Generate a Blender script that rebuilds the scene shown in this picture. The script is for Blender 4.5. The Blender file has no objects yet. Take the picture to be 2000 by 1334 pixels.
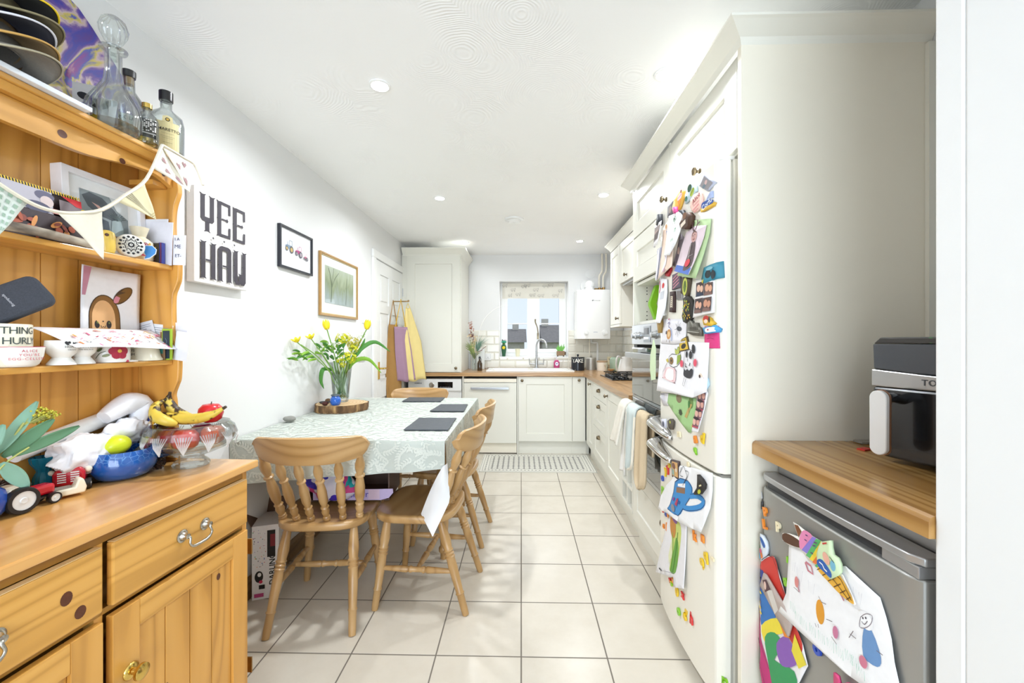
import bpy, bmesh, math, random
from mathutils import Vector, Matrix, noise
R = random.Random(7)
PI = math.pi
SC = bpy.context.scene
COL = SC.collection

# ------------------------------------------------------------ camera, world, lights
cam_d = bpy.data.cameras.new('camera'); cam = bpy.data.objects.new('camera', cam_d); COL.objects.link(cam)
cam.location = (0, 0, 1.25)
cam.rotation_euler = (PI/2, 0, math.atan(18/800))
cam_d.sensor_width = 36.0; cam_d.lens = 36.0*800/2000
cam_d.clip_start = 0.02
SC.camera = cam
SC.view_settings.view_transform = 'Standard'
SC.view_settings.look = 'None'
SC.view_settings.gamma = 1.0
SC.view_settings.use_curve_mapping = False
SC.view_settings.exposure = 0.84
try:
    SC.cycles.use_denoising = True
    SC.cycles.max_bounces = 8
    SC.cycles.transparent_max_bounces = 24
    SC.cycles.diffuse_bounces = 4
    SC.cycles.sample_clamp_indirect = 4.0
    SC.cycles.caustics_reflective = False
    SC.cycles.caustics_refractive = False
except Exception:
    pass

world = bpy.data.worlds.new('sky'); SC.world = world; world.use_nodes = True
wn = world.node_tree; wn.nodes.clear()
_out = wn.nodes.new('ShaderNodeOutputWorld'); _bg = wn.nodes.new('ShaderNodeBackground')
_tc = wn.nodes.new('ShaderNodeTexCoord'); _sep = wn.nodes.new('ShaderNodeSeparateXYZ')
_ramp = wn.nodes.new('ShaderNodeValToRGB'); _nz = wn.nodes.new('ShaderNodeTexNoise')
_mix = wn.nodes.new('ShaderNodeMixRGB')
_nz.inputs['Scale'].default_value = 2.2; _nz.inputs['Detail'].default_value = 5
wn.links.new(_tc.outputs['Generated'], _sep.inputs[0]); wn.links.new(_tc.outputs['Generated'], _nz.inputs['Vector'])
wn.links.new(_sep.outputs['Z'], _ramp.inputs[0])
_ramp.color_ramp.elements[0].position = 0.0; _ramp.color_ramp.elements[0].color = (.70, .81, .96, 1)
_ramp.color_ramp.elements[1].position = 0.5; _ramp.color_ramp.elements[1].color = (.50, .68, .95, 1)
_mix.inputs[2].default_value = (.80, .88, .98, 1)
wn.links.new(_nz.outputs['Fac'], _mix.inputs[0]); wn.links.new(_ramp.outputs[0], _mix.inputs[1])
wn.links.new(_mix.outputs[0], _bg.inputs[0]); _bg.inputs[1].default_value = 0.62
wn.links.new(_bg.outputs[0], _out.inputs[0])

def area_light(name, loc, rot, sx, sy, power, col=(1, 1, 1), shape='RECTANGLE'):
    l = bpy.data.lights.new(name, 'AREA'); l.shape = shape; l.size = sx
    if shape == 'RECTANGLE': l.size_y = sy
    l.energy = power; l.color = col
    o = bpy.data.objects.new(name, l); COL.objects.link(o); o.location = loc; o.rotation_euler = rot
    return o
area_light('daylight_patio_doors', (-0.1, -2.32, 1.25), (PI/2+math.radians(18), 0, 0), 2.2, 2.0, 62, (.76, .88, 1.0))
area_light('daylight_kitchen_window', (0.16, 5.37, 1.53), (-PI/2, 0, 0), .8, .8, 3, (.92, .96, 1.0))
sun_d = bpy.data.lights.new('overcast_sun', 'SUN'); sun_d.energy = .6; sun_d.angle = .4
sun = bpy.data.objects.new('overcast_sun', sun_d); COL.objects.link(sun); sun.rotation_euler = (math.radians(35), 0, math.radians(160)); sun.location = (0, -8, 9)

# ------------------------------------------------------------ material helpers
def lin(h):
    h = h.lstrip('#'); v = [int(h[i:i+2], 16)/255 for i in (0, 2, 4)]
    return tuple(((x/12.92) if x <= .04045 else ((x+.055)/1.055)**2.4) for x in v) + (1,)
class NT:
    def __init__(s, m):
        s.t = m.node_tree; s.b = s.t.nodes['Principled BSDF']
    def n(s, kind, **kw):
        nd = s.t.nodes.new('ShaderNode'+kind)
        for k, v in kw.items():
            if hasattr(nd, k) and not k[0].isupper(): setattr(nd, k, v)
            else: nd.inputs[k.replace('_', ' ')].default_value = v
        return nd
    def l(s, a, b): s.t.links.new(a, b)
    def coord(s, scale=(1, 1, 1), kind='Object', rot=(0, 0, 0)):
        tc = s.n('TexCoord'); mp = s.n('Mapping'); mp.inputs['Scale'].default_value = scale; mp.inputs['Rotation'].default_value = rot
        s.l(tc.outputs[kind], mp.inputs['Vector']); return mp.outputs[0]
    def math(s, op, a, b=None, clamp=False):
        m = s.n('Math', operation=op); m.use_clamp = clamp
        for i, v in enumerate((a, b)):
            if v is None: continue
            if isinstance(v, (int, float)): m.inputs[i].default_value = v
            else: s.l(v, m.inputs[i])
        return m.outputs[0]
    def ramp(s, fac, stops):
        r = s.n('ValToRGB'); e = r.color_ramp.elements
        while len(e) < len(stops): e.new(.5)
        for el, (p, c) in zip(e, stops):
            el.position = p; el.color = lin(c) if isinstance(c, str) else (c, c, c, 1)
        s.l(fac, r.inputs[0]); return r.outputs[0]
    def mix(s, fac, a, b, mode='MIX'):
        m = s.n('MixRGB', blend_type=mode)
        for i, v in enumerate((fac, a, b)):
            if isinstance(v, (int, float)): m.inputs[i].default_value = v
            elif isinstance(v, (tuple, str)): m.inputs[i].default_value = lin(v) if isinstance(v, str) else v
            else: s.l(v, m.inputs[i])
        return m.outputs[0]
    def bump(s, h, strength=.2, dist=.01):
        b = s.n('Bump'); b.inputs['Strength'].default_value = strength; b.inputs['Distance'].default_value = dist
        s.l(h, b.inputs['Height']); s.l(b.outputs[0], s.b.inputs['Normal'])
MATS = {}
def new_mat(name, rough=.5, metal=0.0, spec=.5):
    m = bpy.data.materials.new(name); m.use_nodes = True; t = NT(m)
    t.b.inputs['Roughness'].default_value = rough; t.b.inputs['Metallic'].default_value = metal
    t.b.inputs['Specular IOR Level'].default_value = spec
    MATS[name] = m; return m, t
def plain(name, col, rough=.5, metal=0.0, spec=.5, var=.06, scale=18, bump=0.0, bscale=120, coat=0, trans=0, ior=1.45, alpha=1, sss=0):
    """flat colour with slight procedural mottling and optional grain"""
    if name in MATS: return MATS[name]
    m, t = new_mat(name, rough, metal, spec)
    c = lin(col) if isinstance(col, str) else tuple(col)+(1,)
    nz = t.n('TexNoise', Scale=scale, Detail=3.0); t.l(t.coord(), nz.inputs['Vector'])
    dark = tuple(x*(1-var) for x in c[:3])+(1,); lite = tuple(min(1, x*(1+var)) for x in c[:3])+(1,)
    t.l(t.mix(nz.outputs['Fac'], dark, lite), t.b.inputs['Base Color'])
    if bump:
        b = t.n('TexNoise', Scale=bscale, Detail=4.0); t.l(t.coord(), b.inputs['Vector']); t.bump(b.outputs['Fac'], bump, .003)
    if coat: t.b.inputs['Coat Weight'].default_value = coat
    if trans:
        t.b.inputs['Transmission Weight'].default_value = trans; t.b.inputs['IOR'].default_value = ior
    if alpha < 1: t.b.inputs['Alpha'].default_value = alpha
    return m
def C(h, rough=.55):
    """paint or ink of one colour, made on demand"""
    return plain('ink_'+h.lstrip('#')+('' if rough == .55 else '_%d' % int(rough*100)), h, rough=rough, var=.05, scale=60)

def wood(name, light, mid, dark, axis=0, rough=.4, ring=9.0, stretch=.12, knots=0.0, coat=0.0, board=0, boardaxis=1, bvar=.12, contour=60.0):
    m, t = new_mat(name, rough)
    sc = [1, 1, 1]; sc[axis] = stretch
    v = t.coord(tuple(sc))
    warp = t.n('TexNoise', Scale=2.2, Detail=2.0); t.l(v, warp.inputs['Vector'])
    nz = t.n('TexNoise', Scale=ring, Detail=2.0, Distortion=.6); t.l(v, nz.inputs['Vector'])
    rings = t.math('SINE', t.math('MULTIPLY', nz.outputs['Fac'], contour))
    rings = t.math('ADD', t.math('MULTIPLY', rings, .5), .5)
    fs = [220, 220, 220]; fs[axis] = 6
    fine = t.n('TexNoise', Scale=1.0, Detail=3.0); t.l(t.coord(tuple(fs)), fine.inputs['Vector'])
    c = t.ramp(rings, [(0, dark), (.22, mid), (1, light)])
    c = t.mix(t.math('MULTIPLY', fine.outputs['Fac'], .35), c, mid)
    big = t.n('TexNoise', Scale=2.5, Detail=1.0); t.l(t.coord(), big.inputs['Vector'])
    c = t.mix(t.math('MULTIPLY', big.outputs['Fac'], .5), c, light)
    if knots:
        ks = [1.0, 1.0, 1.0]; ks[axis] = .7
        vo = t.n('TexVoronoi', Scale=knots); t.l(t.coord(tuple(ks)), vo.inputs['Vector'])
        d = vo.outputs['Distance']
        dd = t.math('ADD', d, t.math('MULTIPLY', t.math('SUBTRACT', nz.outputs['Fac'], .5), .08))
        k = t.ramp(dd, [(.045, 1.0), (.10, .0)])
        halo = t.ramp(dd, [(.08, .55), (.28, 0.0)])
        c = t.mix(halo, c, mid); c = t.mix(k, c, '#4a2210')
    if board:
        sp = t.n('SeparateXYZ'); t.l(t.coord(), sp.inputs[0])
        fl = t.math('FLOOR', t.math('MULTIPLY', sp.outputs[boardaxis], board))
        wn_ = t.n('TexWhiteNoise', noise_dimensions='1D'); t.l(fl, wn_.inputs['W'])
        c = t.mix(t.math('MULTIPLY', wn_.outputs['Value'], bvar*3), c, dark)
    t.l(c, t.b.inputs['Base Color'])
    t.bump(rings, .06, .002)
    if coat: t.b.inputs['Coat Weight'].default_value = coat; t.b.inputs['Coat Roughness'].default_value = .25
    return m

# ------------------------------------------------------------ mesh builder
class MB:
    def __init__(s): s.v = []; s.f = []; s.m = []; s.mats = []; s.cur = 0; s.T = Matrix.Identity(4)
    def use(s, m):
        if m not in s.mats: s.mats.append(m)
        s.cur = s.mats.index(m); return s
    def at(s, loc=(0, 0, 0), rot=(0, 0, 0), sc=1.0):
        from mathutils import Euler
        s.T = Matrix.Translation(loc) @ Euler(rot).to_matrix().to_4x4() @ Matrix.Scale(sc, 4); return s
    def add(s, vs, fs):
        o = len(s.v); s.v += [s.T @ Vector(p) for p in vs]
        for f in fs: s.f.append([o+i for i in f]); s.m.append(s.cur)
        return s
    def box(s, a, b):
        x0, y0, z0 = a; x1, y1, z1 = b
        if x1 < x0: x0, x1 = x1, x0
        if y1 < y0: y0, y1 = y1, y0
        if z1 < z0: z0, z1 = z1, z0
        return s.add([(x0,y0,z0),(x1,y0,z0),(x1,y1,z0),(x0,y1,z0),(x0,y0,z1),(x1,y0,z1),(x1,y1,z1),(x0,y1,z1)],
                     [(0,3,2,1),(4,5,6,7),(0,1,5,4),(1,2,6,5),(2,3,7,6),(3,0,4,7)])
    def frame(s, x0, x1, z0, z1, w, y0, y1, wb=None):
        """four rails meeting at mitres in the xz plane"""
        wb = wb or w; o = [(x0, z0), (x1, z0), (x1, z1), (x0, z1)]; i = [(x0+w, z0+wb), (x1-w, z0+wb), (x1-w, z1-wb), (x0+w, z1-wb)]
        vs = [(a, y, b) for y in (y0, y1) for a, b in o+i]
        fs = []
        for k in range(4):
            n = (k+1) % 4
            fs += [(k, n, 4+n, 4+k), (8+k, 12+k, 12+n, 8+n), (k, 8+k, 8+n, n), (4+k, 4+n, 12+n, 12+k)]
        return s.add(vs, fs)
    def lathe(s, prof, n=24, axis='z', cap=True, sq=None, flute=None):
        """prof: list of (r, h)"""
        vs = []; fs = []
        for (r, h) in prof:
            for i in range(n):
                a = 2*PI*i/n; rr = r
                if flute and flute[2] <= h <= flute[3]: rr = r*(1+flute[1]*math.cos(flute[0]*a))
                x, y = rr*math.cos(a), rr*math.sin(a)*(sq or 1)
                vs.append({'z': (x, y, h), 'y': (x, -h, y), 'x': (h, x, y)}[axis])
        for j in range(len(prof)-1):
            for i in range(n):
                k = (i+1) % n; fs.append((j*n+i, j*n+k, (j+1)*n+k, (j+1)*n+i))
        if cap:
            if prof[0][0] > 1e-5: fs.append(tuple(range(n))[::-1])
            if prof[-1][0] > 1e-5: fs.append(tuple((len(prof)-1)*n+i for i in range(n)))
        return s.add(vs, fs)
    def cyl(s, p0, p1, r0, r1=None, n=16):
        return s.turn(p0, p1, [(0, r0), (1, r0 if r1 is None else r1)], n)
    def turn(s, p0, p1, prof, n=14):
        """lathe profile of (t, r) along the segment p0-p1"""
        p0 = Vector(p0); p1 = Vector(p1); d = (p1-p0); q = d.normalized().to_track_quat('Z', 'Y')
        vs = []; fs = []
        for (t, r) in prof:
            c = p0 + d*t
            for i in range(n):
                a = 2*PI*i/n; vs.append(c + q @ Vector((r*math.cos(a), r*math.sin(a), 0)))
        for j in range(len(prof)-1):
            for i in range(n):
                k = (i+1) % n; fs.append((j*n+i, j*n+k, (j+1)*n+k, (j+1)*n+i))
        fs.append(tuple(range(n))[::-1]); fs.append(tuple((len(prof)-1)*n+i for i in range(n)))
        return s.add(vs, fs)
    def tube(s, pts, r, n=8, close=False, sm=0):
        pts = [Vector(p) for p in pts]
        if sm: pts = smooth_path(pts, sm)
        rs = r if isinstance(r, (list, tuple)) else None
        vs = []; fs = []; N = len(pts); up = None
        for i, p in enumerate(pts):
            if close: d = pts[(i+1) % N]-pts[i-1]
            else: d = pts[min(i+1, N-1)]-pts[max(i-1, 0)]
            d.normalize()
            if up is None: up = d.orthogonal().normalized()
            up = (up - d*up.dot(d)); up = up.normalized() if up.length > 1e-6 else d.orthogonal().normalized()
            b = d.cross(up)
            if rs:
                u = i/(N-1)*(len(rs)-1); k = min(int(u), len(rs)-2); rr = rs[k]*(1-u+k)+rs[k+1]*(u-k)
            else: rr = r
            for j in range(n):
                a = 2*PI*j/n; vs.append(p + (up*math.cos(a)+b*math.sin(a))*rr)
        for i in range(N if close else N-1):
            for j in range(n):
                k = (j+1) % n; i2 = (i+1) % N
                fs.append((i*n+j, i*n+k, i2*n+k, i2*n+j))
        if not close: fs.append(tuple(range(n))[::-1]); fs.append(tuple((N-1)*n+j for j in range(n)))
        return s.add(vs, fs)
    def ball(s, c, r, n=16, m=10):
        rx, ry, rz = (r, r, r) if isinstance(r, (int, float)) else r
        vs = [(c[0], c[1], c[2]-rz)]; fs = []
        for j in range(1, m):
            b = -PI/2+PI*j/m
            for i in range(n):
                a = 2*PI*i/n; vs.append((c[0]+rx*math.cos(a)*math.cos(b), c[1]+ry*math.sin(a)*math.cos(b), c[2]+rz*math.sin(b)))
        vs.append((c[0], c[1], c[2]+rz)); L = len(vs)-1
        for i in range(n):
            k = (i+1) % n; fs.append((0, 1+k, 1+i)); fs.append((L, L-n+i, L-n+k))
            for j in range(m-2): fs.append((1+j*n+i, 1+j*n+k, 1+(j+1)*n+k, 1+(j+1)*n+i))
        return s.add(vs, fs)
    def prism(s, poly, a, b, plane='xz'):
        """closed outline extruded between a and b along the third axis"""
        def P(p, h):
            return {'xz': (p[0], h, p[1]), 'xy': (p[0], p[1], h), 'yz': (h, p[0], p[1])}[plane]
        n = len(poly); vs = [P(p, a) for p in poly]+[P(p, b) for p in poly]
        fs = [tuple(range(n))[::-1], tuple(range(n, 2*n))]+[(i, (i+1) % n, n+(i+1) % n, n+i) for i in range(n)]
        return s.add(vs, fs)
    def grid(s, f, nu, nv, closeu=False):
        vs = [f(i/nu, j/nv) for j in range(nv+1) for i in range(nu+(0 if closeu else 1))]; w = nu+(0 if closeu else 1)
        fs = []
        for j in range(nv):
            for i in range(nu):
                k = (i+1) % w if closeu else i+1
                fs.append((j*w+i, j*w+k, (j+1)*w+k, (j+1)*w+i))
        return s.add(vs, fs)
    def build(s, name, parent=None, mat=None, loc=(0, 0, 0), rot=(0, 0, 0), smooth=35, bevel=0, solid=0, subsurf=0, kind=None, fixn=True, off=1):
        me = bpy.data.meshes.new(name); me.from_pydata([tuple(v) for v in s.v], [], s.f); me.update()
        if mat is not None and not s.mats: me.materials.append(mat)
        else:
            for m in s.mats: me.materials.append(m)
            if s.mats: me.polygons.foreach_set('material_index', s.m)
        if fixn:
            bm = bmesh.new(); bm.from_mesh(me); bmesh.ops.recalc_face_normals(bm, faces=bm.faces); bm.to_mesh(me); bm.free()
        if smooth:
            me.polygons.foreach_set('use_smooth', [True]*len(me.polygons)); me.set_sharp_from_angle(angle=math.radians(smooth))
        o = bpy.data.objects.new(name, me); COL.objects.link(o); o.location = loc; o.rotation_euler = rot
        if parent: o.parent = parent
        if bevel:
            b = o.modifiers.new('bevel', 'BEVEL'); b.width = bevel; b.segments = 2; b.limit_method = 'ANGLE'; b.angle_limit = math.radians(40)
            b.harden_normals = False
        if solid:
            b = o.modifiers.new('solid', 'SOLIDIFY'); b.thickness = solid; b.offset = off
        if subsurf:
            b = o.modifiers.new('sub', 'SUBSURF'); b.levels = subsurf; b.render_levels = subsurf
        if kind: o['kind'] = kind
        return o
def smooth_path(pts, k=4):
    pts = [Vector(p) for p in pts]; out = []
    for i in range(len(pts)-1):
        p0 = pts[max(i-1, 0)]; p1 = pts[i]; p2 = pts[i+1]; p3 = pts[min(i+2, len(pts)-1)]
        for j in range(k):
            t = j/k
            out.append(.5*((2*p1)+(p2-p0)*t+(2*p0-5*p1+4*p2-p3)*t*t+(3*p1-p0-3*p2+p3)*t**3))
    out.append(pts[-1]); return out
def tag(o, label=None, cat=None, group=None, kind=None):
    if label: o['label'] = label
    if cat: o['category'] = cat
    if group: o['group'] = group
    if kind: o['kind'] = kind
    return o
def thing(name, label, cat, loc=(0, 0, 0), rotz=0, group=None, rot=None):
    o = bpy.data.objects.new(name, None); COL.objects.link(o); o.location = loc; o.rotation_euler = rot or (0, 0, rotz)
    o.empty_display_size = .05
    return tag(o, label, cat, group)
def copy_tree(o, parent=None, loc=None, rotz=None, label=None):
    c = o.copy(); COL.objects.link(c)
    if parent: c.parent = parent
    for ch in list(o.children): copy_tree(ch, c)
    if loc is not None: c.location = loc
    if rotz is not None: c.rotation_euler = (0, 0, rotz)
    if label: c['label'] = label
    return c

def flat(u, v, h): return (u, -h, v)
class Art:
    """ink shapes lying on a sheet; each layer a hair above the last. plane: x right, z up, facing -y"""
    def __init__(s, f=flat, step=.00025, h0=.0006): s.mb = MB(); s.f = f; s.h = h0; s.step = step
    def poly(s, col, pts, split=None):
        s.h += s.step; s.mb.use(C(col) if isinstance(col, str) else col)
        n = len(pts); s.mb.add([s.f(u, v, s.h) for u, v in pts], [tuple(range(n))]); return s
    def ell(s, col, cu, cv, ru, rv, n=18, rot=0):
        c, q = math.cos(rot), math.sin(rot)
        return s.poly(col, [(cu+ru*math.cos(a)*c-rv*math.sin(a)*q, cv+ru*math.cos(a)*q+rv*math.sin(a)*c) for a in [2*PI*i/n for i in range(n)]])
    def rect(s, col, u0, v0, u1, v1): return s.poly(col, [(u0, v0), (u1, v0), (u1, v1), (u0, v1)])
    def line(s, col, pts, w, closed=False, sm=0):
        if sm: pts = [(p.x, p.y) for p in smooth_path([Vector((a, b, 0)) for a, b in pts], sm)]
        s.h += s.step; s.mb.use(C(col) if isinstance(col, str) else col)
        if closed: pts = list(pts)+[pts[0]]
        vs = []; N = len(pts)
        for i in range(N):
            a = pts[max(i-1, 0)]; b = pts[min(i+1, N-1)]; dx, dy = b[0]-a[0], b[1]-a[1]; L = math.hypot(dx, dy) or 1
            nx, ny = -dy/L*w/2, dx/L*w/2
            vs += [s.f(pts[i][0]+nx, pts[i][1]+ny, s.h), s.f(pts[i][0]-nx, pts[i][1]-ny, s.h)]
        s.mb.add(vs, [(2*i, 2*i+1, 2*i+3, 2*i+2) for i in range(N-1)]); return s
    def scrib(s, col, u0, v0, u1, v1, n, w, jit=.3, seed=1):
        r = random.Random(seed); pts = []
        for i in range(n):
            t = i/(n-1); pts.append((u0+(u1-u0)*t, (v0 if i % 2 else v1)+r.uniform(-jit, jit)*(v1-v0)*.3))
        return s.line(col, pts, w)
    def text(s, col, txt, u, v, size, align='CENTER', bold=0, sx=1.0, rot=0, depth=0, spacing=1.0):
        s.h += s.step; s.mb.use(C(col) if isinstance(col, str) else col)
        vs, fs = text_mesh(txt, size, align, bold, spacing)
        c, q = math.cos(rot), math.sin(rot)
        s.mb.add([s.f(u+x*sx*c-y*q, v+x*sx*q+y*c, s.h) for x, y, z in vs], fs); return s
    def build(s, name, parent, **kw): return s.mb.build(name, parent, smooth=0, fixn=False, **kw)
_TC = {}
def text_mesh(txt, size, align='CENTER', bold=0, spacing=1.0):
    key = (txt, size, align, bold, spacing)
    if key in _TC: return _TC[key]
    cu = bpy.data.curves.new('t', 'FONT'); cu.body = txt; cu.size = size; cu.align_x = align; cu.align_y = 'CENTER'
    cu.offset = bold*size; cu.resolution_u = 3; cu.space_character = spacing
    o = bpy.data.objects.new('t', cu); COL.objects.link(o)
    bpy.context.view_layer.update()
    me = bpy.data.meshes.new_from_object(o.evaluated_get(bpy.context.evaluated_depsgraph_get()))
    r = ([tuple(v.co) for v in me.vertices], [tuple(p.vertices) for p in me.polygons])
    bpy.data.objects.remove(o); bpy.data.curves.remove(cu); bpy.data.meshes.remove(me)
    _TC[key] = r; return r

# ------------------------------------------------------------ materials
plain('wall_paint', '#e9e9e8', rough=.75, var=.012, scale=3, bump=.04, bscale=160)
plain('gloss_white', '#f4f4f2', rough=.3, var=.01)
plain('cream', '#eae8dd', rough=.34, var=.012, scale=4)
plain('cream_panel', '#f2ebda', rough=.42, var=.02, scale=5)
plain('fridge_cream', '#efebdf', rough=.22, var=.012, scale=4)
plain('white_enamel', '#f3f3f1', rough=.18, var=.01)
plain('white_plastic', '#ececea', rough=.35, var=.02)
plain('black_plastic', '#17181a', rough=.25, var=.15)
plain('black_gloss', '#0c0d0f', rough=.06, var=.1)
plain('dark_void', '#2a2622', rough=.8, var=.2)
plain('brass', '#b09060', rough=.3, metal=1, var=.2, scale=40)
plain('bright_brass', '#d8b865', rough=.15, metal=1, var=.05)
plain('antique_brass', '#7d705a', rough=.3, metal=1, var=.2, scale=60)
plain('chrome', '#dcdcdc', rough=.12, metal=1, var=.03)
plain('nickel', '#bdb9b0', rough=.22, metal=1, var=.1)
plain('steel', '#b9bbbd', rough=.3, metal=1, var=.06, scale=8)
plain('fridge_silver', '#a3a29e', rough=.38, metal=.55, var=.03, scale=6)
plain('fridge_silver_light', '#b5b5b6', rough=.3, metal=.6, var=.03, scale=6)
plain('ceramic_white', '#f3f1ec', rough=.15, var=.02)
plain('paper', '#f6f6f4', rough=.7, var=.015)
plain('slate', '#454a50', rough=.6, var=.15, scale=30, bump=.3, bscale=60)
plain('tile_cream', '#e3dfd2', rough=.12, var=.02, scale=8)
plain('grout_wall', '#efece4', rough=.8, var=.03)
def glassy(name, col=(1, 1, 1, 1), rough=0.0, ior=1.45):
    m, t = new_mat(name, rough); t.b.inputs['Base Color'].default_value = col
    t.b.inputs['Transmission Weight'].default_value = 1.0; t.b.inputs['IOR'].default_value = ior
    return m
def thin_glass(name, tint):
    m = bpy.data.materials.new(name); m.use_nodes = True; t = m.node_tree; t.nodes.clear(); MATS[name] = m
    o = t.nodes.new('ShaderNodeOutputMaterial'); mx = t.nodes.new('ShaderNodeMixShader'); tr = t.nodes.new('ShaderNodeBsdfTransparent'); gl = t.nodes.new('ShaderNodeBsdfGlossy')
    lw = t.nodes.new('ShaderNodeLayerWeight'); lw.inputs[0].default_value = .35; tr.inputs[0].default_value = tint; gl.inputs[1].default_value = .03
    mt = t.nodes.new('ShaderNodeMath'); mt.operation = 'MULTIPLY_ADD'; mt.inputs[1].default_value = .55; mt.inputs[2].default_value = .04
    t.links.new(lw.outputs['Fresnel'], mt.inputs[0]); t.links.new(mt.outputs[0], mx.inputs[0]); t.links.new(tr.outputs[0], mx.inputs[1]); t.links.new(gl.outputs[0], mx.inputs[2]); t.links.new(mx.outputs[0], o.inputs[0]); return m
thin_glass('clear_glass', (.93, .955, .95, 1)); glassy('window_glass', (1, 1, 1, 1), ior=1.02)
glassy('amber_liquid', (.95, .62, .12, 1), ior=1.33); glassy('brown_glass', (.25, .11, .02, 1), ior=1.4)
glassy('oven_glass', (.02, .02, .022, 1))
plain('oven_black_glass', '#3a3a39', rough=.05, var=.03, coat=1)
plain('plastic_film', '#f3f3f7', rough=.3, var=.02, bump=.15)
plain('cut_facets', '#ffffff', rough=.08, alpha=.38)
plain('green_glass', '#1e7c96', rough=.08, var=.1, trans=.35, ior=1.3)

wood('pine', '#e0a552', '#d09440', '#b57c30', axis=2, rough=.33, ring=4.5, stretch=.085, knots=2.6, coat=.25, contour=70.0)
wood('pine_h', '#e2a955', '#d39843', '#b8812f', axis=1, rough=.3, ring=4.5, stretch=.085, knots=0, coat=.3, contour=80.0)
wood('pine_top', '#e6ae68', '#dca058', '#cf944c', axis=1, rough=.2, ring=4, stretch=.06, knots=0, coat=.4, contour=60.0)
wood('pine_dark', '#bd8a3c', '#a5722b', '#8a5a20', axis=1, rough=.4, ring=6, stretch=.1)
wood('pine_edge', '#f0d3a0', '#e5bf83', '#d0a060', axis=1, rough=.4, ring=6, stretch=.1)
wood('beech', '#c09a68', '#af8752', '#99713e', axis=2, rough=.36, ring=3, stretch=.1, coat=.2)
wood('beech_x', '#c29b68', '#b18852', '#9b7340', axis=0, rough=.33, ring=3, stretch=.1, coat=.25)
wood('beech_light', '#dfc096', '#d2ab7a', '#c0935f', axis=0, rough=.4, ring=3, stretch=.1, coat=.15)
wood('oak_top_x', '#c39c6c', '#ad8150', '#916636', axis=0, rough=.28, ring=7, stretch=.05, coat=.25, board=22, boardaxis=1)
wood('oak_top_y', '#c39c6c', '#ad8150', '#916636', axis=1, rough=.28, ring=7, stretch=.05, coat=.25, board=22, boardaxis=0)
wood('oak_near', '#c69a5d', '#a97c42', '#8a5f2c', axis=1, rough=.25, ring=7, stretch=.05, coat=.3, board=20, boardaxis=0)
wood('dark_wood', '#5c3a2a', '#4a2c20', '#351e15', axis=0, rough=.35, ring=4, stretch=.1, coat=.3)
wood('skirting_wood', '#8f7048', '#7d6040', '#6a4f33', axis=1, rough=.5, ring=5, stretch=.1)
# ------------------------------------------------------------ room shell
XL, XR, YB, H, YR = -1.335, 1.285, 5.18, 2.345, -2.4
m, t = new_mat('floor_tile', .22)
tc = t.n('TexCoord'); mp = t.n('Mapping'); mp.inputs['Location'].default_value = (0.34*50, .34*50-.264, 0)
t.l(tc.outputs['Object'], mp.inputs['Vector'])
sp = t.n('SeparateXYZ'); t.l(mp.outputs[0], sp.inputs[0])
def _edge(o):
    f = t.math('FRACT', t.math('DIVIDE', o, .34)); return t.math('MINIMUM', f, t.math('SUBTRACT', 1.0, f))
e = t.math('MINIMUM', _edge(sp.outputs[0]), _edge(sp.outputs[1]))
g = t.ramp(e, [(.006, 0.0), (.0105, 1.0)])
cx = t.math('FLOOR', t.math('DIVIDE', sp.outputs[0], .34)); cy = t.math('FLOOR', t.math('DIVIDE', sp.outputs[1], .34))
cmb = t.n('CombineXYZ'); t.l(cx, cmb.inputs[0]); t.l(cy, cmb.inputs[1])
wn2 = t.n('TexWhiteNoise'); t.l(cmb.outputs[0], wn2.inputs[0])
mott = t.n('TexNoise', Scale=7.0, Detail=6.0, Roughness=.65); t.l(tc.outputs['Object'], mott.inputs['Vector'])
col = t.mix(mott.outputs['Fac'], '#c5bbaa', '#dcd5c8')
col = t.mix(t.math('MULTIPLY', wn2.outputs['Value'], .3), col, '#d6cebf')
t.l(t.mix(g, '#6e665c', col), t.b.inputs['Base Color'])
t.l(t.ramp(g, [(0, .8), (1, .24)]), t.b.inputs['Roughness'])
t.bump(g, .35, .003)
m, t = new_mat('artex', .6)
v = t.coord()
vo = t.n('TexVoronoi', Scale=3.2); t.l(v, vo.inputs['Vector'])
nz = t.n('TexNoise', Scale=5.0, Detail=2.0); t.l(v, nz.inputs['Vector'])
ph = t.math('ADD', t.math('MULTIPLY', vo.outputs['Distance'], 190.0), t.math('MULTIPLY', nz.outputs['Fac'], 40.0))
sw = t.math('SINE', ph)
msk = t.n('TexNoise', Scale=2.5, Detail=1.0); t.l(v, msk.inputs['Vector'])
mk = t.ramp(msk.outputs['Fac'], [(.45, 0.0), (.62, 1.0)])
t.bump(t.math('MULTIPLY', sw, mk), .22, .004)
t.b.inputs['Base Color'].default_value = lin('#fafaf9')

def struct(mb, name, mat, **kw): return mb.build(name, mat=mat, kind='structure', smooth=0, **kw)
W = MATS['wall_paint']
struct(MB().box((XL-1.2, YR, -.12), (2.6, YB+.35, 0)), 'floor', MATS['floor_tile'])
struct(MB().box((XL-1.2, YR, H), (2.6, YB+.35, H+.12)), 'ceiling', MATS['artex'])
mb = MB(); mb.box((XL-.15, -1.0, 0), (XL, YB, H)); struct(mb, 'wall_left', W)
wx0, wx1, wz0, wz1 = -.275, .592, 1.055, 2.012
mb = MB()
mb.box((XL-.15, YB, 0), (wx0, YB+.3, H)).box((wx1, YB, 0), (XR+.15, YB+.3, H))
mb.box((wx0, YB, 0), (wx1, YB+.3, wz0)).box((wx0, YB, wz1), (wx1, YB+.3, H))
struct(mb, 'wall_back', W)
struct(MB().box((XR, .58, 0), (XR+.15, YB+.3, H)), 'wall_right', W)
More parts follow.
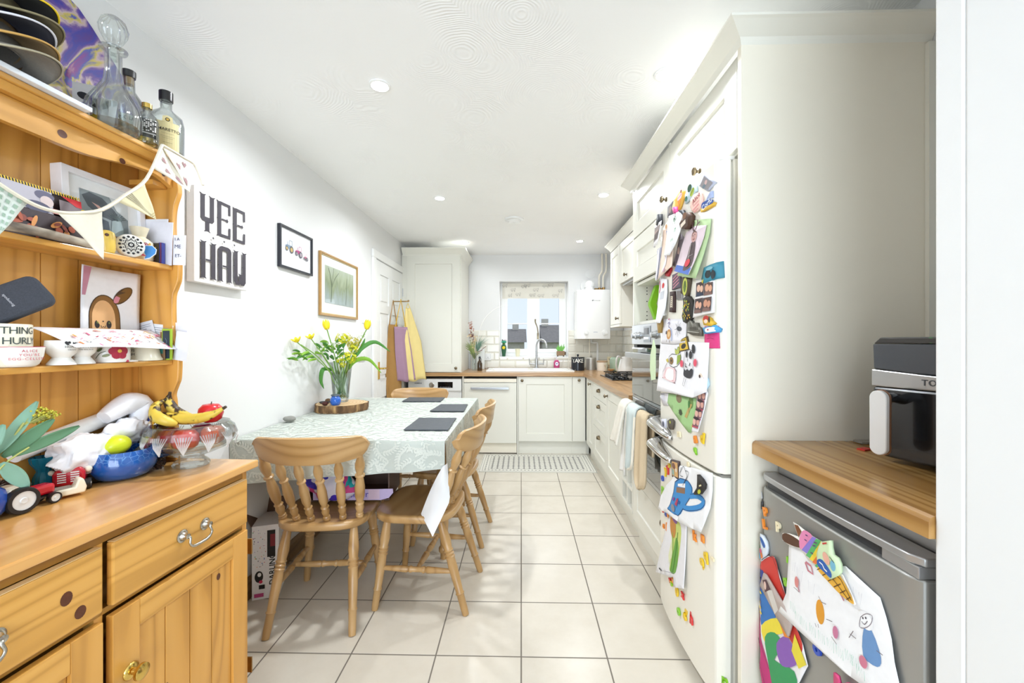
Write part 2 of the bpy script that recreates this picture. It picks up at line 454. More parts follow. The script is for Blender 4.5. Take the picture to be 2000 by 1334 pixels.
mb = MB().use(W); mb.box((.738, .700, 0), (XR+1.2, .748, H)).box((.7395, .40, 0), (XR+1.2, .6998, H)); struct(mb, 'wall_partition', W, bevel=.004)
mb = MB(); mb.box((XL-1.2, -1.12, 0), (XL-.15, -1.0, H)); mb.box((XL-1.2, YR, 0), (XL-1.05, -1.12, H)); struct(mb, 'wall_side', W)
struct(MB().box((2.45, YR, 0), (2.6, .42, H)), 'wall_dining', W)
mb = MB(); mb.box((XL-1.2, YR-.15, 0), (-1.25, YR, H)).box((1.05, YR-.15, 0), (2.6, YR, H)).box((-1.25, YR-.15, 2.2), (1.05, YR, H)); struct(mb, 'wall_rear', W)
mb = MB().use(MATS['gloss_white'])
for x in (-1.25, -.13, -.07, .99): mb.box((x, YR-.1, 0), (x+.06, YR-.04, 2.2))
for z in (0, 2.14): mb.box((-1.25, YR-.1, z), (1.05, YR-.04, z+.06))
struct(mb, 'window_2', MATS['gloss_white'])
mb = MB(); mb.prism([(XL, 0), (XL+.018, 0), (XL+.018, .085), (XL+.006, .1), (XL, .1)], 0, 3.6, 'xz')
struct(mb, 'baseboard_left', MATS['skirting_wood'])
def tiles(name, x0, x1, z0, z1, y, horiz=True):
    mb = MB().use(MATS['grout_wall']); tw, th = .20, .10
    def P(u, d, z): return (u, y-d, z) if horiz else (y-d, u, z)
    mb.add([P(x0, .006, z0), P(x1, .006, z0), P(x1, .006, z1), P(x0, .006, z1)], [(0, 1, 2, 3)])
    mb.add([P(x0, .0, z1), P(x1, .0, z1), P(x1, .006, z1), P(x0, .006, z1)], [(0, 1, 2, 3)])
    mb.use(MATS['tile_cream']); r = 0; z = z0
    while z < z1-.01:
        u = x0-(tw/2 if r % 2 else 0)
        while u < x1:
            a, b = max(u+.0015, x0), min(u+tw-.0015, x1); c, d = z+.0015, min(z+th-.0015, z1)
            if b-a > .012 and d-c > .012:
                k = .009
                mb.add([P(a, .006, c), P(b, .006, c), P(b, .006, d), P(a, .006, d), P(a+k, .012, c+k), P(b-k, .012, c+k), P(b-k, .012, d-k), P(a+k, .012, d-k)],
                       [(4, 5, 6, 7), (0, 1, 5, 4), (1, 2, 6, 5), (2, 3, 7, 6), (3, 0, 4, 7)])
            u += tw
        z += th; r += 1
    return struct(mb, name, None)
tiles('trim_1', -.64, wx0, .912, 1.39, YB)
tiles('trim_2', wx0, wx1, .912, wz0, YB)
tiles('trim_3', wx1, XR, .912, 1.39, YB)
tiles('trim_4', 2.62, YB, .912, 1.39, XR, horiz=False)
mb = MB().use(MATS['gloss_white'])
mb.box((wx0, YB-.012, wz0-.012), (wx1, YB+.24, wz0+.004)); struct(mb, 'trim_5', None, bevel=.003)
win = bpy.data.objects.new('window_1', None); COL.objects.link(win); win.location = (0, YB+.2, 0); win['kind'] = 'structure'
mb = MB().use(MATS['gloss_white'])
fy0, fy1 = 0.0, .06
xm = (wx0+wx1)/2
mb.frame(wx0, wx1, wz0+.004, wz1, .055, fy0, fy1); mb.box((xm-.04, fy0, wz0+.06), (xm+.04, fy1, wz1-.056))
mb.build('window_frame', win, smooth=0, bevel=.004)
for a, b in ((wx0+.05, xm-.035), (xm+.035, wx1-.05)):
    mb = MB().use(MATS['gloss_white'])
    mb.frame(a, b, wz0+.052, wz1-.048, .045, -.018, .05); mb.box((a+.045, -.005, 1.475), (b-.045, .02, 1.49))
    s_ = mb.build('sash', win, smooth=0, bevel=.003)
    MB().box((a+.04, .008, wz0+.09), (b-.04, .014, wz1-.09)).build('pane', s_, MATS['window_glass'], smooth=0)
mb = MB().use(MATS['antique_brass']); hx = xm+.06; mb.box((hx-.012, -.03, 1.28), (hx+.012, -.0185, 1.36)); mb.tube([(hx, -.03, 1.32), (hx, -.055, 1.36), (hx-.01, -.06, 1.43), (hx-.035, -.06, 1.5), (hx-.035, -.06, 1.54)], [.008, .008, .007, .009, .011], sm=3)
mb.build('window_handle', win, bevel=.002)

m, t = new_mat('roof_tiles', .8)
v = t.coord(); b = t.n('TexBrick', Scale=3.0); b.inputs['Color1'].default_value = lin('#7b7570'); b.inputs['Color2'].default_value = lin('#8a837d'); b.inputs['Mortar'].default_value = lin('#605b57')
t.l(v, b.inputs['Vector']); t.l(b.outputs['Color'], t.b.inputs['Base Color'])
plain('brick_outside', '#d2cbbd', rough=.9, var=.2, scale=5); plain('lawn', '#7d8a62', rough=.9, var=.3, scale=3)
struct(MB().box((-40, YB+.4, -2.1), (40, 70, -2.0)), 'ground', MATS['lawn'])
def house(name, label, x, y, w, d, hw, hr, cf=.3):
    h = thing(name, label, 'house', (x, y, -2.0))
    mb = MB().use(MATS['brick_outside']).box((0, 0, 0), (w, d, hw)); mb.build('walls', h, smooth=0)
    mb = MB().use(MATS['roof_tiles'])
    mb.prism([(-.3, hw), (d+.3, hw), (d/2, hw+hr)], -.15, w+.15, 'yz')
    mb.build('roof', h, smooth=0)
    MB().use(MATS['brick_outside']).box((w*cf, d/2-.3, hw+hr-.4), (w*cf+.45, d/2+.2, hw+hr+.40)).build('chimney', h, smooth=0)
    for i in range(3):
        MB().use(MATS['gloss_white']).box((w*(.15+.3*i), -.05, hw*.25), (w*(.15+.3*i)+1.2, 0.02, hw*.75)).build('window', h, smooth=0)
house('neighbour_house', 'terraced house with grey tiled roof and chimney seen through left window pane', -6.2, 26, 6.4, 7, 3.2, .95, .87)
house('neighbour_house', 'grey roofed house with chimney seen through the right window pane', 1.35, 24, 6.5, 7, 3.2, 1.15, .0)
g_ = thing('garden_fence', 'pale garden fence low outside the kitchen window', 'fence', (0, 14, -2.0))
for i in range(14): MB().box((-4+i*.6, 0, 0), (-3.42+i*.6, .03, 2.75)).build('fence_panel', g_, plain('fence_wood', '#b9ad9c', rough=.8, var=.15), smooth=0)

for (x, y, lb) in ((-.603, 1.735, 'round recessed ceiling downlight nearest the left-hand dresser wall'), (.589, 1.688, 'round recessed ceiling downlight nearest the tall fridge housing'),
                   (-.62, 3.106, 'round recessed downlight above the middle of the dining table'), (.613, 3.063, 'round recessed downlight in front of the oven tower'),
                   (-.62, 4.515, 'small recessed downlight in front of the tall cream corner cupboard'), (.637, 4.47, 'small recessed downlight above the corner of the worktop near boiler')):
    d = thing('ceiling_downlight', lb, 'light', (x, y, H))
    mb = MB().use(MATS['gloss_white']).lathe([(.033, -.001), (.045, -.001), (.045, -.006), (.036, -.008), (.033, -.004)], 32, cap=False); mb.build('bezel', d)
    em = MATS.get('lamp_glow')
    if em is None:
        em, t = new_mat('lamp_glow'); t.b.inputs['Emission Color'].default_value = (1, .98, .95, 1); t.b.inputs['Emission Strength'].default_value = 30
    MB().lathe([(.0001, -.0035), (.033, -.0035), (.033, -.001), (.0001, -.001)], 24).build('lamp_face', d, em)
    a = area_light('downlight_beam', (x, y, H-.012), (0, 0, 0), .07, .07, (4.6 if x > 0 else 8.0) if y < 2 else (6.8 if y < 4 else 2.8), (.90, .95, 1.0), 'DISK'); a.data.spread = math.radians(165)
sd = thing('smoke_alarm', 'flat white round smoke alarm on the ceiling', 'smoke alarm', (-.062, 3.665, H))
MB().lathe([(.0001, -.03), (.05, -.03), (.06, -.022), (.06, -.016), (.085, -.012), (.088, 0), (.0001, 0)], 32).build('alarm_body', sd, MATS['white_plastic'])
MB().lathe([(.0001, -.033), (.012, -.033), (.012, -.029)], 16).build('test_button', sd, MATS['white_plastic'])
dr = bpy.data.objects.new('door_1', None); COL.objects.link(dr); dr.location = (XL, 3.62, 0); dr['kind'] = 'structure'
mb = MB().use(MATS['gloss_white'])
mb.box((0, 0, 0), (.022, .07, 2.0095)).box((0, .93, 0), (.022, 1.0, 2.0095)).box((0, 0, 2.01), (.022, 1.0, 2.08)).box((0, .0705, 0), (.012, .085, 2.0095)).box((0, .915, 0), (.012, .9295, 2.0095))
mb.build('door_frame', dr, smooth=0, bevel=.004)
mb = MB().use(MATS['gloss_white'])
ys = [.09, .19, .445, .555, .81, .91]; zs = [.02, .2, .72, .9, 1.52, 1.6, 1.88, 2.0]
x0, x1 = .0, .014
mb.box((x0, ys[0], zs[0]), (x1, ys[1], zs[7])).box((x0, ys[4], zs[0]), (x1, ys[5], zs[7])).box((x0, ys[2], zs[0]), (x1, ys[3], zs[7]))
for a, b in ((0, 1), (2, 3), (4, 5), (6, 7)):
    mb.box((x0, ys[1]+.0004, zs[a]), (x1, ys[2]-.0004, zs[b])).box((x0, ys[3]+.0004, zs[a]), (x1, ys[4]-.0004, zs[b]))
for a, b in ((1, 2), (3, 4), (5, 6)):
    for c, d in ((1, 2), (3, 4)):
        mb.box((x0+.0005, ys[c]+.0005, zs[a]+.0005), (x0+.004, ys[d]-.0005, zs[b]-.0005)); mb.box((x0+.001, ys[c]+.035, zs[a]+.035), (x0+.011, ys[d]-.035, zs[b]-.035))
slab = mb.build('door_panel', dr, smooth=0, bevel=.004)
mb = MB().use(MATS['bright_brass']); mb.box((.014, .125, .9), (.02, .165, 1.06)).tube([(.02, .145, 1.0), (.06, .145, 1.0), (.065, .16, 1.0), (.062, .25, .995)], .009, sm=3); mb.build('door_handle', dr, bevel=.002)
for z in (.3, 1.75): MB().cyl((.018, .912, z), (.018, .912, z+.09), .008).build('hinge', dr, MATS['steel'])
# ------------------------------------------------------------ fitted kitchen
CR = MATS['cream']
def shaker(parent, x0, x1, z0, z1, name='door', t=.02, rail=.085, knob=None, cup=None, slab=False, label=None):
    """door or drawer front in the xz plane, face at y=0, with a recessed centre panel"""
    mb = MB().use(CR)
    g = .0018; x0 += g; x1 -= g; z0 += g; z1 -= g
    if slab: mb.box((x0, 0, z0), (x1, t, z1))
    else:
        mb.frame(x0, x1, z0, z1, rail, 0, t)
        a, b, c, d = x0+rail, x1-rail, z0+rail, z1-rail; k = .004
        mb.add([(a, .0, c), (b, .0, c), (b, .0, d), (a, .0, d), (a+k, .008, c+k), (b-k, .008, c+k), (b-k, .008, d-k), (a+k, .008, d-k)],
               [(4, 5, 6, 7), (0, 1, 5, 4), (1, 2, 6, 5), (2, 3, 7, 6), (3, 0, 4, 7)])
    d_ = mb.build(name, parent, smooth=0, bevel=.0015, fixn=True)
    if label: d_['label'] = label
    if knob:
        MB().use(MATS['antique_brass']).at((knob[0], 0, knob[1]), (PI/2, 0, 0)).lathe([(.012, 0), (.012, .003), (.006, .005), (.005, .013), (.012, .018), (.0165, .022), (.0155, .028), (.008, .032), (.0001, .033)], 20).build('knob', d_)
    if cup:
        mb = MB().use(MATS['antique_brass'])
        def f(u, v, cx=cup[0], cz=cup[1]):
            a = PI*u; b = v*PI/2
            return (cx+.034*math.cos(a)*math.cos(b*.999), -.026*math.sin(b)-.001*0, cz-.012+.03*math.sin(a)*math.cos(b*.6))
        mb.grid(f, 14, 6); mb.build('cup_handle', d_, solid=.002)
    return d_
def unit(name, label, cat, loc, rz, w, d, z0, z1, t=.02, mat=None, open_top=False):
    o = thing(name, label, cat, loc, rz)
    mb = MB().use(mat or CR)
    if open_top:
        mb.box((0, t+.001, z0), (w, d, z0+.018)).box((0, t+.001, z0+.0185), (.018, d, z1)).box((w-.018, t+.001, z0+.0185), (w, d, z1)).box((.0185, d-.01, z0+.0185), (w-.0185, d, z1))
    else: mb.box((0, t+.001, z0), (w, d, z1))
    mb.build('carcass', o, smooth=0); return o
def plinth(o, w, z, y=.05): MB().use(CR).box((0, y, 0), (w, y+.018, z)).build('plinth', o, smooth=0)
BY = 4.53; RX = .71; Z0, Z1 = .146, .862
# --- back run
p = thing('end_panel', 'thin cream panel standing between washing machine and dishwasher', 'panel', (-.655, BY+.01, 0))
MB().use(CR).box((0, 0, 0), (.016, .62, .866)).build('board', p, smooth=0)
p = thing('end_panel', 'thin cream panel between dishwasher and sink cupboard', 'panel', (-.046, BY+.01, 0))
MB().use(CR).box((0, 0, 0), (.014, .62, .866)).build('board', p, smooth=0)
u = unit('base_cabinet', 'cream sink cupboard under the window with one wide shaker door', 'cabinet', (-.031, BY, 0), 0, .594, .62, Z0, Z1, open_top=True); plinth(u, .594, Z0)
shaker(u, 0, .594, Z0, Z1, knob=(.04, .82))
u = unit('base_cabinet', 'narrow plain cream corner unit right of the sink cupboard door', 'cabinet', (.5635, BY, 0), 0, .145, .62, Z0, Z1); plinth(u, .19, Z0)
shaker(u, 0, .145, Z0, Z1, slab=True, knob=(.072, .825), name='door')
# --- right run (fronts face the dining table); local x runs toward the camera
RZ = -PI/2
u = unit('base_cabinet', 'narrow cream cupboard with small brass knob in the corner of the right run', 'cabinet', (RX, 4.50, 0), RZ, .46, .55, Z0, Z1); plinth(u, .46, Z0)
shaker(u, .02, .155, Z0, Z1, slab=True, name='filler_panel'); shaker(u, .155, .46, Z0, Z1, rail=.07, knob=(.30, .815))
u = unit('drawer_unit', 'cream three drawer unit with brass cup handles', 'cabinet', (RX, 4.04, 0), RZ, .60, .55, Z0, Z1); plinth(u, .60, Z0)
shaker(u, 0, .60, .715, Z1, name='drawer', slab=True, cup=(.30, .80))
shaker(u, 0, .60, .44, .715, name='drawer', rail=.07, cup=(.30, .655))
shaker(u, 0, .60, Z0, .44, name='drawer', rail=.07, cup=(.30, .375))
u = unit('base_cabinet', 'cream cupboard between the drawers and the wine rack', 'cabinet', (RX, 3.44, 0), RZ, .53, .55, Z0, Z1); plinth(u, .53, Z0)
shaker(u, 0, .53, Z0, Z1, knob=(.05, .80))
u = thing('wine_rack', 'tall cream wine rack of square openings beside the oven tower', 'wine rack', (RX, 2.91, 0), RZ)
mb = MB().use(CR); w = .28
cells = 5; ch = (Z1-Z0-.02)/cells
for i in range(cells+1): mb.box((0, 0, Z0+i*ch), (w, .5, Z0+i*ch+.02))
for x in (0, w/2-.01, w-.02):
    for i in range(cells): mb.box((x, .001, Z0+i*ch+.0202), (x+.02, .499, Z0+(i+1)*ch-.0002))
mb.build('rack_grid', u, smooth=0); MB().use(MATS['cream_panel']).box((.0, .5, Z0), (w, .51, Z1)).build('back_panel', u, smooth=0); plinth(u, w, Z0)
def wine(x, z, lb, foil):
    b = thing('wine_bottle', lb, 'bottle', (RX+.05, 2.91-x, Z0+z), RZ)
    MB().use(MATS['brown_glass']).lathe([(.0001, .31), (.036, .31), (.037, .29), (.037, .13), (.03, .1), (.015, .07), (.014, .0)][::-1], 20, axis='y').at().build('glass_body', b, rot=(0, 0, PI))
    MB().use(plain('foil_'+foil[1:], foil, rough=.3, metal=.6)).lathe([(.0001, 0), (.0155, 0), (.0155, .05), (.0001, .05)], 20, axis='y').build('foil_cap', b, rot=(0, 0, PI))
wine(w*.25+.01, .02+.038, 'dark wine bottle in the lowest far opening of the wine rack', '#26221f')
wine(w*.75, .02+.038, 'wine bottle with orange foil in the lowest near opening of the rack', '#b5562a')
wt = thing('worktop', 'continuous L-shaped oak worktop along the window wall and right wall', 'worktop', (0, 0, .866))
mb = MB().use(MATS['oak_top_x']); zt = .04
ya, yb = 4.505, YB-.0005; sx0, sx1, sy0, sy1 = -.36, .56, 4.66, 5.06
mb.box((XL+.001, ya, 0), (sx0, yb, zt)).box((sx0, ya, 0), (sx1, sy0, zt)).box((sx0, sy1, 0), (sx1, yb, zt))
mb.prism([(sx1, ya), (.685, ya), (.685+.6, ya+.6), (.685+.6, yb), (sx1, yb)], 0, zt, 'xy'); mb.build('back_run', wt, smooth=0)
mb = MB().use(MATS['oak_top_y']); mb.prism([(.685, ya-.0005), (.685, 2.6285), (XR-.0005, 2.6285), (XR-.0005, ya+.598)], 0, zt, 'xy'); mb.build('side_run', wt, smooth=0)
s = thing('sink', 'white ceramic inset sink with drainer under the window', 'sink', (-.40, 4.62, .906))
mb = MB().use(MATS['ceramic_white'])
L, D = 1.0, .48
def basin(x0, x1, y0, y1, dep):
    k = .02
    mb.add([(x0, y0, .016), (x1, y0, .016), (x1, y1, .016), (x0, y1, .016), (x0+k, y0+k, -dep), (x1-k, y0+k, -dep), (x1-k, y1-k, -dep), (x0+k, y1-k, -dep)],
           [(0, 1, 5, 4), (1, 2, 6, 5), (2, 3, 7, 6), (3, 0, 4, 7), (4, 5, 6, 7)])
mb.box((0, 0, .0), (L, .05, .016)).box((0, .43, .0), (L, D, .016)).box((0, .05, 0), (.05, .43, .016)).box((.48, .05, 0), (.54, .43, .016)).box((.95, .05, 0), (L, .43, .016))
basin(.54, .95, .05, .43, .16); basin(.05, .48, .05, .43, .004)
mb.build('basin', s, smooth=0, bevel=.004)
MB().use(MATS['steel']).lathe([(.0001, -.158), (.04, -.158), (.04, -.153), (.0001, -.155)], 24).build('waste', s, loc=(.745, .24, 0))
t_ = thing('mixer_tap', 'brushed steel swan neck mixer tap behind the sink', 'tap', (.19, 5.09, .9225))
MB().use(MATS['steel']).lathe([(.026, 0), (.026, .01), (.019, .014), (.019, .11), (.013, .12)], 24).build('body', t_)
MB().use(MATS['steel']).tube([(0, 0, .10), (0, 0, .24), (.004, -.005, .30), (.03, -.04, .345), (.075, -.075, .345), (.11, -.10, .305), (.12, -.108, .25)], .012, n=12, sm=5).build('spout', t_)
for sx in (-1, 1):
    MB().use(MATS['steel']).tube([(0, 0, .045), (sx*.05, 0, .05), (sx*.085, 0, .055)], .008).cyl((sx*.085, 0, .035), (sx*.09, -.01, .115), .0055).build('lever', t_)
wm = thing('washing_machine', 'white washing machine with dark display under the worktop', 'washing machine', (-1.262, BY+.01, 0))
MB().use(MATS['white_enamel']).box((0, .02, .012), (.598, .58, .835)).build('housing', wm, smooth=0, bevel=.006)
mb = MB().use(MATS['white_enamel']).box((0.002, 0, .70), (.596, .02, .833)); cp = mb.build('control_panel', wm, smooth=0, bevel=.004)
MB().use(MATS['black_gloss']).box((.335, -.003, .735), (.50, .001, .80)).build('display', cp, smooth=0)
a = Art(); a.use = None
a.text('#7e848c', 'SIEMENS', .115, .785, .022, bold=.01); a.rect('#8d9197', .08, .727, .16, .734)
for i in range(7): a.rect('#c9cdd6', .36+i*.018, .742, .367+i*.018, .7455)
a.f = flat; art_ = a.mb
o = a.build('panel_marks', cp); o.location = (0, -.0032, 0)
MB().use(MATS['nickel']).at((.265, 0, .765), (PI/2, 0, 0)).lathe([(.030, 0), (.030, .004), (.026, .005), (.024, .018), (.0001, .019)], 28).build('programme_dial', cp)
mb = MB().use(MATS['chrome']).at((.3, .02, .4), (PI/2, 0, 0)).lathe([(.12, 0), (.17, 0), (.175, .01), (.165, .03), (.14, .035), (.13, .02)], 40, cap=False); dd = mb.build('door_ring', wm)
MB().use(MATS['oven_black_glass']).at((.3, .02, .4), (PI/2, 0, 0)).lathe([(.135, 0), (.13, .02), (.08, .026), (.0001, .03)], 32).build('door_glass', dd)
dw = thing('dishwasher', 'white dishwasher with steel bar handle between washing machine and sink cupboard', 'dishwasher', (-.636, BY-.005, 0))
MB().use(MATS['white_enamel']).box((0, .03, .012), (.586, .6, .838)).build('housing', dw, smooth=0)
MB().use(MATS['cream']).box((0.001, 0, .125), (.585, .03, .79)).build('door', dw, smooth=0, bevel=.004)
MB().use(MATS['cream_panel']).box((0.001, .0, .797), (.585, .03, .838)).build('top_trim', dw, smooth=0, bevel=.003)
MB().use(MATS['cream_panel']).box((.0, .035, .012), (.586, .0295, .12)).build('kick_plate', dw, smooth=0)
mb = MB().use(MATS['steel']); mb.box((.08, -.035, .722), (.50, -.027, .748)).box((.085, -.027, .725), (.1, .0, .745)).box((.48, -.027, .725), (.495, 0, .745)); mb.build('handle', dw, smooth=0, bevel=.002)

u = thing('corner_cupboard', 'tall cream cupboard with one long shaker door standing on the left end of the worktop', 'cupboard', (-1.27, BY-.015, .9065))
MB().use(CR).box((0, .021, 0), (.605, .655, 1.305)).box((-.06, .012, 0), (-.0005, .655, 1.305)).build('carcass', u, smooth=0)
shaker(u, 0, .595, .004, 1.295, knob=(.55, .05), rail=.09)
def cornice(parent, pts, z, hgt=.085, out=.055, n_in=(0, 0)):
    """moulding swept along a plan path; profile leans outward to the left of travel"""
    prof = [(0, 0), (.004, .012), (.008, .02), (out*.85, hgt*.80), (out, hgt*.86), (out, hgt), (out-.02, hgt), (0, hgt)]
    vs = []; fs = []; N = len(pts); K = len(prof)
    for i, p in enumerate(pts):
        d = []
        if i > 0: v = Vector(pts[i])-Vector(pts[i-1]); d.append(Vector((-v.y, v.x)).normalized())
        if i < N-1: v = Vector(pts[i+1])-Vector(pts[i]); d.append(Vector((-v.y, v.x)).normalized())
        if len(d) == 2: m_ = (d[0]+d[1]); m_ = m_/(1+d[0].dot(d[1]))
        else: m_ = d[0]
        for (o_, h_) in prof: vs.append((p[0]+m_.x*o_, p[1]+m_.y*o_, z+h_))
    for i in range(N-1):
        for k in range(K):
            k2 = (k+1) % K; fs.append((i*K+k, i*K+k2, (i+1)*K+k2, (i+1)*K+k))
    fs += [tuple(range(K)), tuple((N-1)*K+k for k in range(K))[::-1]]
    return MB().use(CR).add(vs, fs).build('cornice', parent, smooth=0)
cornice(u, [(.605, .655), (.605, 0), (-.045, 0)][::-1] and [(-.045, .0), (.605, .0), (.605, .655)][::-1], 1.29)
# --- wall cupboards on the right
WX = .945
u = thing('wall_cupboard', 'narrow cream wall cupboard beside the boiler', 'cupboard', (WX, 4.36, 0), RZ)
MB().use(CR).box((0, .021, 1.395), (.40, XR-WX-.001, 2.20)).build('carcass', u, smooth=0)
shaker(u, 0, .40, 1.42, 2.185, knob=(.345, 1.475), rail=.075)
MB().use(CR).box((0, .0, 1.395), (.40, .02, 1.418)).build('pelmet', u, smooth=0)
cornice(u, [(.41, 0), (0, 0), (0, XR-WX-.002)], 2.19, .075, .05)
u = thing('wall_cupboard', 'short cream wall cupboard with extractor above the hob', 'cupboard', (WX, 3.95, 0), RZ)
MB().use(CR).box((0, .021, 1.80), (1.325, XR-WX-.001, 2.20)).build('carcass', u, smooth=0)
shaker(u, .005, .60, 1.80, 2.185, knob=(.26, 1.85), rail=.075); shaker(u, .60, 1.325, 1.80, 2.185, rail=.075)
cornice(u, [(1.325, 0), (.0, 0)], 2.19, .075, .05)
h = thing('extractor_hood', 'slim built-in extractor under the short wall cupboard', 'hood', (WX+.02, 3.94, 0), RZ)
mb = MB().use(MATS['steel']).box((.02, .0, 1.78), (.60, .30, 1.799)); mb.build('hood_body', h, smooth=0, bevel=.002)
MB().use(MATS['nickel']).box((.08, .04, 1.776), (.55, .26, 1.7795)).build('filter', h, smooth=0)
# --- oven tower
TX = .71; TY = 2.62
u = thing('oven_tower', 'tall cream cupboard housing the double oven', 'cupboard', (TX, TY, 0), RZ)
tw_ = .645; td = .565
mb = MB().use(CR)
mb.box((0, .0005, 0.12), (.018, td, 2.20)).box((tw_-.018, .0005, .12), (tw_, td, 2.20))
for z in (.12, .455, 1.352, 1.60): mb.box((.0185, .0215, z), (tw_-.0185, td-.011, z+.018))
mb.box((.0185, .0215, 1.635), (tw_-.0185, td-.011, 2.20)); mb.box((.0185, td-.01, .12), (tw_-.0185, td, 2.20)); mb.build('carcass', u, smooth=0)
mb = MB().use(MATS['dark_void'])
for x in (.0184,):
    for yy in (.08, .40):
        for zz in (1.385, 1.41, 1.435, 1.50, 1.545, 1.565, 1.585): mb.box((tw_-.0192, yy, zz), (tw_-.0181, yy+.006, zz+.006)).box((.0181, yy, zz), (.0192, yy+.006, zz+.006))
mb.build('pin_holes', u, smooth=0); plinth(u, tw_, .12, .04)
shaker(u, 0, tw_, 1.895, 2.19, knob=(.60, 1.945)); shaker(u, 0, tw_, 1.62, 1.89); shaker(u, 0, tw_, .125, .465, name='drawer', knob=(.60, .36))
u2 = thing('fridge_top_cupboard', 'cream cupboard above the tall fridge with brass knob', 'cupboard', (TX, 1.973, 0), RZ)
MB().use(CR).box((0, .021, 1.882), (.638, td, 2.20)).build('carcass', u2, smooth=0)
shaker(u2, 0, .61, 1.886, 2.19, knob=(.33, 1.925)); MB().use(CR).box((.6115, 0, 1.882), (.638, .0195, 2.19)).build('filler_strip', u2, smooth=0)
u3 = thing('tall_end_panel', 'full height cream end panel closing the kitchen run beside the air fryer', 'panel', (.695, 1.31, 0))
MB().use(MATS['cream_panel']).box((0, 0, 0), (.582, .022, 2.20)).build('board', u3, smooth=0, bevel=.0015)
cornice(u3, [(0.0, 1.312), (0.0, 0.0), (.589, 0.0)][::-1], 2.187, .056, .06)
o_ = thing('double_oven', 'steel and black glass double oven built into the tower', 'oven', (TX, TY-.022, 0), RZ)
ow = .60
MB().use(MATS['dark_void']).box((0.001, .021, .475), (ow-.001, .5, 1.349)).build('oven_body', o_, smooth=0)
mb = MB().use(MATS['steel']).box((0, -.012, 1.232), (ow, .02, 1.350)); cp = mb.build('control_panel', o_, smooth=0, bevel=.003)
MB().use(plain('panel_grey', '#8f9499', rough=.3)).box((.25, -.0145, 1.245), (.37, -.0122, 1.335)).build('clock_panel', cp, smooth=0)
MB().use(MATS['black_gloss']).box((.27, -.016, 1.29), (.345, -.0147, 1.325)).build('clock_display', cp, smooth=0)
MB().use(MATS['chrome']).box((.265, -.018, 1.262), (.355, -.0147, 1.275)).build('clock_buttons', cp, smooth=0)
for x in (.09, .17, .46):
    MB().use(MATS['steel']).at((x, -.012, 1.285), (PI/2, 0, 0)).lathe([(.022, 0), (.022, .004), (.017, .006), (.015, .026), (.0001, .027)], 20).build('knob', cp)
def oven_door(z0, z1, nm):
    mb = MB().use(MATS['oven_black_glass']).box((0.002, -.012, z0), (ow-.002, .02, z1)); d = mb.build('oven_door', o_, smooth=0, bevel=.003)
    mb = MB().use(MATS['steel']); hz = z1-.045
    mb.box((.04, -.066, hz-.016), (ow-.04, -.054, hz+.016)).box((.05, -.054, hz-.012), (.07, -.0125, hz+.012)).box((ow-.07, -.054, hz-.012), (ow-.05, -.0125, hz+.012)); mb.build('handle', d, smooth=0, bevel=.002)
    return d
oven_door(.925, 1.215, 0); oven_door(.50, .905, 1)
MB().use(MATS['steel']).box((0, -.010, .476), (ow, .02, .497)).build('bottom_trim', o_, smooth=0)
MB().use(MATS['steel']).box((0, -.008, .907), (ow, .02, .922)).build('middle_trim', o_, smooth=0)
hb = thing('gas_hob', 'gas hob with black pan supports on the right-hand worktop', 'hob', (.80, 3.62, .9065))
MB().use(plain('hob_glass', '#101216', rough=.08, var=.1)).box((0, 0, 0), (.46, .56, .008)).build('glass_plate', hb, smooth=0, bevel=.002)
for (bx, by, br) in ((.13, .14, .05), (.13, .41, .035), (.34, .14, .035), (.34, .41, .045)):
    mb = MB().use(MATS['black_plastic']).at((bx, by, .008)).lathe([(br, 0), (br, .008), (br*.8, .012), (br*.7, .018), (.0001, .02)], 20); mb.at()
    q = .085
    for a in range(4):
        c, sn = math.cos(a*PI/2), math.sin(a*PI/2)
        mb.tube([(bx+c*q*1.25, by+sn*q*1.25, .009), (bx+c*q*1.2, by+sn*q*1.2, .045), (bx+c*.02, by+sn*.02, .045)], .006, n=6)
    mb.box((bx-q*1.2, by-q*1.25, .036), (bx+q*1.2, by-q*1.16, .044)).box((bx-q*1.2, by+q*1.16, .036), (bx+q*1.2, by+q*1.25, .044)); mb.build('burner', hb, smooth=40)
for i in range(4): MB().use(MATS['black_plastic']).lathe([(.018, 0), (.017, .02), (.012, .028), (.0001, .028)], 16).build('knob', hb, loc=(.03, .12+i*.075, .0085))

# --- combi boiler and its pipes
bo = thing('boiler', 'white wall hung combi boiler right of the window', 'boiler', (.665, 4.90, 1.28))
def f(u, v):   # gently bowed front
    return (.0+.395*u, -.03*math.sin(PI*u)**.5 if 0 < u < 1 else 0, .585*v)
mb = MB().use(MATS['white_enamel']); n = 16
pl = [(.395*i/n, .0-.028*(1-(2*i/n-1)**4)) for i in range(n+1)]
mb.prism(pl+[(.395, .265), (0, .265)], 0, .585, 'xy'); mb.build('casing', bo, smooth=30, bevel=.003)
for x in (.105, .325):
    MB().use(MATS['white_enamel']).at((x, -.028, .075), (PI/2, 0, 0)).lathe([(.034, 0), (.032, .004), (.028, .004), (.028, .001), (.0195, .001), (.0185, .018), (.0001, .019)], 28).build('dial', bo)
a = Art(); a.poly('#3c3f44', [(.165, .452), (.19, .472), (.182, .458)]); a.poly('#3c3f44', [(.17, .448), (.20, .468), (.185, .448)]); a.text('#5a5d62', 'WORCESTER', .232, .453, .0135); a.line('#8a8fae', [(.19, .080), (.215, .082), (.24, .080)], .004)
o = a.build('logo_print', bo); o.location = (0, -.0275, 0)
mb = MB().use(MATS['white_plastic']).at((.17, .12, .585)); mb.lathe([(.055, 0), (.055, .05), (.06, .05), (.06, .06), (.0001, .06)], 28); mb.at(); mb.ball((.17, .12, .66), .058)
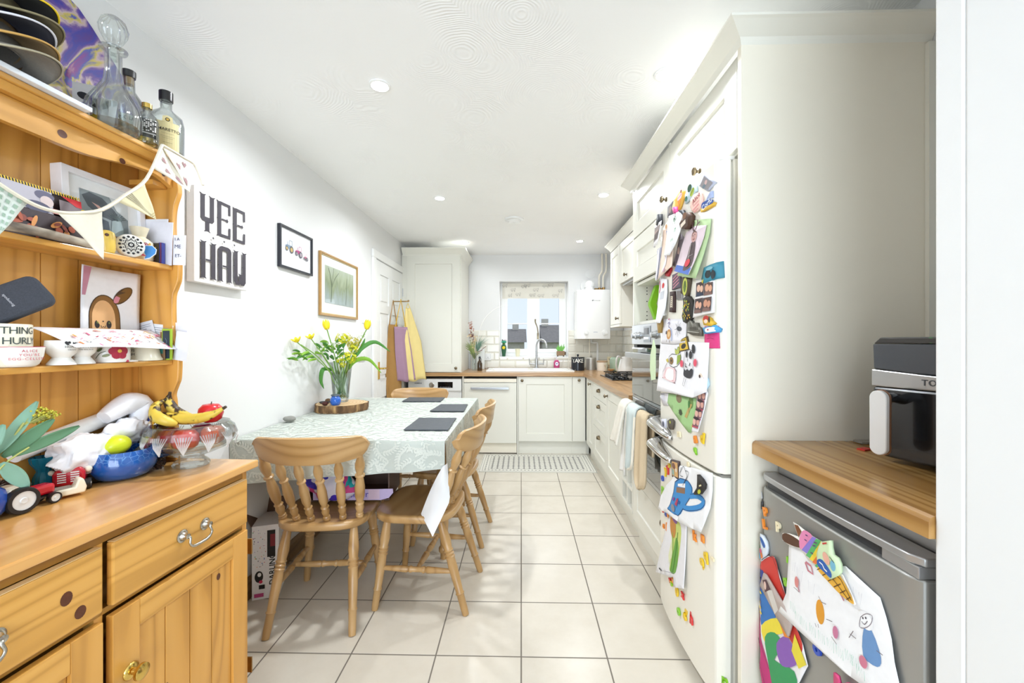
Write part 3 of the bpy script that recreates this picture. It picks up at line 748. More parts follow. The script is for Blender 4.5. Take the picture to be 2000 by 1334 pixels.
mb.cyl((.17, .12, .66), (.17, .279, .66), .05).cyl((.15, .245, .66), (.15, .279, .66), .075); mb.build('flue_elbow', bo)
pp = thing('heating_pipes', 'pair of cream pipes bending up to the ceiling above the boiler', 'pipe', (.97, 5.12, 1.865))
for dx in (0, .05):
    MB().use(MATS['cream_panel']).tube([(dx, 0, .02), (dx, 0, .19), (dx+.035, 0, .27), (dx+.035, 0, .478)], .012, n=10, sm=4).build('pipe', pp)
mb = MB().use(MATS['brass']); mb.tube([(-.08, -.02, .03), (0, -.02, .03), (.06, -.02, .03)], .014).cyl((0, -.02, .0), (0, -.02, .05), .018).cyl((.05, -.02, .0), (.05, -.02, .055), .018).cyl((-.05, -.03, .03), (-.05, -.06, .03), .012); mb.build('valves', pp)
pp = thing('condensate_pipe', 'white plastic pipes dropping behind the canisters under the boiler', 'pipe', (.85, 5.12, .96))
MB().use(MATS['cream_panel']).cyl((0, 0, -.05), (0, 0, .32), .008).build('pipe', pp); MB().use(MATS['white_plastic']).tube([(.02, 0, .319), (.02, 0, .28), (.05, 0, .275), (.095, 0, .275), (.10, 0, .25), (.10, 0, -.05)], .013, n=10).build('pipe', pp)
wp = thing('vent_plate', 'round white plate painted over on the wall above the boiler', 'plate', (.87, YB, 2.1)); MB().use(MATS['wall_paint']).at((0, 0, 0), (PI/2, 0, 0)).lathe([(.058, 0), (.058, .004), (.052, .006), (.0001, .006)], 32).build('disc', wp)
bl = thing('roman_blind', 'cream roller blind with grey sketched animals rolled to the top of the window', 'blind', (wx0+.03, 5.30, 1.805))
plain('blind_cloth', '#e6e2d6', rough=.8, var=.03)
mb = MB().use(MATS['blind_cloth']).box((0, 0, 0), (wx1-wx0-.06, .004, .2)); mb.build('cloth', bl, smooth=0)
MB().use(MATS['gloss_white']).cyl((-.01, .02, .185), (wx1-wx0-.045, .02, .185), .015).build('roller', bl)
a = Art(); r = random.Random(3)
for i in range(13):
    cx, cz = .04+.058*i+r.uniform(-.015, .015), [.16, .035, .10, .04, .15][i % 5]+r.uniform(-.01, .01)
    w_ = r.uniform(.022, .045)
    a.line('#74706c', [(cx-w_, cz), (cx-w_*.8, cz+.02), (cx, cz+.014), (cx+w_*.7, cz+.02), (cx+w_, cz+.03), (cx+w_*.9, cz+.005), (cx+w_*.5, cz-.0), (cx-w_*.6, cz-.002)], .0022, closed=True)
    for q in (-.6, -.3, .5, .75): a.line('#7c7874', [(cx+w_*q, cz), (cx+w_*q*1.05, cz-.02)], .0022)
a.build('print', bl)
ch_ = thing('blind_cord', 'thin bead cord of the blind hanging at right side of window', 'cord', (wx1-.018, 5.29, 1.2)); MB().use(MATS['white_plastic']).tube([(0, 0, 0), (.0, 0, .75)], .0025, n=6).build('bead_chain', ch_)
def plate(name, lb, cat, loc, rz, w, hgt, kind):
    o = thing(name, lb, cat, loc, rz); p = MB().use(MATS['white_plastic']).box((-w/2, -.008, -hgt/2), (w/2, 0, hgt/2)).build('face_plate', o, smooth=0, bevel=.002)
    n = 2 if w > .12 else 1
    for i in range(n):
        cx = 0 if n == 1 else (-.035+.07*i)
        if kind == 'switch': MB().use(MATS['gloss_white']).box((cx-.006, -.012, -.012), (cx+.006, -.0082, .012)).build('rocker', o, smooth=0)
        else:
            MB().use(MATS['dark_void']).box((cx-.003, -.0086, -.012), (cx+.003, -.0081, -.003)).box((cx-.013, -.0086, -.026), (cx-.007, -.0081, -.02)).box((cx+.007, -.0086, -.026), (cx+.013, -.0081, -.02)).build('slots', o, smooth=0)
            MB().use(MATS['gloss_white']).box((cx-.006, -.011, .012), (cx+.006, -.0082, .03)).build('rocker', o, smooth=0)
plate('light_switch', 'white light switch on left wall just before the white door', 'switch', (XL, 3.45, 1.465), PI/2, .086, .12, 'switch')
plate('wall_socket', 'white double socket on the left wall behind the vase of flowers', 'socket', (XL, 3.40, 1.13), PI/2, .146, .086, 'socket')
plate('wall_socket', 'white socket on the tiles behind the dried flowers', 'socket', (-.455, YB-.012, 1.055), 0, .146, .086, 'socket')
# ------------------------------------------------------------ chairs
LEG = [(0, .013), (.06, .016), (.22, .0215), (.31, .0175), (.325, .0215), (.345, .0165), (.36, .0215), (.38, .0165), (.395, .0215), (.415, .018), (.50, .0195), (.76, .0155), (.775, .019), (.79, .0155), (.93, .0150), (1, .0135)]
SPN = [(0, .0115), (.04, .0135), (.055, .0145), (.07, .0115), (.085, .0135), (.10, .010), (.18, .0155), (.235, .0115), (.25, .0155), (.27, .0105), (.36, .0165), (.50, .0175), (.62, .013), (.66, .0105), (.675, .0165), (.69, .0165), (.705, .0105), (.80, .0165), (.86, .0165), (.95, .010), (1, .009)]
STR = [(0, .009), (.08, .011), (.36, .0155), (.385, .012), (.40, .0155), (.42, .0155), (.44, .012), (.56, .012), (.58, .0155), (.60, .0155), (.615, .012), (.64, .0155), (.92, .011), (1, .009)]
def make_chair(label):
    c = thing('dining_chair', label, 'chair', (0, 0, 0), 0, 'pine farmhouse dining chairs')
    B, BX = MATS['beech'], MATS['beech_x']
    def outline(a):
        s_, k = math.sin(a), math.cos(a); e = .55
        x = .212*math.copysign(abs(k)**e, k); y = .195*math.copysign(abs(s_)**(.6), s_)
        x *= 1.0+.05*(y/.195); return x, y+.045
    n = 40; mb = MB().use(BX); rings = []
    for (sc, z) in ((.0, .4375), (.35, .438), (.7, .443), (.90, .449), (.97, .4495), (1.0, .444), (1.0, .421), (.96, .413), (.0, .412)):
        rings.append([((outline(2*PI*i/n)[0])*sc, (outline(2*PI*i/n)[1]-.045)*sc+.045, z) for i in range(n)])
    vs = [p for r_ in rings for p in r_]; fs = []
    for j in range(len(rings)-1):
        for i in range(n):
            k = (i+1) % n; fs.append((j*n+i, j*n+k, (j+1)*n+k, (j+1)*n+i))
    mb.add(vs, fs).build('seat', c, smooth=50)
    tops = {}; feet = {}
    for sx in (-1, 1):
        for sy, ty, fy, fx in ((-1, -.085, -.215, .178), (1, .17, .215, .19)):
            t = (sx*.145, ty, .415); f = (sx*fx, fy, 0.0); tops[sx, sy] = Vector(t); feet[sx, sy] = Vector(f)
            MB().use(B).turn(t, f, [(q, r_*1.1) for q, r_ in LEG]).build('leg', c, smooth=50)
    pt = lambda sx, sy, q: tops[sx, sy].lerp(feet[sx, sy], q)
    mids = []
    for sx in (-1, 1):
        a, b = pt(sx, -1, .55), pt(sx, 1, .55); mids.append((a+b)/2)
        MB().use(B).turn(a, b, STR).build('stretcher', c, smooth=50)
    MB().use(B).turn(mids[0], mids[1], STR).build('stretcher', c, smooth=50)
    def crest(u, h, o):
        s_ = 2*u-1; x = .24*s_; y = -.252+.07*abs(s_)**2.2
        top = .855-.006*(s_**2); bot = .735+.030*abs(s_)**3
        e = max(0, abs(s_)-.84)/.16; m_ = (top+bot)/2+.004; k_ = math.sqrt(max(.03, 1-e*e)); top = m_+(top-m_)*k_; bot = m_+(bot-m_)*k_
        z = bot+(top-bot)*h
        return (x, y+o-.012*(1-h)*0-.02*(h-.0), z)
    mb = MB().use(BX); N = 48
    prof = [(0, .0), (0, .012), (.04, .018), (.5, .020), (.94, .017), (1, .010), (1, .004), (.96, -.002), (.5, .0), (.04, -.002)]
    vs = []; fs = []
    for i in range(N+1):
        for (h, o) in prof: vs.append(crest(i/N, h, o))
    K = len(prof)
    for i in range(N):
        for k in range(K):
            k2 = (k+1) % K; fs.append((i*K+k, i*K+k2, (i+1)*K+k2, (i+1)*K+k))
    fs += [tuple(range(K)), tuple(N*K+k for k in range(K))[::-1]]
    mb.add(vs, fs).build('crest_rail', c, smooth=45)
    for i in range(6):
        s_ = -1+2*i/5; outer = abs(s_) > .99
        b = Vector((s_*.168, -.105+.028*s_*s_, .443)); h = crest((s_*.205/.24+1)/2, .12, .009); t = Vector(h)
        p = [(q, r_*(1.28 if outer else 1.14)) for q, r_ in SPN]
        MB().use(B).turn(b, t, p, 16).build('spindle', c, smooth=50)
    return c
ch1 = make_chair('farmhouse spindle chair at near end of table, back to the viewer, bags on seat')
ch1.location = (-.915, 1.925, 0); ch1.rotation_euler.z = math.radians(5)
copy_tree(ch1, loc=(-.452, 2.065, 0), rotz=math.radians(85), label='farmhouse spindle chair nearest the viewer on the aisle side of table')
copy_tree(ch1, loc=(-.44, 2.67, 0), rotz=math.radians(86), label='farmhouse spindle chair on the aisle side nearer the window, partly hidden by its neighbour')
copy_tree(ch1, loc=(-.85, 3.235, 0), rotz=math.radians(180), label='farmhouse chair at the far end of the table, only its crest rail above the cloth')

# ------------------------------------------------------------ dining table and cloth
tb = thing('dining_table', 'wooden dining table against the left wall hidden under a sage leaf-print cloth', 'table', (-.84, 2.55, 0))
MB().use(MATS['beech_x']).box((-.47, -.69, .765), (.47, .68, .793)).build('tabletop', tb, smooth=0)
mb = MB().use(MATS['beech_x'])
mb.box((-.42, -.23, .68), (.42, -.21, .764)).box((-.42, .60, .68), (.42, .62, .764)).box((-.42, -.2095, .68), (-.40, .5995, .764)).box((.40, -.2095, .68), (.42, .5995, .764)); mb.build('apron', tb, smooth=0)
for sx in (-1, 1):
    for y in (-.195, .56): MB().use(MATS['beech']).box((sx*.394-.03, y-.03, .62), (sx*.394+.03, y+.03, .7645)).turn((sx*.394, y, .62), (sx*.394, y, 0), [(0, .026), (.03, .03), (.05, .018), (.10, .04), (.25, .045), (.36, .022), (.38, .03), (.40, .02), (.6, .028), (.88, .02), (.90, .03), (.93, .03), (.95, .02), (1, .02)], 18).build('leg', tb, smooth=50)
TX0, TX1, TY0, TY1, TZ = XL+.003, -.345, 1.845, 3.245, .80
plain('cloth', '#bfc5bd', rough=.75, var=.02, bump=.05, bscale=400); plain('cloth_leaf', '#d2d6cd', rough=.75, var=.02); plain('cloth_back', '#e9e9ea', rough=.7, var=.02)
def fdrop(x): return .125+.075*((TX1-x)/(TX1-TX0))
def clothf(x, y, h):
    dx = max(0, x-TX1); dy = max(0, TY0-y); xx = min(x, TX1); yy = max(y, TY0)
    z = TZ-dx-dy+.0012*math.sin(9*x+3)*math.cos(7*y)
    w = .007*math.sin(26*x+2)*min(1, dy/.1); w2 = .008*math.sin(22*y)*min(1, dx/.1)
    e = .006
    r1 = min(1, dy/e); r2 = min(1, dx/e)
    return (xx+(h+.004)*r2+w2+.04*dx*dx, yy-(h+.004)*r1-w-.05*dy, z+h*(1 if dx+dy < e else .0))
cl = MB(); cl.use(MATS['cloth'])
cl.grid(lambda u, v: clothf(TX0+(TX1-TX0)*u, TY0+(TY1-TY0)*v, 0), 40, 40)
cl.grid(lambda u, v: clothf(TX0+(TX1-TX0)*u, TY0-fdrop(TX0+(TX1-TX0)*u)*v, 0), 60, 6)
cl.grid(lambda u, v: clothf(TX1+.20*v, TY0+(TY1-TY0)*u, 0), 60, 10)
R2 = random.Random(11)
def leafy(cx, cy, ang):
    cl.use(MATS['cloth_leaf'])
    L = .075; pts = []
    for k in range(7):
        t = k/6; a = ang+.5*(t-.5); 
        pts.append((cx+math.cos(a)*L*(t-.5), cy+math.sin(a)*L*(t-.5)))
    def ok(p): return TX0+.004 < p[0] < TX1+.19 and TY0-fdrop(min(p[0], TX1))+.004 < p[1] < TY1-.004 and not (p[0] > TX1-.002 and p[1] < TY0+.002)
    def side(p): return (p[0] > TX1, p[1] < TY0)
    def face(ps):
        if all(ok(p) for p in ps) and len({side(p) for p in ps}) == 1: cl.add([clothf(p[0], p[1], .0012) for p in ps], [tuple(range(len(ps)))])
    for k in range(6):
        (x0, y0), (x1, y1) = pts[k], pts[k+1]; d = math.atan2(y1-y0, x1-x0); w = .0009
        face([(x0+w*math.sin(d), y0-w*math.cos(d)), (x1+w*math.sin(d), y1-w*math.cos(d)), (x1-w*math.sin(d), y1+w*math.cos(d)), (x0-w*math.sin(d), y0+w*math.cos(d))])
        for s_ in (-1, 1):
            a = d+s_*.75; l = .020; q = .0042
            ca, sa = math.cos(a), math.sin(a)
            P = lambda t_, w_: (x1+ca*l*t_-sa*w_, y1+sa*l*t_+ca*w_)
            face([P(0, 0), P(.35, -q), P(.7, -q*.8), P(1, 0), P(.7, q*.8), P(.35, q)])
step = .052
yy = TY0-.2; row = 0
while yy < TY1:
    xx = TX0+(row % 2)*step/2
    while xx < TX1+.3:
        leafy(xx+R2.uniform(-.01, .01), yy+R2.uniform(-.01, .01), R2.uniform(0, 2*PI)); xx += step*1.05
    yy += step; row += 1
cl.use(MATS['cloth_back'])
A, B_, T_, C_ = Vector((-.352, 1.832, .69)), Vector((-.322, 1.85, .53)), Vector((-.392, 1.805, .385)), Vector((-.462, 1.86, .455))
A2 = Vector((-.334, 1.846, .70))
def flap(u, v):
    rt = A2.lerp(B_, v/.55) if v < .55 else B_.lerp(T_, (v-.55)/.45)
    p = A.lerp(C_, v)*(1-u)+rt*u
    return (p.x, p.y-.02*math.sin(PI*u)*math.sin(PI*min(1, v+.15))+.018*(1-u)*v, p.z+.015*math.sin(PI*v)*(1-u))
cl.grid(flap, 12, 12)
clo = cl.build('tablecloth', None, smooth=60, fixn=False); tag(clo, 'pale sage tablecloth printed with white leaf sprigs, draped over the dining table', 'tablecloth')
def slate(pts, lb):
    r = random.Random(len(lb)); cx = sum(p[0] for p in pts)/4; cy = sum(p[1] for p in pts)/4; out = []
    for i in range(4):
        a, b = pts[i], pts[(i+1) % 4]
        for k in range(9):
            t = k/9; out.append((a[0]+(b[0]-a[0])*t-cx+r.uniform(-.0015, .0015), a[1]+(b[1]-a[1])*t-cy+r.uniform(-.0015, .0015)))
    o = MB().use(MATS['slate']).prism(out, 0, .005, 'xy').build('slate_placemat', None, smooth=0, loc=(cx, cy, .8045)); tag(o, lb, 'placemat', 'dark slate placemats on the table'); return o
slate([(-.588, 2.04), (-.364, 2.04), (-.376, 2.358), (-.592, 2.358)], 'dark slate placemat nearest the viewer on the table')
slate([(-.582, 2.594), (-.364, 2.59), (-.375, 2.874), (-.564, 2.874)], 'dark slate placemat in the middle of the three')
slate([(-.882, 3.012), (-.597, 3.014), (-.603, 3.22), (-.885, 3.22)], 'dark slate placemat at the far end of the table')
m, t = new_mat('bark', .9)
v = t.coord((1, 1, .25)); n1 = t.n('TexNoise', Scale=26.0, Detail=5.0); t.l(v, n1.inputs['Vector'])
t.l(t.ramp(n1.outputs['Fac'], [(.3, '#3d2c1e'), (.5, '#7a5b3d'), (.68, '#c09a68')]), t.b.inputs['Base Color']); t.bump(n1.outputs['Fac'], 1.0, .02)
m, t = new_mat('end_grain', .6)
n1 = t.n('TexWave', Scale=14.0, Distortion=3.0, wave_type='RINGS', rings_direction='Z'); t.l(t.coord(), n1.inputs['Vector'])
t.l(t.ramp(n1.outputs['Fac'], [(0, '#c9a274'), (1, '#dcbf95')]), t.b.inputs['Base Color'])
lg = thing('log_slice', 'thick slice of log with bark under the vase of flowers', 'log slice', (-1.172, 2.65, .802))
def rad(i, n): 
    a = 2*PI*i/n; return 1+.05*math.sin(2*a+1)+.03*math.sin(5*a)+.012*math.sin(17*a)
n = 72
mb = MB().use(MATS['bark']); vs = []; fs = []
for z, k in ((0, .97), (.015, 1.0), (.033, .99), (.048, 1.0)):
    for i in range(n): vs.append((.155*k*rad(i, n)*math.cos(2*PI*i/n)*(1+.01*math.sin(31*i+z*90)), .155*k*rad(i, n)*math.sin(2*PI*i/n)*(1+.01*math.sin(23*i)), z))
for j in range(3):
    for i in range(n): fs.append((j*n+i, j*n+(i+1) % n, (j+1)*n+(i+1) % n, (j+1)*n+i))
mb.add(vs, fs).build('bark_edge', lg, smooth=40)
MB().use(MATS['end_grain']).prism([(.150*rad(i, n)*math.cos(2*PI*i/n), .15*rad(i, n)*math.sin(2*PI*i/n)) for i in range(n)], .0005, .0482, 'xy').build('cut_face', lg, smooth=0)
LZ = .8508
vs_ = thing('flower_vase', 'tall clear glass vase on the log slice', 'vase', (-1.20, 2.70, LZ))
MB().use(MATS['clear_glass']).lathe([(.0001, 0), (.046, 0), (.05, .02), (.058, .12), (.066, .20), (.074, .262), (.0715, .263), (.0635, .2), (.055, .12), (.046, .022), (.0001, .018)], 36).build('glass_body', vs_)
MB().use(thin_glass('water', (.90, .95, .90, 1))).lathe([(.0001, .019), (.0455, .022), (.0545, .12), (.0625, .195), (.0001, .195)], 36).build('water', vs_)
plain('leaf_green', '#4c8a35', rough=.5, var=.25, scale=30); plain('stem_green', '#7da64a', rough=.5, var=.15, scale=30); plain('leaf_bright', '#7fae2f', rough=.5, var=.2, scale=30)
plain('petal_yellow', '#f7dc1c', rough=.5, var=.12, scale=40); plain('petal_lime', '#d3cf1d', rough=.6, var=.3, scale=60); plain('petal_white', '#fbfbf2', rough=.6, var=.03); plain('petal_olive', '#b7ab2c', rough=.7, var=.3, scale=60)
fl = thing('flower_bouquet', 'bouquet of yellow tulips, yellow and white blooms and greenery standing in the glass vase', 'flowers', (-1.20, 2.70, LZ+.02))
def stem(tip, base=None, r=.0028, mid=None):
    a = R.uniform(0, 6.28); b = base or (.025*math.cos(a), .025*math.sin(a), .006)
    b = (b[0]-tip[0]*.12, b[1]-tip[1]*.12, b[2])
    m_ = mid or (tip[0]*.35, tip[1]*.35, tip[2]*.55)
    return [b, (b[0]*.3+m_[0]*.6, b[1]*.3+m_[1]*.6, m_[2]*.6), m_, tip]
def tulip(tip, tilt):
    st = MB().use(MATS['stem_green']).tube(stem(tip), .0035, n=6, sm=4).build('stem', fl)
    h = MB().use(MATS['petal_yellow'])
    for k in range(6):
        a0 = k*PI/3; rr = .0215 if k % 2 else .0195
        def f(u, v, a0=a0, rr=rr):
            a = a0+(u-.5)*1.35*math.sin(PI*min(.999, v*.85+.12)); r_ = rr*math.sin(PI*(.10+.72*v))**.7
            return (r_*math.cos(a), r_*math.sin(a), .066*v)
        h.grid(f, 5, 7)
    o = h.build('tulip_head', fl, smooth=60, solid=.0008); o.location = tip; o.rotation_euler = tilt
def long_leaf(pts, w, mat='leaf_green'):
    P = smooth_path(pts, 5); mb = MB().use(MATS[mat]); vs = []; N = len(P)
    for i, p in enumerate(P):
        d = (P[min(i+1, N-1)]-P[max(i-1, 0)]).normalized(); s_ = d.cross(Vector((0, 1, .15))).normalized(); ww = w*math.sin(PI*min(.98, .12+.88*i/(N-1)))**.8
        vs += [p-s_*ww, p+Vector((0, ww*.35, 0)), p+s_*ww]
    fs = []
    for i in range(N-1): fs += [(3*i, 3*i+1, 3*i+4, 3*i+3), (3*i+1, 3*i+2, 3*i+5, 3*i+4)]
    mb.add(vs, fs).build('leaf', fl, smooth=60, solid=.0008)
def small_flower(mb, c, r, petals=5, up=(0, -.4, .6)):
    q = Vector(up).to_track_quat('Z', 'Y')
    for k in range(petals):
        a = 2*PI*k/petals; vs = [(0, 0, 0), (r*.5*math.cos(a-.5), r*.5*math.sin(a-.5), r*.15), (r*math.cos(a), r*math.sin(a), r*.35), (r*.5*math.cos(a+.5), r*.5*math.sin(a+.5), r*.15)]
        mb.add([Vector(c)+q @ Vector(p) for p in vs], [(0, 1, 2, 3)])
tulip((-.045, -.10, .455), (math.radians(-5), math.radians(-12), 0)); tulip((.165, .02, .46), (0, math.radians(10), 0))
for tip in ((-.095, -.36, .375), (-.07, -.25, .395)):
    MB().use(MATS['stem_green']).tube(stem(tip), .0028, n=6, sm=4).build('stem', fl)
    mb = MB().use(MATS['petal_yellow'])
    for k in range(6):
        a = k*PI/3
        def f(u, v, a=a): 
            r_ = .004+.026*v; w = (u-.5)*.022*math.sin(PI*min(.97, v*.8+.15)); return (r_*math.cos(a)-w*math.sin(a), r_*math.sin(a)+w*math.cos(a), .030*v-.004*v*v)
        mb.grid(f, 3, 4)
    o = mb.build('trumpet_bloom', fl, smooth=60, solid=.0006); o.location = tip; o.rotation_euler = (math.radians(20), math.radians(-10), 0)
for (cx, cy, cz, s_, n_, mt, pr) in ((.03, -.02, .40, .055, 60, 'petal_lime', .013), (.085, .0, .37, .055, 60, 'petal_olive', .012), (-.035, -.04, .36, .035, 26, 'petal_white', .014), (.13, .02, .42, .035, 30, 'petal_white', .010), (.085, -.07, .275, .05, 60, 'petal_lime', .011), (.10, -.04, .33, .04, 30, 'petal_lime', .010), (-.05, -.16, .33, .03, 14, 'petal_white', .010), (.02, -.06, .255, .02, 20, 'petal_lime', .010), (.05, -.08, .23, .02, 20, 'petal_lime', .010)):
    MB().use(MATS['stem_green']).tube(stem((cx, cy, cz-.03)), .0025, n=6, sm=3).build('stem', fl)
    mb = MB().use(MATS[mt]); gm = MB().use(MATS['leaf_bright'])
    for k in range(n_):
        v = Vector((R.gauss(0, 1), R.gauss(0, 1), R.gauss(0, 1))).normalized()*s_*R.uniform(.6, 1.0); v.z *= .75
        small_flower(mb, (cx+v.x, cy+v.y, cz+v.z), pr, 5, v)
        if k % 3 == 0: gm.tube([(cx, cy, cz-.03), (cx+v.x*.9, cy+v.y*.9, cz+v.z*.9)], .0009, n=4)
    hd = mb.build('flower_cluster', fl, smooth=0); gm.build('stalklets', hd, smooth=0)
for k in range(46):
    a = R.uniform(0, 6.28); rr = R.uniform(.0, .12); cx, cy, cz = rr*math.cos(a)-.02, rr*math.sin(a)*.8-.03, R.uniform(.24, .38)
    d = Vector((math.cos(a), math.sin(a), R.uniform(-.1, .8))).normalized()*R.uniform(.035, .06)
    long_leaf([(cx, cy, cz), (cx+d.x*.5, cy+d.y*.5, cz+d.z*.6+.005), (cx+d.x, cy+d.y, cz+d.z)], .009, 'leaf_green' if k % 3 else 'leaf_bright')
for k in range(12):   # lanceolate leaves out to the left
    x = -.055-.003*k; y = -.22-.015*k; z = .27+.012*(k % 5)
    a = R.uniform(-.6, .7); L = R.uniform(.05, .08)
    long_leaf([(x, y, z), (x-L*.2*math.cos(a), y-.5*L, z+L*.5*math.sin(a)), (x-L*.3*math.cos(a), y-L, z+L*math.sin(a)-.01)], .008, 'leaf_green' if k % 2 else 'leaf_bright')
MB().use(MATS['stem_green']).tube([(.02, .01, .01), (-.03, -.03, .14), (-.05, -.2, .28), (-.09, -.33, .36)], .0032, n=6, sm=4).build('stem', fl)
long_leaf([(-.035, -.04, .19), (-.075, -.09, .20), (-.085, -.10, .13), (-.07, -.09, .075)], .014)
long_leaf([(.04, -.02, .17), (.10, -.02, .25), (.19, -.01, .26), (.27, .0, .17)], .014, 'leaf_bright')
long_leaf([(.06, .0, .24), (.14, .02, .34), (.22, .04, .375), (.31, .06, .31)], .014)
long_leaf([(.05, .0, .24), (.12, .02, .32), (.15, .03, .40)], .013)
for k in range(12):
    a = k*.52; MB().use(MATS['stem_green']).tube([(.028*math.cos(a)+.015, .028*math.sin(a), .008), (.02*math.cos(a+2), .02*math.sin(a+2), .12), (.045*math.cos(a+2.6), .045*math.sin(a+2.6), .25)], .003, n=6, sm=3).build('stem', fl)
pot = thing('small_pot', 'small shiny blue pot with a dark lid on the log slice', 'pot', (-1.165, 2.545, LZ))
MB().use(plain('blue_glaze', '#1d5dbb', rough=.12, var=.1, coat=.5)).lathe([(.0001, 0), (.022, 0), (.029, .008), (.033, .025), (.030, .042), (.023, .053), (.024, .058), (.0001, .058)], 28).build('pot_body', pot)
MB().use(plain('pot_lid', '#4a5660', rough=.4)).lathe([(.026, .0585), (.028, .062), (.025, .067), (.0001, .069)], 28).build('lid', pot)
def pebble(name, lb, loc, r, col, seed, rz=0):
    rr = random.Random(seed); mb = MB().use(plain('stone_'+col[1:], col, rough=.7, var=.25, scale=60)); mb.ball((0, 0, r[2]), r, 18, 12)
    mb.v = [v*(1+.12*noise.noise(v*28+Vector((seed, 0, 0)))) for v in mb.v]; mz = min(v.z for v in mb.v); mb.v = [v-Vector((0, 0, mz)) for v in mb.v]
    o = mb.build(name, None, smooth=60, loc=loc, rot=(0, 0, rz)); tag(o, lb, 'stone'); return o
pebble('pebble', 'grey speckled pebble alone on the tablecloth by the left wall', (-1.285, 2.245, .805), (.035, .024, .016), '#8d8c86', 3)
pebble('conker', 'dark red brown conker beside the blue pot', (-1.222, 2.525, LZ), (.019, .017, .013), '#4a1e16', 5)
pebble('slate_chip', 'flat dark stone lying on the left of the log slice', (-1.265, 2.61, LZ), (.032, .02, .008), '#3b3c40', 6, .4)
pebble('acorn', 'brown acorn cup behind the flat dark stone', (-1.27, 2.665, LZ), (.020, .015, .013), '#6f5438', 7)
pebble('fir_cone', 'small brown cone between the acorn and the blue pot', (-1.20, 2.600, LZ), (.016, .018, .018), '#5a4029', 8)

# ------------------------------------------------------------ under the table
bx = thing('toy_box', 'tall white toy carton printed with black lettering on the floor beside the wall', 'box', (-1.19, 1.985, 0), math.radians(20))
ww, dd, hh = .115, .18, .355
MB().use(C('#f1f0f2')).box((-ww, 0, 0), (0, dd, hh)).build('carton', bx, smooth=0)
MB().use(C('#5b4030')).add([(-ww, 0, hh), (-ww, dd, hh), (-ww-.045, dd-.01, hh+.085), (-ww-.045, .01, hh+.085)], [(0, 1, 2, 3)]).add([(-ww, dd, hh), (0, dd, hh), (0.01, dd+.02, hh+.07), (-ww-.01, dd+.02, hh+.07)], [(0, 1, 2, 3)]).build('open_flaps', bx, smooth=0, solid=.003)
a = Art(f=lambda u, v, h: (-ww+u, -h, v))
a.rect('#1b1a1e', .065, .20, .100, .33); a.rect('#7d2430', .078, .25, .1, .31); a.text('#141416', 'DARLING', .088, .14, .036, bold=.015, rot=PI/2); a.ell('#17171a', .03, .11, .018, .028); a.ell('#f4f4f4', .032, .12, .008, .01); a.ell('#c22f52', .038, .085, .008, .008); a.rect('#1a1a1c', .03, .05, .055, .07); a.rect('#c24a86', .01, .012, .05, .03)
r = random.Random(9)
for k in range(46): a.ell(r.choice(['#c33353', '#2f5bb0', '#3aa56a', '#e07b2e', '#26232a', '#7a3fb0']), r.uniform(.008, .062), r.uniform(.16, .34), r.uniform(.001, .003), r.uniform(.001, .003), 6)
a.build('front_print', bx)
a = Art(f=lambda u, v, h: (h, u, v))
a.text('#141416', 'CARNL', .115, .19, .045, bold=.02, rot=PI/2); a.rect('#18181b', .05, .165, .085, .225); a.rect('#e2852e', .085, .18, .10, .20); a.rect('#1f2a4a', .12, .265, .16, .33); a.rect('#c5433e', .035, .235, .06, .26)
a.poly('#4b3a8c', [(.065, .045), (.05, .065), (.045, .085), (.057, .092), (.066, .083), (.078, .092), (.09, .083), (.088, .065)])
for k in range(40): a.ell(r.choice(['#c33353', '#2f5bb0', '#3aa56a', '#e07b2e', '#8a86b5']), r.uniform(.01, .17), r.uniform(.03, .34), r.uniform(.001, .003), r.uniform(.001, .003), 6)
for k in range(30): q = r.uniform(.055, .19); a.rect('#28282c', .15+r.uniform(0, .015), q, .157+r.uniform(0, .018), q+.005)
a.build('side_print', bx)
bx = thing('game_box', 'open lilac cardboard box with a flap and brown inside on the near chair', 'box', (-.87, 2.0, .452), math.radians(4))
mb = MB().use(C('#5d4438')); w, d, h = .21, .26, .145; t_ = .006
mb.box((-w, 0.03, 0), (w, d, t_)).box((-w, .03, t_+.0002), (-w+t_, d, h)).box((w-t_, .03, t_+.0002), (w, d, h)).box((-w+t_+.0002, d-t_, t_+.0002), (w-t_-.0002, d, h)); mb.build('box_walls', bx, smooth=0)
fp = MB().use(C('#cdb9dd')).prism([(-.16, .0), (-.16, -.05), (.17, -.055), (.21, -.045), (.232, -.02), (.23, .0)], -.003, .0, 'xz').at().build('flap', bx, smooth=0, loc=(0, .02, .062))
a = Art(f=lambda u, v, h: (u, -.0035-h, v)); a.text('#4b3aa6', 'Memory', .055, -.025, .045, bold=.0); a.poly('#e2c6d8', [(.11, -.001), (.11, -.05), (.165, -.05), (.165, -.001)]); a.build('script_print', fp)
m, t = new_mat('bag_print', .35)
vo = t.n('TexVoronoi', Scale=19.0); dn = t.n('TexNoise', Scale=9.0, Detail=2.0); t.l(t.coord(), dn.inputs['Vector'])
mx = t.n('MixRGB'); mx.inputs[0].default_value = .22; t.l(t.coord(), mx.inputs[1]); t.l(dn.outputs['Color'], mx.inputs[2]); t.l(mx.outputs[0], vo.inputs['Vector'])
sp = t.n('SeparateXYZ'); t.l(vo.outputs['Color'], sp.inputs[0])
rp = t.ramp(sp.outputs[0], [(0, '#2f2bb0'), (.2, '#efe9f6'), (.42, '#4b36c4'), (.55, '#f4eef8'), (.72, '#e24f92'), (.82, '#2bb3b8'), (.9, '#f3eef5')]); rp.node.color_ramp.interpolation = 'CONSTANT'
t.l(rp, t.b.inputs['Base Color'])
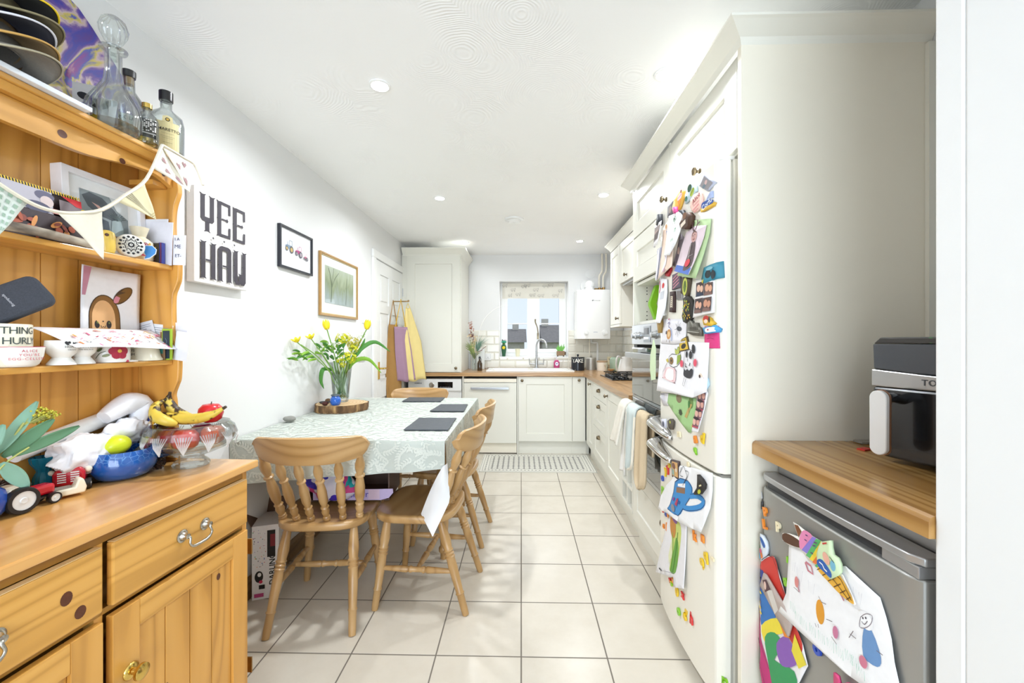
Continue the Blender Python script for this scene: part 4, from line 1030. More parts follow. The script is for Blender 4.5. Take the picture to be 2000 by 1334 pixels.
def crumple(mb, c, r, n=36, m_=24, amp=.25, fr=9, seed=0):
    k0 = len(mb.v); mb.ball((0, 0, 0), r, n, m_)
    for i in range(k0, len(mb.v)):
        v = mb.v[i]; q = 1+amp*noise.noise(Vector(v)*fr+Vector((seed, seed, 0)))+amp*.45*noise.noise(Vector(v)*fr*3+Vector((seed, 3, 1)))
        mb.v[i] = Vector(v)*q+Vector(c)
    return mb
bg = thing('toy_bag', 'crumpled blue, pink and white printed plastic bag behind the spindles of the near chair', 'bag', (-.95, 2.02, .453))
crumple(MB().use(MATS['bag_print']), (0, 0, .105), (.125, .07, .10), amp=.35).build('bag_body', bg, smooth=60)
crumple(MB().use(MATS['bag_print']), (.05, -.03, .21), (.085, .04, .04), amp=.4, seed=4).build('gathered_top', bg, smooth=60)
rg = thing('runner_mat', 'grey and white tile-pattern runner mat in front of the sink cupboard', 'mat', (-.41, 3.91, .001))
plain('rug_pale', '#dfdcd2', rough=.8, var=.03); plain('rug_dark', '#6e6d6a', rough=.8, var=.1)
mb = MB().use(MATS['rug_pale']).box((0, 0, 0), (1.14, .62, .003))
W_, D_ = 1.14, .62
def rr(x0, y0, x1, y1): mb.add([(x0, y0, .0034), (x1, y0, .0034), (x1, y1, .0034), (x0, y1, .0034)], [(0, 1, 2, 3)])
mb.use(MATS['rug_dark'])
for ins in (.006, .03, .085):
    q = .0035; rr(ins, ins, W_-ins, ins+q); rr(ins, D_-ins-q, W_-ins, D_-ins); rr(ins, ins+q, ins+q, D_-ins-q); rr(W_-ins-q, ins+q, W_-ins, D_-ins-q)
def dia(cx, cy, a, b): mb.add([(cx-a, cy, .0035), (cx, cy-b, .0035), (cx+a, cy, .0035), (cx, cy+b, .0035)], [(0, 1, 2, 3)])
nx, ny = 18, 9; x0, y0 = .095, .095; cw, chh = (W_-2*x0)/nx, (D_-2*y0)/ny
for i in range(nx):
    for j in range(ny):
        cx, cy = x0+(i+.5)*cw, y0+(j+.5)*chh; q = cw*.46; s_ = cw*.13
        mb.add([(cx-q, cy, .0036), (cx-s_, cy-s_, .0036), (cx, cy-q, .0036), (cx+s_, cy-s_, .0036), (cx+q, cy, .0036), (cx+s_, cy+s_, .0036), (cx, cy+q, .0036), (cx-s_, cy+s_, .0036)], [(0, 1, 2, 3, 4, 5, 6, 7)])
        dia(cx-cw/2, cy-chh/2, cw*.10, cw*.10)
for i in range(30): dia(.058+i*.0353, .058, .011, .009); dia(.058+i*.0353, D_-.058, .011, .009)
for j in range(14): dia(.058, .09+j*.034, .009, .011); dia(W_-.058, .09+j*.034, .009, .011)
mb.build('mat_sheet', rg, smooth=0, fixn=False)

# ------------------------------------------------------------ pictures on the left wall (local x runs along the wall toward the window, face looks into the room)
def wallpic(name, lb, cat, y, z): return thing(name, lb, cat, (XL, y, z), PI/2)
cv = wallpic('canvas_sign', 'white canvas with big dark western lettering hung beside the pine dresser', 'sign', 1.60, 1.49)
cw_, ch2 = .315, .385
MB().use(C('#efebe8')).box((0, -.035, 0), (cw_, -.001, ch2)).build('canvas', cv, smooth=0, bevel=.003)
def western(a, ch, x, y, w, h, col='#3c3740'):
    """slab lettering built from bars with flared, spurred feet"""
    s_ = w*.30
    def stemv(x0, y0, y1, spur=True, ft=True, fb=True):
        m_ = (y0+y1)/2; f = s_*.28
        pts = [(x0, y0+f), (x0, m_-f*.5), (x0-(f*.5 if spur else 0), m_), (x0, m_+f*.5), (x0, y1-f)]
        if ft: pts += [(x0-f*.8, y1-f*.4), (x0-f*.7, y1), (x0+s_*.35, y1-f*.5), (x0+s_*.65, y1-f*.5), (x0+s_+f*.7, y1), (x0+s_+f*.8, y1-f*.4)]
        else: pts += [(x0, y1), (x0+s_, y1)]
        pts += [(x0+s_, y1-f), (x0+s_, y0+f)]
        if fb: pts += [(x0+s_+f*.8, y0+f*.4), (x0+s_+f*.7, y0), (x0+s_*.65, y0+f*.5), (x0+s_*.35, y0+f*.5), (x0-f*.7, y0), (x0-f*.8, y0+f*.4)]
        else: pts += [(x0+s_, y0), (x0, y0)]
        a.poly(col, pts)
    q = h*.085
    if ch == 'Y':
        stemv(x+w/2-s_/2, y, y+h*.3, spur=False, ft=False); stemv(x+w*.03, y+h*.34, y+h, fb=False, spur=False); stemv(x+w*.97-s_, y+h*.34, y+h, fb=False, spur=False)
        a.poly(col, [(x+w*.03, y+h*.34), (x+w*.16, y+h*.27), (x+w*.84, y+h*.27), (x+w*.97, y+h*.34), (x+w*.97, y+h*.40), (x+w*.03, y+h*.40)])
    elif ch == 'E':
        stemv(x, y, y+h); a.rect(col, x+s_*.5, y+h-q*1.1, x+w, y+h-q*.1); a.rect(col, x+s_*.5, y+q*.1, x+w, y+q*1.1)
        a.rect(col, x+w-s_*.55, y+h*.68, x+w, y+h-q); a.rect(col, x+w-s_*.55, y+q, x+w, y+h*.32)
        a.rect(col, x+s_, y+h*.48, x+w*.72, y+h*.53); a.poly(col, [(x+w*.62, y+h*.505), (x+w*.72, y+h*.44), (x+w*.82, y+h*.505), (x+w*.72, y+h*.57)])
    elif ch == 'H':
        stemv(x, y, y+h); stemv(x+w-s_, y, y+h); a.rect(col, x+s_, y+h*.48, x+w-s_, y+h*.53)
    elif ch == 'A':
        stemv(x, y, y+h*.9, ft=False); stemv(x+w-s_, y, y+h*.9, ft=False); a.poly(col, [(x, y+h*.88), (x+w, y+h*.88), (x+w*.93, y+h*.96), (x+w*.75, y+h), (x+w*.25, y+h), (x+w*.07, y+h*.96)]); a.rect(col, x+s_, y+h*.42, x+w-s_, y+h*.47)
    elif ch == 'W':
        stemv(x, y+h*.08, y+h, fb=False); stemv(x+w-s_, y+h*.08, y+h, fb=False); a.poly(col, [(x+w*.02, y+h*.09), (x+w*.15, y), (x+w*.42, y), (x+w*.5, y+h*.04), (x+w*.58, y), (x+w*.85, y), (x+w*.98, y+h*.09), (x+w*.8, y+h*.12), (x+w*.2, y+h*.12)]); stemv(x+w/2-s_*.3, y+h*.03, y+h*.34, spur=False, fb=False)
a = Art(f=lambda u, v, h: (u, -.0352-h, v))
for i, c_ in enumerate('YEE'): western(a, c_, .028+i*.094, .212, .078, .155)
for i, c_ in enumerate('HAW'): western(a, c_, .028+i*.094, .018, .078, .155)
for i in range(3):
    cx, cy = .09+.063*i, .193; a.poly('#3c3740', [(cx+(.008 if k % 2 == 0 else .0033)*math.sin(k*PI/5), cy+(.008 if k % 2 == 0 else .0033)*math.cos(k*PI/5)) for k in range(10)])
a.build('lettering', cv)
def framed(name, lb, y, z, w, h, fw, fd, fmat, mount, cat='picture'):
    p = wallpic(name, lb, cat, y, z)
    MB().use(fmat).frame(0, w, 0, h, fw, -fd, -.001).build('frame', p, smooth=0, bevel=.0015)
    pr = MB().use(C(mount, .5)).box((fw*.8, -fd*.45, fw*.8), (w-fw*.8, -.002, h-fw*.8)).build('picture_sheet', p, smooth=0)
    return p, pr, -fd*.45
p, pr, yy = framed('framed_print', 'black framed print of three small tractors on the left wall', 2.21, 1.662, .35, .237, .012, .02, plain('black_frame', '#23252e', rough=.3), '#f0f0f3')
a = Art(f=lambda u, v, h: (u, yy-h-.0006, v))
def tractor(cx, cz, s_, body, wheel, fl_=1):
    a.rect(body, cx-.022*s_, cz, cx+.026*s_, cz+.018*s_); a.rect(body, cx-.03*s_, cz+.005*s_, cx-.015*s_, cz+.014*s_)
    a.line(body, [(cx+.002*s_, cz+.018*s_), (cx+.004*s_, cz+.042*s_), (cx+.026*s_, cz+.042*s_), (cx+.028*s_, cz+.018*s_)], .003*s_); a.line(body, [(cx-.012*s_, cz+.018*s_), (cx-.012*s_, cz+.034*s_)], .003*s_)
    for wx_, r_ in ((.022*s_, .018*s_), (-.020*s_, .012*s_)):
        a.ell('#55585f', cx+wx_, cz-.002*s_, r_, r_, 20); a.ell(wheel, cx+wx_, cz-.002*s_, r_*.62, r_*.62, 16)
tractor(.098, .118, 1.15, '#7f93a8', '#c8ab6a'); tractor(.195, .108, 1.05, '#b5447e', '#a99aa6'); tractor(.272, .094, .65, '#c4577c', '#8c8a92')
a.line('#c9ccd4', [(.10+.008*k, .195+(.005 if k % 2 else -.005)) for k in range(18)], .0012); a.line('#9a9ca8', [(.07+.005*k, .045+(.0015 if k % 2 else -.0015)) for k in range(43)], .0009); a.line('#bfc1ca', [(.11+.005*k, .031+(.0012 if k % 2 else -.0012)) for k in range(26)], .0008)
a.build('tractor_drawing', pr)
p, pr, yy = framed('framed_painting', 'wood framed landscape print with wide cream mount left of the door', 2.665, 1.425, .615, .425, .012, .018, plain('oak_frame', '#b08850', rough=.35, metal=.15, var=.12), '#efefe6')
MB().use(plain('gilt', '#c9ad72', rough=.3, metal=.5)).frame(.013, .602, .013, .412, .006, -.014, -.0095).build('inner_slip', p, smooth=0)
m, t = new_mat('landscape_print', .5); t.b.inputs['Coat Weight'].default_value = .6; t.b.inputs['Coat Roughness'].default_value = .02
v = t.coord((5, 1, 1.6)); n1 = t.n('TexNoise', Scale=5.0, Detail=6.0, Distortion=1.0); t.l(v, n1.inputs['Vector']); sp = t.n('SeparateXYZ'); t.l(t.coord(), sp.inputs[0])
g_ = t.math('ADD', t.math('MULTIPLY', sp.outputs[2], 2.2), t.math('MULTIPLY', n1.outputs['Fac'], .45))
t.l(t.ramp(g_, [(.25, '#a3aeb0'), (.5, '#8e9c98'), (.7, '#7c8a66'), (.85, '#97a283'), (1.0, '#a9b3a0')]), t.b.inputs['Base Color'])
im = MB().use(m).box((.075, yy-.002, .09), (.54, yy-.0006, .345)).build('painted_image', pr, smooth=0)
a = Art(f=lambda u, v, h: (u, yy-.0021-h, v))
a.line('#5f6a55', [(.16, .10), (.17, .20), (.15, .28), (.12, .33)], .006, sm=3); a.line('#5f6a55', [(.168, .2), (.22, .27), (.28, .32)], .004, sm=3); a.line('#647058', [(.17, .22), (.19, .29), (.2, .34)], .003, sm=3); a.line('#6b7660', [(.4, .10), (.41, .19), (.42, .3)], .003, sm=3); a.build('painted_trees', pr)
def hangcloth(name, lb, y, ztop, w0, w1, h, mat, x, dots=None, seed=1, cat='apron', skew=0, strap=None, strapm=None):
    o = thing(name, lb, cat, (XL+x, y, ztop), PI/2-.55)
    def f(u, v, hh=0):
        w = w0+(w1-w0)*min(1, v*2.2); s_ = (u-.5)*w+skew*v
        return (s_, -.012*math.sin(u*9+seed)*(.3+v)-hh-.05*v*(.5+.5*math.sin(3*u+seed)), -h*v-.01*math.sin(u*7+seed)*v)
    MB().use(mat).grid(lambda u, v: f(u, v), 14, 20).build('cloth_panel', o, smooth=60, solid=.002)
    if dots:
        mb = MB().use(C(dots))
        for i in range(5):
            for j in range(14):
                uu, vv = .1+.2*i, .04+.068*j+(.034 if i % 2 else 0)
                if vv < .97: mb.add([f(uu+.022*math.cos(k*PI/4), vv+.011*math.sin(k*PI/4), .0008) for k in range(8)], [tuple(range(8))])
        mb.build('dots', o, smooth=0, fixn=False)
    if strap: MB().use(strapm or mat).tube([(f(.1, 0)[0], f(.1, 0)[1], 0), (0, .0, strap), (f(.9, 0)[0], f(.9, 0)[1], 0)], .006, n=5).build('neck_strap', o)
    return o
plain('tan_cloth', '#a97f45', rough=.8, var=.08); plain('mauve_cloth', '#a8869c', rough=.8, var=.05); plain('yellow_cloth', '#ecd791', rough=.8, var=.06, bump=.2, bscale=300); plain('mustard', '#d9b13c', rough=.7)
hangcloth('apron', 'long tan apron hanging furthest back on the white door', 4.10, 1.42, .12, .24, .95, MATS['tan_cloth'], .045, seed=2, strap=.245)
hangcloth('apron', 'mauve apron with white polka dots on the door hook', 4.16, 1.40, .17, .20, .56, MATS['mauve_cloth'], .105, dots='#efe9ea', seed=4, strap=.28, strapm=MATS['mustard'], skew=.06)
hangcloth('apron', 'pale yellow apron hanging over the mauve spotted one', 4.26, 1.60, .06, .24, .76, MATS['yellow_cloth'], .15, seed=6, skew=.10, strap=.05)
hk = thing('door_hook', 'small brass hook high on the white door holding the aprons', 'hook', (XL+.014, 4.21, 1.665), PI/2)
MB().use(MATS['brass']).cyl((0, 0, 0), (0, -.15, 0), .006).ball((0, -.155, .004), .01).build('hook_arm', hk)
# ------------------------------------------------------------ pine dresser
DZ = .855
D0 = Vector((-1.3144, .416, 0)); DR = -math.radians(2.4)
def dw_(x, y, z=0):   # dresser plan position -> room
    c, s = math.cos(DR), math.sin(DR); return Vector((D0.x+x*c-y*s, D0.y+x*s+y*c, z))
dr_ = thing('pine_dresser', 'tall orange pine dresser with open plate rack, two drawers and two doors against left wall', 'dresser', tuple(D0), DR)
P, PH, PT, PE, PD = (MATS[k] for k in ('pine', 'pine_h', 'pine_top', 'pine_edge', 'pine_dark'))
MB().use(PT).box((0, -.01, DZ-.024), (.395, .955, DZ)).build('dresser_top', dr_, smooth=0, bevel=.004)
mb = MB().use(P)
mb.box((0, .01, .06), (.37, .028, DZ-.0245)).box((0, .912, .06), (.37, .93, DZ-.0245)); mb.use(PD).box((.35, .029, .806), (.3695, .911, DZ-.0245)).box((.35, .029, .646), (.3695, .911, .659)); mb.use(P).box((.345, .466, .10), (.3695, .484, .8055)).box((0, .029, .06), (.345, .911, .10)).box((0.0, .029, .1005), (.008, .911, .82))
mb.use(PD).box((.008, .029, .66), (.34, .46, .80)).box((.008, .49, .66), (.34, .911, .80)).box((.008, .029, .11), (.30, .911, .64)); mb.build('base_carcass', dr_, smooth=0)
MB().use(P).box((0.01, .0, 0), (.38, .935, .058)).build('plinth', dr_, smooth=0, bevel=.004)
def swan(parent, y, z, x, half=.037):
    q = MB().use(MATS['nickel'])
    for s_ in (-1, 1):
        q.at((x, y+s_*half, z), (0, PI/2, 0)).lathe([(.0165, 0), (.0165, .002), (.013, .004), (.011, .003), (.009, .008), (.006, .012), (.007, .018), (.0001, .02)], 24)
    q.at().tube([(x+.014, y-half, z), (x+.02, y-half+.004, z-.006), (x+.022, y-half+.001, z-.02), (x+.022, y-half+.012, z-.031), (x+.022, y, z-.033), (x+.022, y+half-.012, z-.031), (x+.022, y+half-.001, z-.02), (x+.02, y+half-.004, z-.006), (x+.014, y+half, z)], [.004, .0035, .003, .003, .0045, .0045, .0045, .003, .003, .0035, .004], n=8, sm=4)
    q.build('swan_handle', parent, smooth=50)
for y0, y1 in ((.032, .470), (.490, .912)):
    mb = MB().use(PH).box((.3705, y0, .662), (.388, y1, .803)); d = mb.build('drawer', dr_, smooth=0, bevel=.004)
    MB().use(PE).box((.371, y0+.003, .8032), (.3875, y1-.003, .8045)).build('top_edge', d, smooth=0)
    swan(d, (y0+y1)/2+.003, .734, .388)
for i, (y0, y1) in enumerate(((.032, .470), (.490, .912))):
    z0, z1, w = .075, .640, .062
    mb = MB().use(P); mb.box((.3705, y0, z0), (.388, y0+w, z1)).box((.3705, y1-w, z0), (.388, y1, z1)); mb.use(PH).box((.3705, y0+w+.0003, z1-w), (.3878, y1-w-.0003, z1)).box((.3705, y0+w+.0003, z0), (.3878, y1-w-.0003, z0+w))
    mb.use(P); n = 4; bw = (y1-y0-2*w)/n
    for k in range(n): a = y0+w+k*bw; mb.box((.3707, a+.0012, z0+w), (.380, a+bw-.0012, z1-w))
    d = mb.build('door', dr_, smooth=0, bevel=.0015)
    ky = y0+.04 if i else y1-.04
    MB().use(MATS['bright_brass']).at((.388, ky, .487), (0, PI/2, 0)).lathe([(.019, 0), (.019, .002), (.016, .005), (.008, .008), (.007, .015), (.013, .019), (.018, .024), (.0175, .030), (.010, .034), (.0001, .035)], 28).build('knob', d, smooth=50)
for z in (.55, .16): MB().use(MATS['brass']).box((.3702, .9301, z), (.3885, .934, z+.05)).build('hinge', dr_, smooth=0)
HD = .128; HY0, HY1 = .0, .932; ZM, ZL, ZT = 1.50, 1.19, 1.84
mb = MB().use(P); n = 10; bw = (HY1-HY0-.036)/n
for k in range(n):
    a = HY0+.018+k*bw; mb.box((0, a+.0012, DZ+.0005), (.010, a+bw-.0012, ZT-.02)); mb.box((.0, a-.0012, DZ+.0005), (.007, a+.0012, ZT-.02))
mb.build('back_boards', dr_, smooth=0)
def sideprof():
    pts = [(.0, DZ+.0005)]; K = [(DZ+.0005, .140), (.90, .138), (1.04, .132), (1.075, .128), (1.105, .138), (1.13, .146), (1.20, .148), (1.235, .142), (1.265, .130), (1.33, .127), (1.40, .128), (1.43, .138), (1.46, .147), (1.53, .147), (1.56, .138), (1.60, .129), (1.66, .128), (1.70, .133), (1.74, .146), (1.775, .142), (1.80, .130), (ZT-.015, .128)]
    P_ = smooth_path([Vector((x, z, 0)) for z, x in K], 4)
    return pts+[(p.x, p.y) for p in P_]+[(.0, ZT-.015)]
for y in (HY0, HY1-.018): MB().use(P).prism(sideprof(), y, y+.018, 'xz').build('rack_side', dr_, smooth=30, bevel=.002)
for z in (ZL, ZM): MB().use(PH).box((.0105, HY0+.0185, z-.016), (HD+.002, HY1-.0185, z)).build('shelf', dr_, smooth=0, bevel=.003)
MB().use(PH).box((0, HY0-.01, ZT-.014), (.165, HY1+.02, ZT)).build('top_board', dr_, smooth=0, bevel=.003)
mb = MB().use(PH)
mb.prism([(.13, ZT-.032), (.148, ZT-.032), (.154, ZT-.024), (.158, ZT-.0145), (.13, ZT-.0145)], HY0-.005, HY1+.012, 'xz'); mb.build('cornice', dr_, smooth=0)
Lh = HY1-HY0-.037; pts = []
for k in range(61):
    t_ = k/60; u = min(t_, 1-t_)*2
    z = ZT-.062 - .030*(.5-.5*math.cos(PI*min(1, max(0, (u-.16)/.5)))) - .022*max(0, 1-u/.16)**1.5
    pts.append((HY0+.0185+Lh*t_, z))
mb = MB().use(PH).prism([(HY0+.0185, ZT-.033)]+pts+[(HY0+.0185+Lh, ZT-.033)], .112, .129, 'yz'); mb.build('frieze', dr_, smooth=0)
MB().use(P).box((.03, HY1-.0195-.05, ZT-.09), (.11, HY1-.0190, ZT-.075)).build('corner_block', dr_, smooth=0)
plain('knot', '#5a2d18', rough=.4, var=.3, scale=120)
mb = MB().use(MATS['knot'])
for (x, y, z, a, b) in ((.3884, .40, .735, .011, .014), (.3884, .425, .692, .011, .013), (.1292, .60, 1.775, .011, .010), (.1292, .75, 1.772, .009, .008), (.1292, .88, 1.785, .006, .005), (.3805, .63, .36, .006, .016), (.3805, .80, .55, .007, .010)):
    mb.add([(x, y+a*math.cos(k*PI/8), z+b*math.sin(k*PI/8)) for k in range(16)], [tuple(range(16))])
mb.build('knots', dr_, smooth=0, fixn=False)

# ------------------------------------------------------------ things standing on the dresser top
TZ0 = DZ+.0008
bw_ = thing('fruit_bowl', 'footed cut crystal bowl full of fruit at the right end of the dresser top', 'bowl', (-1.054, 1.286, TZ0))
mb = MB().use(MATS['clear_glass']); 
mb.lathe([(.0001, .0), (.048, 0), (.050, .006), (.046, .014), (.034, .024), (.034, .030), (.060, .040), (.095, .055), (.116, .075), (.123, .098), (.116, .120), (.102, .132), (.103, .135), (.1005, .135), (.098, .131), (.111, .118), (.117, .098), (.110, .078), (.090, .060), (.055, .046), (.0001, .042)], 96, flute=(24, .010, .040, .118))
mb.build('glass_bowl', bw_, smooth=20)
mb = MB().use(MATS['cut_facets'])     # cut fans and rims standing out of the wall
for k in range(12):
    a0 = 2*PI*k/12
    for j in range(-3, 4):
        p = []
        for t_ in (0, .5, 1):
            z_ = .058+.052*t_; rr_ = .098+.026*math.sin(PI*(.25+.5*t_)); aa = a0+j*.062*t_; p.append((rr_*math.cos(aa), rr_*math.sin(aa), z_))
        mb.tube(p, .0016, n=4)
mb.build('cut_pattern', bw_, smooth=0)
plain('banana', '#d9b84a', rough=.45, var=.2, scale=14); m, t = new_mat('banana_spotted', .45)
n1 = t.n('TexNoise', Scale=38.0, Detail=4.0); t.l(t.coord((1, 1, 1)), n1.inputs['Vector']); n2 = t.n('TexNoise', Scale=9.0, Detail=2.0); t.l(t.coord(), n2.inputs['Vector'])
t.l(t.mix(t.ramp(t.math('ADD', t.math('MULTIPLY', n1.outputs['Fac'], .6), t.math('MULTIPLY', n2.outputs['Fac'], .5)), [(.57, 0.0), (.62, 1.0)]), '#dfc04c', '#3a2413'), t.b.inputs['Base Color'])
def banana(lb, pts, r=.0165):
    o = thing('banana', lb, 'banana', (-1.054, 1.286, TZ0))
    MB().use(MATS['banana_spotted']).tube(pts, [r*.35, r*.85, r, r*1.03, r, r*.9, r*.55, r*.3], n=7, sm=6).build('skin', o, smooth=60)
    a, b = Vector(pts[-1]), Vector(pts[-2]); d = (a-b).normalized()
    MB().use(C('#3a2c1c')).cyl(a-d*.004, a+d*.010, r*.32, r*.25, 8).build('stalk', o); return o
banana('ripe yellow banana lying across the top of crystal bowl, pointing right', [(-.085, -.01, .165), (-.05, -.012, .152), (-.01, -.012, .148), (.04, -.012, .152), (.08, -.010, .165), (.108, -.006, .182)])
banana('brown-spotted banana curling over the left rim of the crystal bowl', [(-.02, -.03, .135), (-.05, -.045, .150), (-.080, -.04, .165), (-.098, -.02, .19), (-.09, .0, .205)])
banana('old banana standing behind the others with dark stalk up', [(.0, .02, .14), (-.035, .02, .15), (-.07, .02, .168), (-.088, .015, .20), (-.08, .01, .222)])
def fruit(name, lb, loc, r, col, stalk=True, sq=.9):
    o = thing(name, lb, 'fruit', tuple(Vector((-1.054, 1.286, TZ0))+Vector(loc)))
    MB().use(plain('fruit_'+col[1:], col, rough=.25, var=.18, scale=22)).lathe([(r*.18, -r*sq*.86), (r*.5, -r*sq*.9), (r*.86, -r*sq*.6), (r, 0), (r*.92, r*sq*.5), (r*.62, r*sq*.88), (r*.3, r*sq*.92), (.0001, r*sq*.78)], 28).build('flesh', o, smooth=60)
    if stalk: MB().use(C('#4a3520')).tube([(0, 0, r*sq*.75), (.003, 0, r*sq*1.15)], .0015, n=5).build('stalk', o)
fruit('red_apple', 'bright red apple at the top back of crystal bowl', (.028, .045, .158), .036, '#c9272b')
fruit('nectarine', 'deep red fruit in left of the crystal bowl', (-.05, -.02, .092), .034, '#a02436', False)
fruit('nectarine', 'pinkish orange fruit in middle of crystal bowl', (.015, -.04, .090), .036, '#d2453f', False)
fruit('nectarine', 'orange red fruit in right of the crystal bowl', (.062, .01, .094), .034, '#d9603c', False)
fruit('nectarine', 'plum coloured fruit at the back of crystal bowl', (-.0, .045, .094), .034, '#8d2444', False)
bb = thing('blue_bowl', 'glossy cobalt blue lugged bowl holding odds and ends', 'bowl', (-1.165, 1.172, TZ0))
m, t = new_mat('cobalt', .12); n1 = t.n('TexVoronoi', Scale=60.0, feature='DISTANCE_TO_EDGE'); t.l(t.coord(), n1.inputs['Vector']); sp = t.n('SeparateXYZ'); t.l(t.coord(), sp.inputs[0])
up = t.ramp(t.math('MULTIPLY', sp.outputs[2], 12.0), [(.55, 0.0), (.75, 1.0)]); ln = t.ramp(n1.outputs['Distance'], [(.02, 1.0), (.05, 0.0)])
t.l(t.mix(t.math('MULTIPLY', up, ln), '#1c58a8', '#5d92cf'), t.b.inputs['Base Color']); t.b.inputs['Coat Weight'].default_value = .6
MB().use(m).lathe([(.0001, 0), (.050, 0), (.066, .010), (.077, .030), (.078, .050), (.073, .070), (.068, .081), (.0665, .081), (.069, .070), (.073, .050), (.071, .032), (.056, .014), (.0001, .008)], 44).build('bowl_body', bb, smooth=50)
MB().use(C('#1b3f70', .2)).tube([(.058, .04, .064), (.076, .058, .062), (.082, .068, .056), (.074, .074, .048), (.054, .056, .044)], .007, n=8, sm=4).build('lug_handle', bb)
yl = thing('yellow_ball', 'squashy lime yellow balloon resting in the blue bowl', 'balloon', (-1.172, 1.160, TZ0+.094)); crumple(MB().use(plain('lime_rubber', '#d8e02c', rough=.3, var=.06)), (0, 0, 0), (.028, .036, .028), amp=.12, fr=14).build('balloon', yl, smooth=60)
pk = thing('marker_pen', 'pink capped pen sticking out of the blue bowl', 'pen', (-1.135, 1.203, TZ0+.078)); MB().use(C('#d3205a', .3)).cyl((0, 0, 0), (.012, .02, .020), .010).build('cap', pk); MB().use(C('#23242a', .4)).cyl((-.02, -.033, -.034), (0, 0, 0), .009).build('barrel', pk)
pt_ = thing('pencil_tin', 'silver tin crowded with pens and pencils behind the crystal bowl', 'tin', (-1.185, 1.285, TZ0))
MB().use(MATS['steel']).lathe([(.0001, 0), (.036, 0), (.036, .088), (.038, .09), (.0345, .09), (.0345, .004), (.0001, .004)], 32).build('tin', pt_)
r = random.Random(4)
for k in range(15):
    a = r.uniform(0, 6.28); q = r.uniform(.005, .024); h_ = r.uniform(.11, .155); c_ = ['#d8322f', '#2b2b30', '#e7a720', '#3b4b9e', '#7d3f98', '#b48a4a', '#efefef'][k % 7]
    p = thing('pencil', 'one of the pens and pencils standing in the silver tin', 'pencil', (-1.185+q*.6*math.cos(a), 1.285+q*.6*math.sin(a), TZ0+.006), group='pens and pencils in the silver tin')
    e_ = Vector((q*.6*math.cos(a), q*.6*math.sin(a), h_)); MB().use(C(c_, .4)).cyl((0, 0, 0), e_, .0038, n=6).build('barrel', p); MB().use(C('#d9b98a')).cyl(e_, e_*1.07, .0036, .0006, 6).build('tip', p)
def cone(name, lb, loc, s_, tilt=(0, 0, 0), white=False):
    o = thing(name, lb, 'pine cone', loc, rot=tilt)
    mb = MB().use(C('#3b2a22')); mb.ball((0, 0, s_*.9), (s_*.45, s_*.45, s_*.85), 12, 8); mb.build('core', o, smooth=60)
    mb = MB().use(plain('cone_scale', '#54392b', rough=.6, var=.3)); tips = MB().use(plain('cone_frost', '#cdc3b4', rough=.7, var=.15))
    for j in range(9):
        z = s_*(.12+.19*j); rr = s_*.95*math.sin(PI*(.16+.80*j/10))**.8; nn = max(5, int(11*rr/s_))
        for i in range(nn):
            a = 2*PI*(i+.5*(j % 2))/nn; c, sn = math.cos(a), math.sin(a); w = s_*.24; q0 = rr*.45
            P0 = lambda r_, t_, zz: (c*r_-sn*t_, sn*r_+c*t_, zz)
            mb.add([P0(q0, -w*.4, z), P0(q0, w*.4, z), P0(rr, w, z+s_*.13), P0(rr*1.05, 0, z+s_*.17), P0(rr, -w, z+s_*.13), P0(rr*.98, 0, z+s_*.05)], [(0, 1, 2, 3, 4), (0, 4, 5), (1, 2, 5), (0, 1, 5), (4, 3, 5), (2, 3, 5)])
            if white: tips.add([P0(rr*1.0, w*.8, z+s_*.14), P0(rr*1.12, 0, z+s_*.20), P0(rr*1.0, -w*.8, z+s_*.14), P0(rr*1.06, 0, z+s_*.07)], [(0, 1, 2, 3)])
    mb.build('scales', o, smooth=0)
    if white: tips.build('frosted_tips', o, smooth=0)
    return o
cone('pine_cone', 'small dark pine cone at the foot of the crystal bowl', (-1.115, 1.232, TZ0), .021)
cone('pine_cone', 'large frosted pine cone lying beside the blue glass candle holder', (-1.235, .975, TZ0+.034), .031, (math.radians(80), 0, math.radians(40)), True)
cone('pine_cone', 'big dark pine cone beneath the grey green leaves', (-1.245, .915, TZ0), .040, (0, .1, 0), True)
cg = thing('candle_holder', 'turquoise pressed glass candle holder behind the toy tractors', 'candle holder', (-1.238, 1.035, TZ0))
MB().use(MATS['green_glass']).lathe([(.0001, 0), (.024, 0), (.0235, .012), (.019, .045), (.013, .058), (.014, .064), (.024, .082), (.026, .094), (.024, .096), (.02, .09), (.012, .07), (.0001, .066)], 36, flute=(12, .05, .0, .1)).build('holder', cg, smooth=30)
plain('toy_red', '#c4172c', rough=.18, var=.06, coat=.4); plain('toy_cream', '#efe6cf', rough=.25, var=.05); plain('rubber', '#1c1c1e', rough=.4, var=.2)
def wheel(parent, c, r_, w, ax='y', hub='#d9dad8'):
    mb = MB().use(MATS['rubber']); rot = (PI/2, 0, 0) if ax == 'y' else (0, PI/2, 0)
    mb.at(c, rot).lathe([(r_*.7, -w/2), (r_*.95, -w/2), (r_, -w*.3), (r_, w*.3), (r_*.95, w/2), (r_*.7, w/2)], 28, cap=False)
    h_ = mb.build('tyre', parent, smooth=40); MB().use(C(hub, .25)).at(c, rot).lathe([(.0001, -w*.46), (r_*.2, -w*.50), (r_*.25, -w*.38), (r_*.72, -w*.42), (r_*.72, w*.42), (r_*.25, w*.38), (r_*.2, w*.5), (.0001, w*.46)], 24).build('hub', h_, smooth=40)
tr = thing('toy_tractor', 'red and cream pottery tractor facing the viewer with striped grille', 'toy', (-1.205, 1.070, TZ0), math.radians(40))
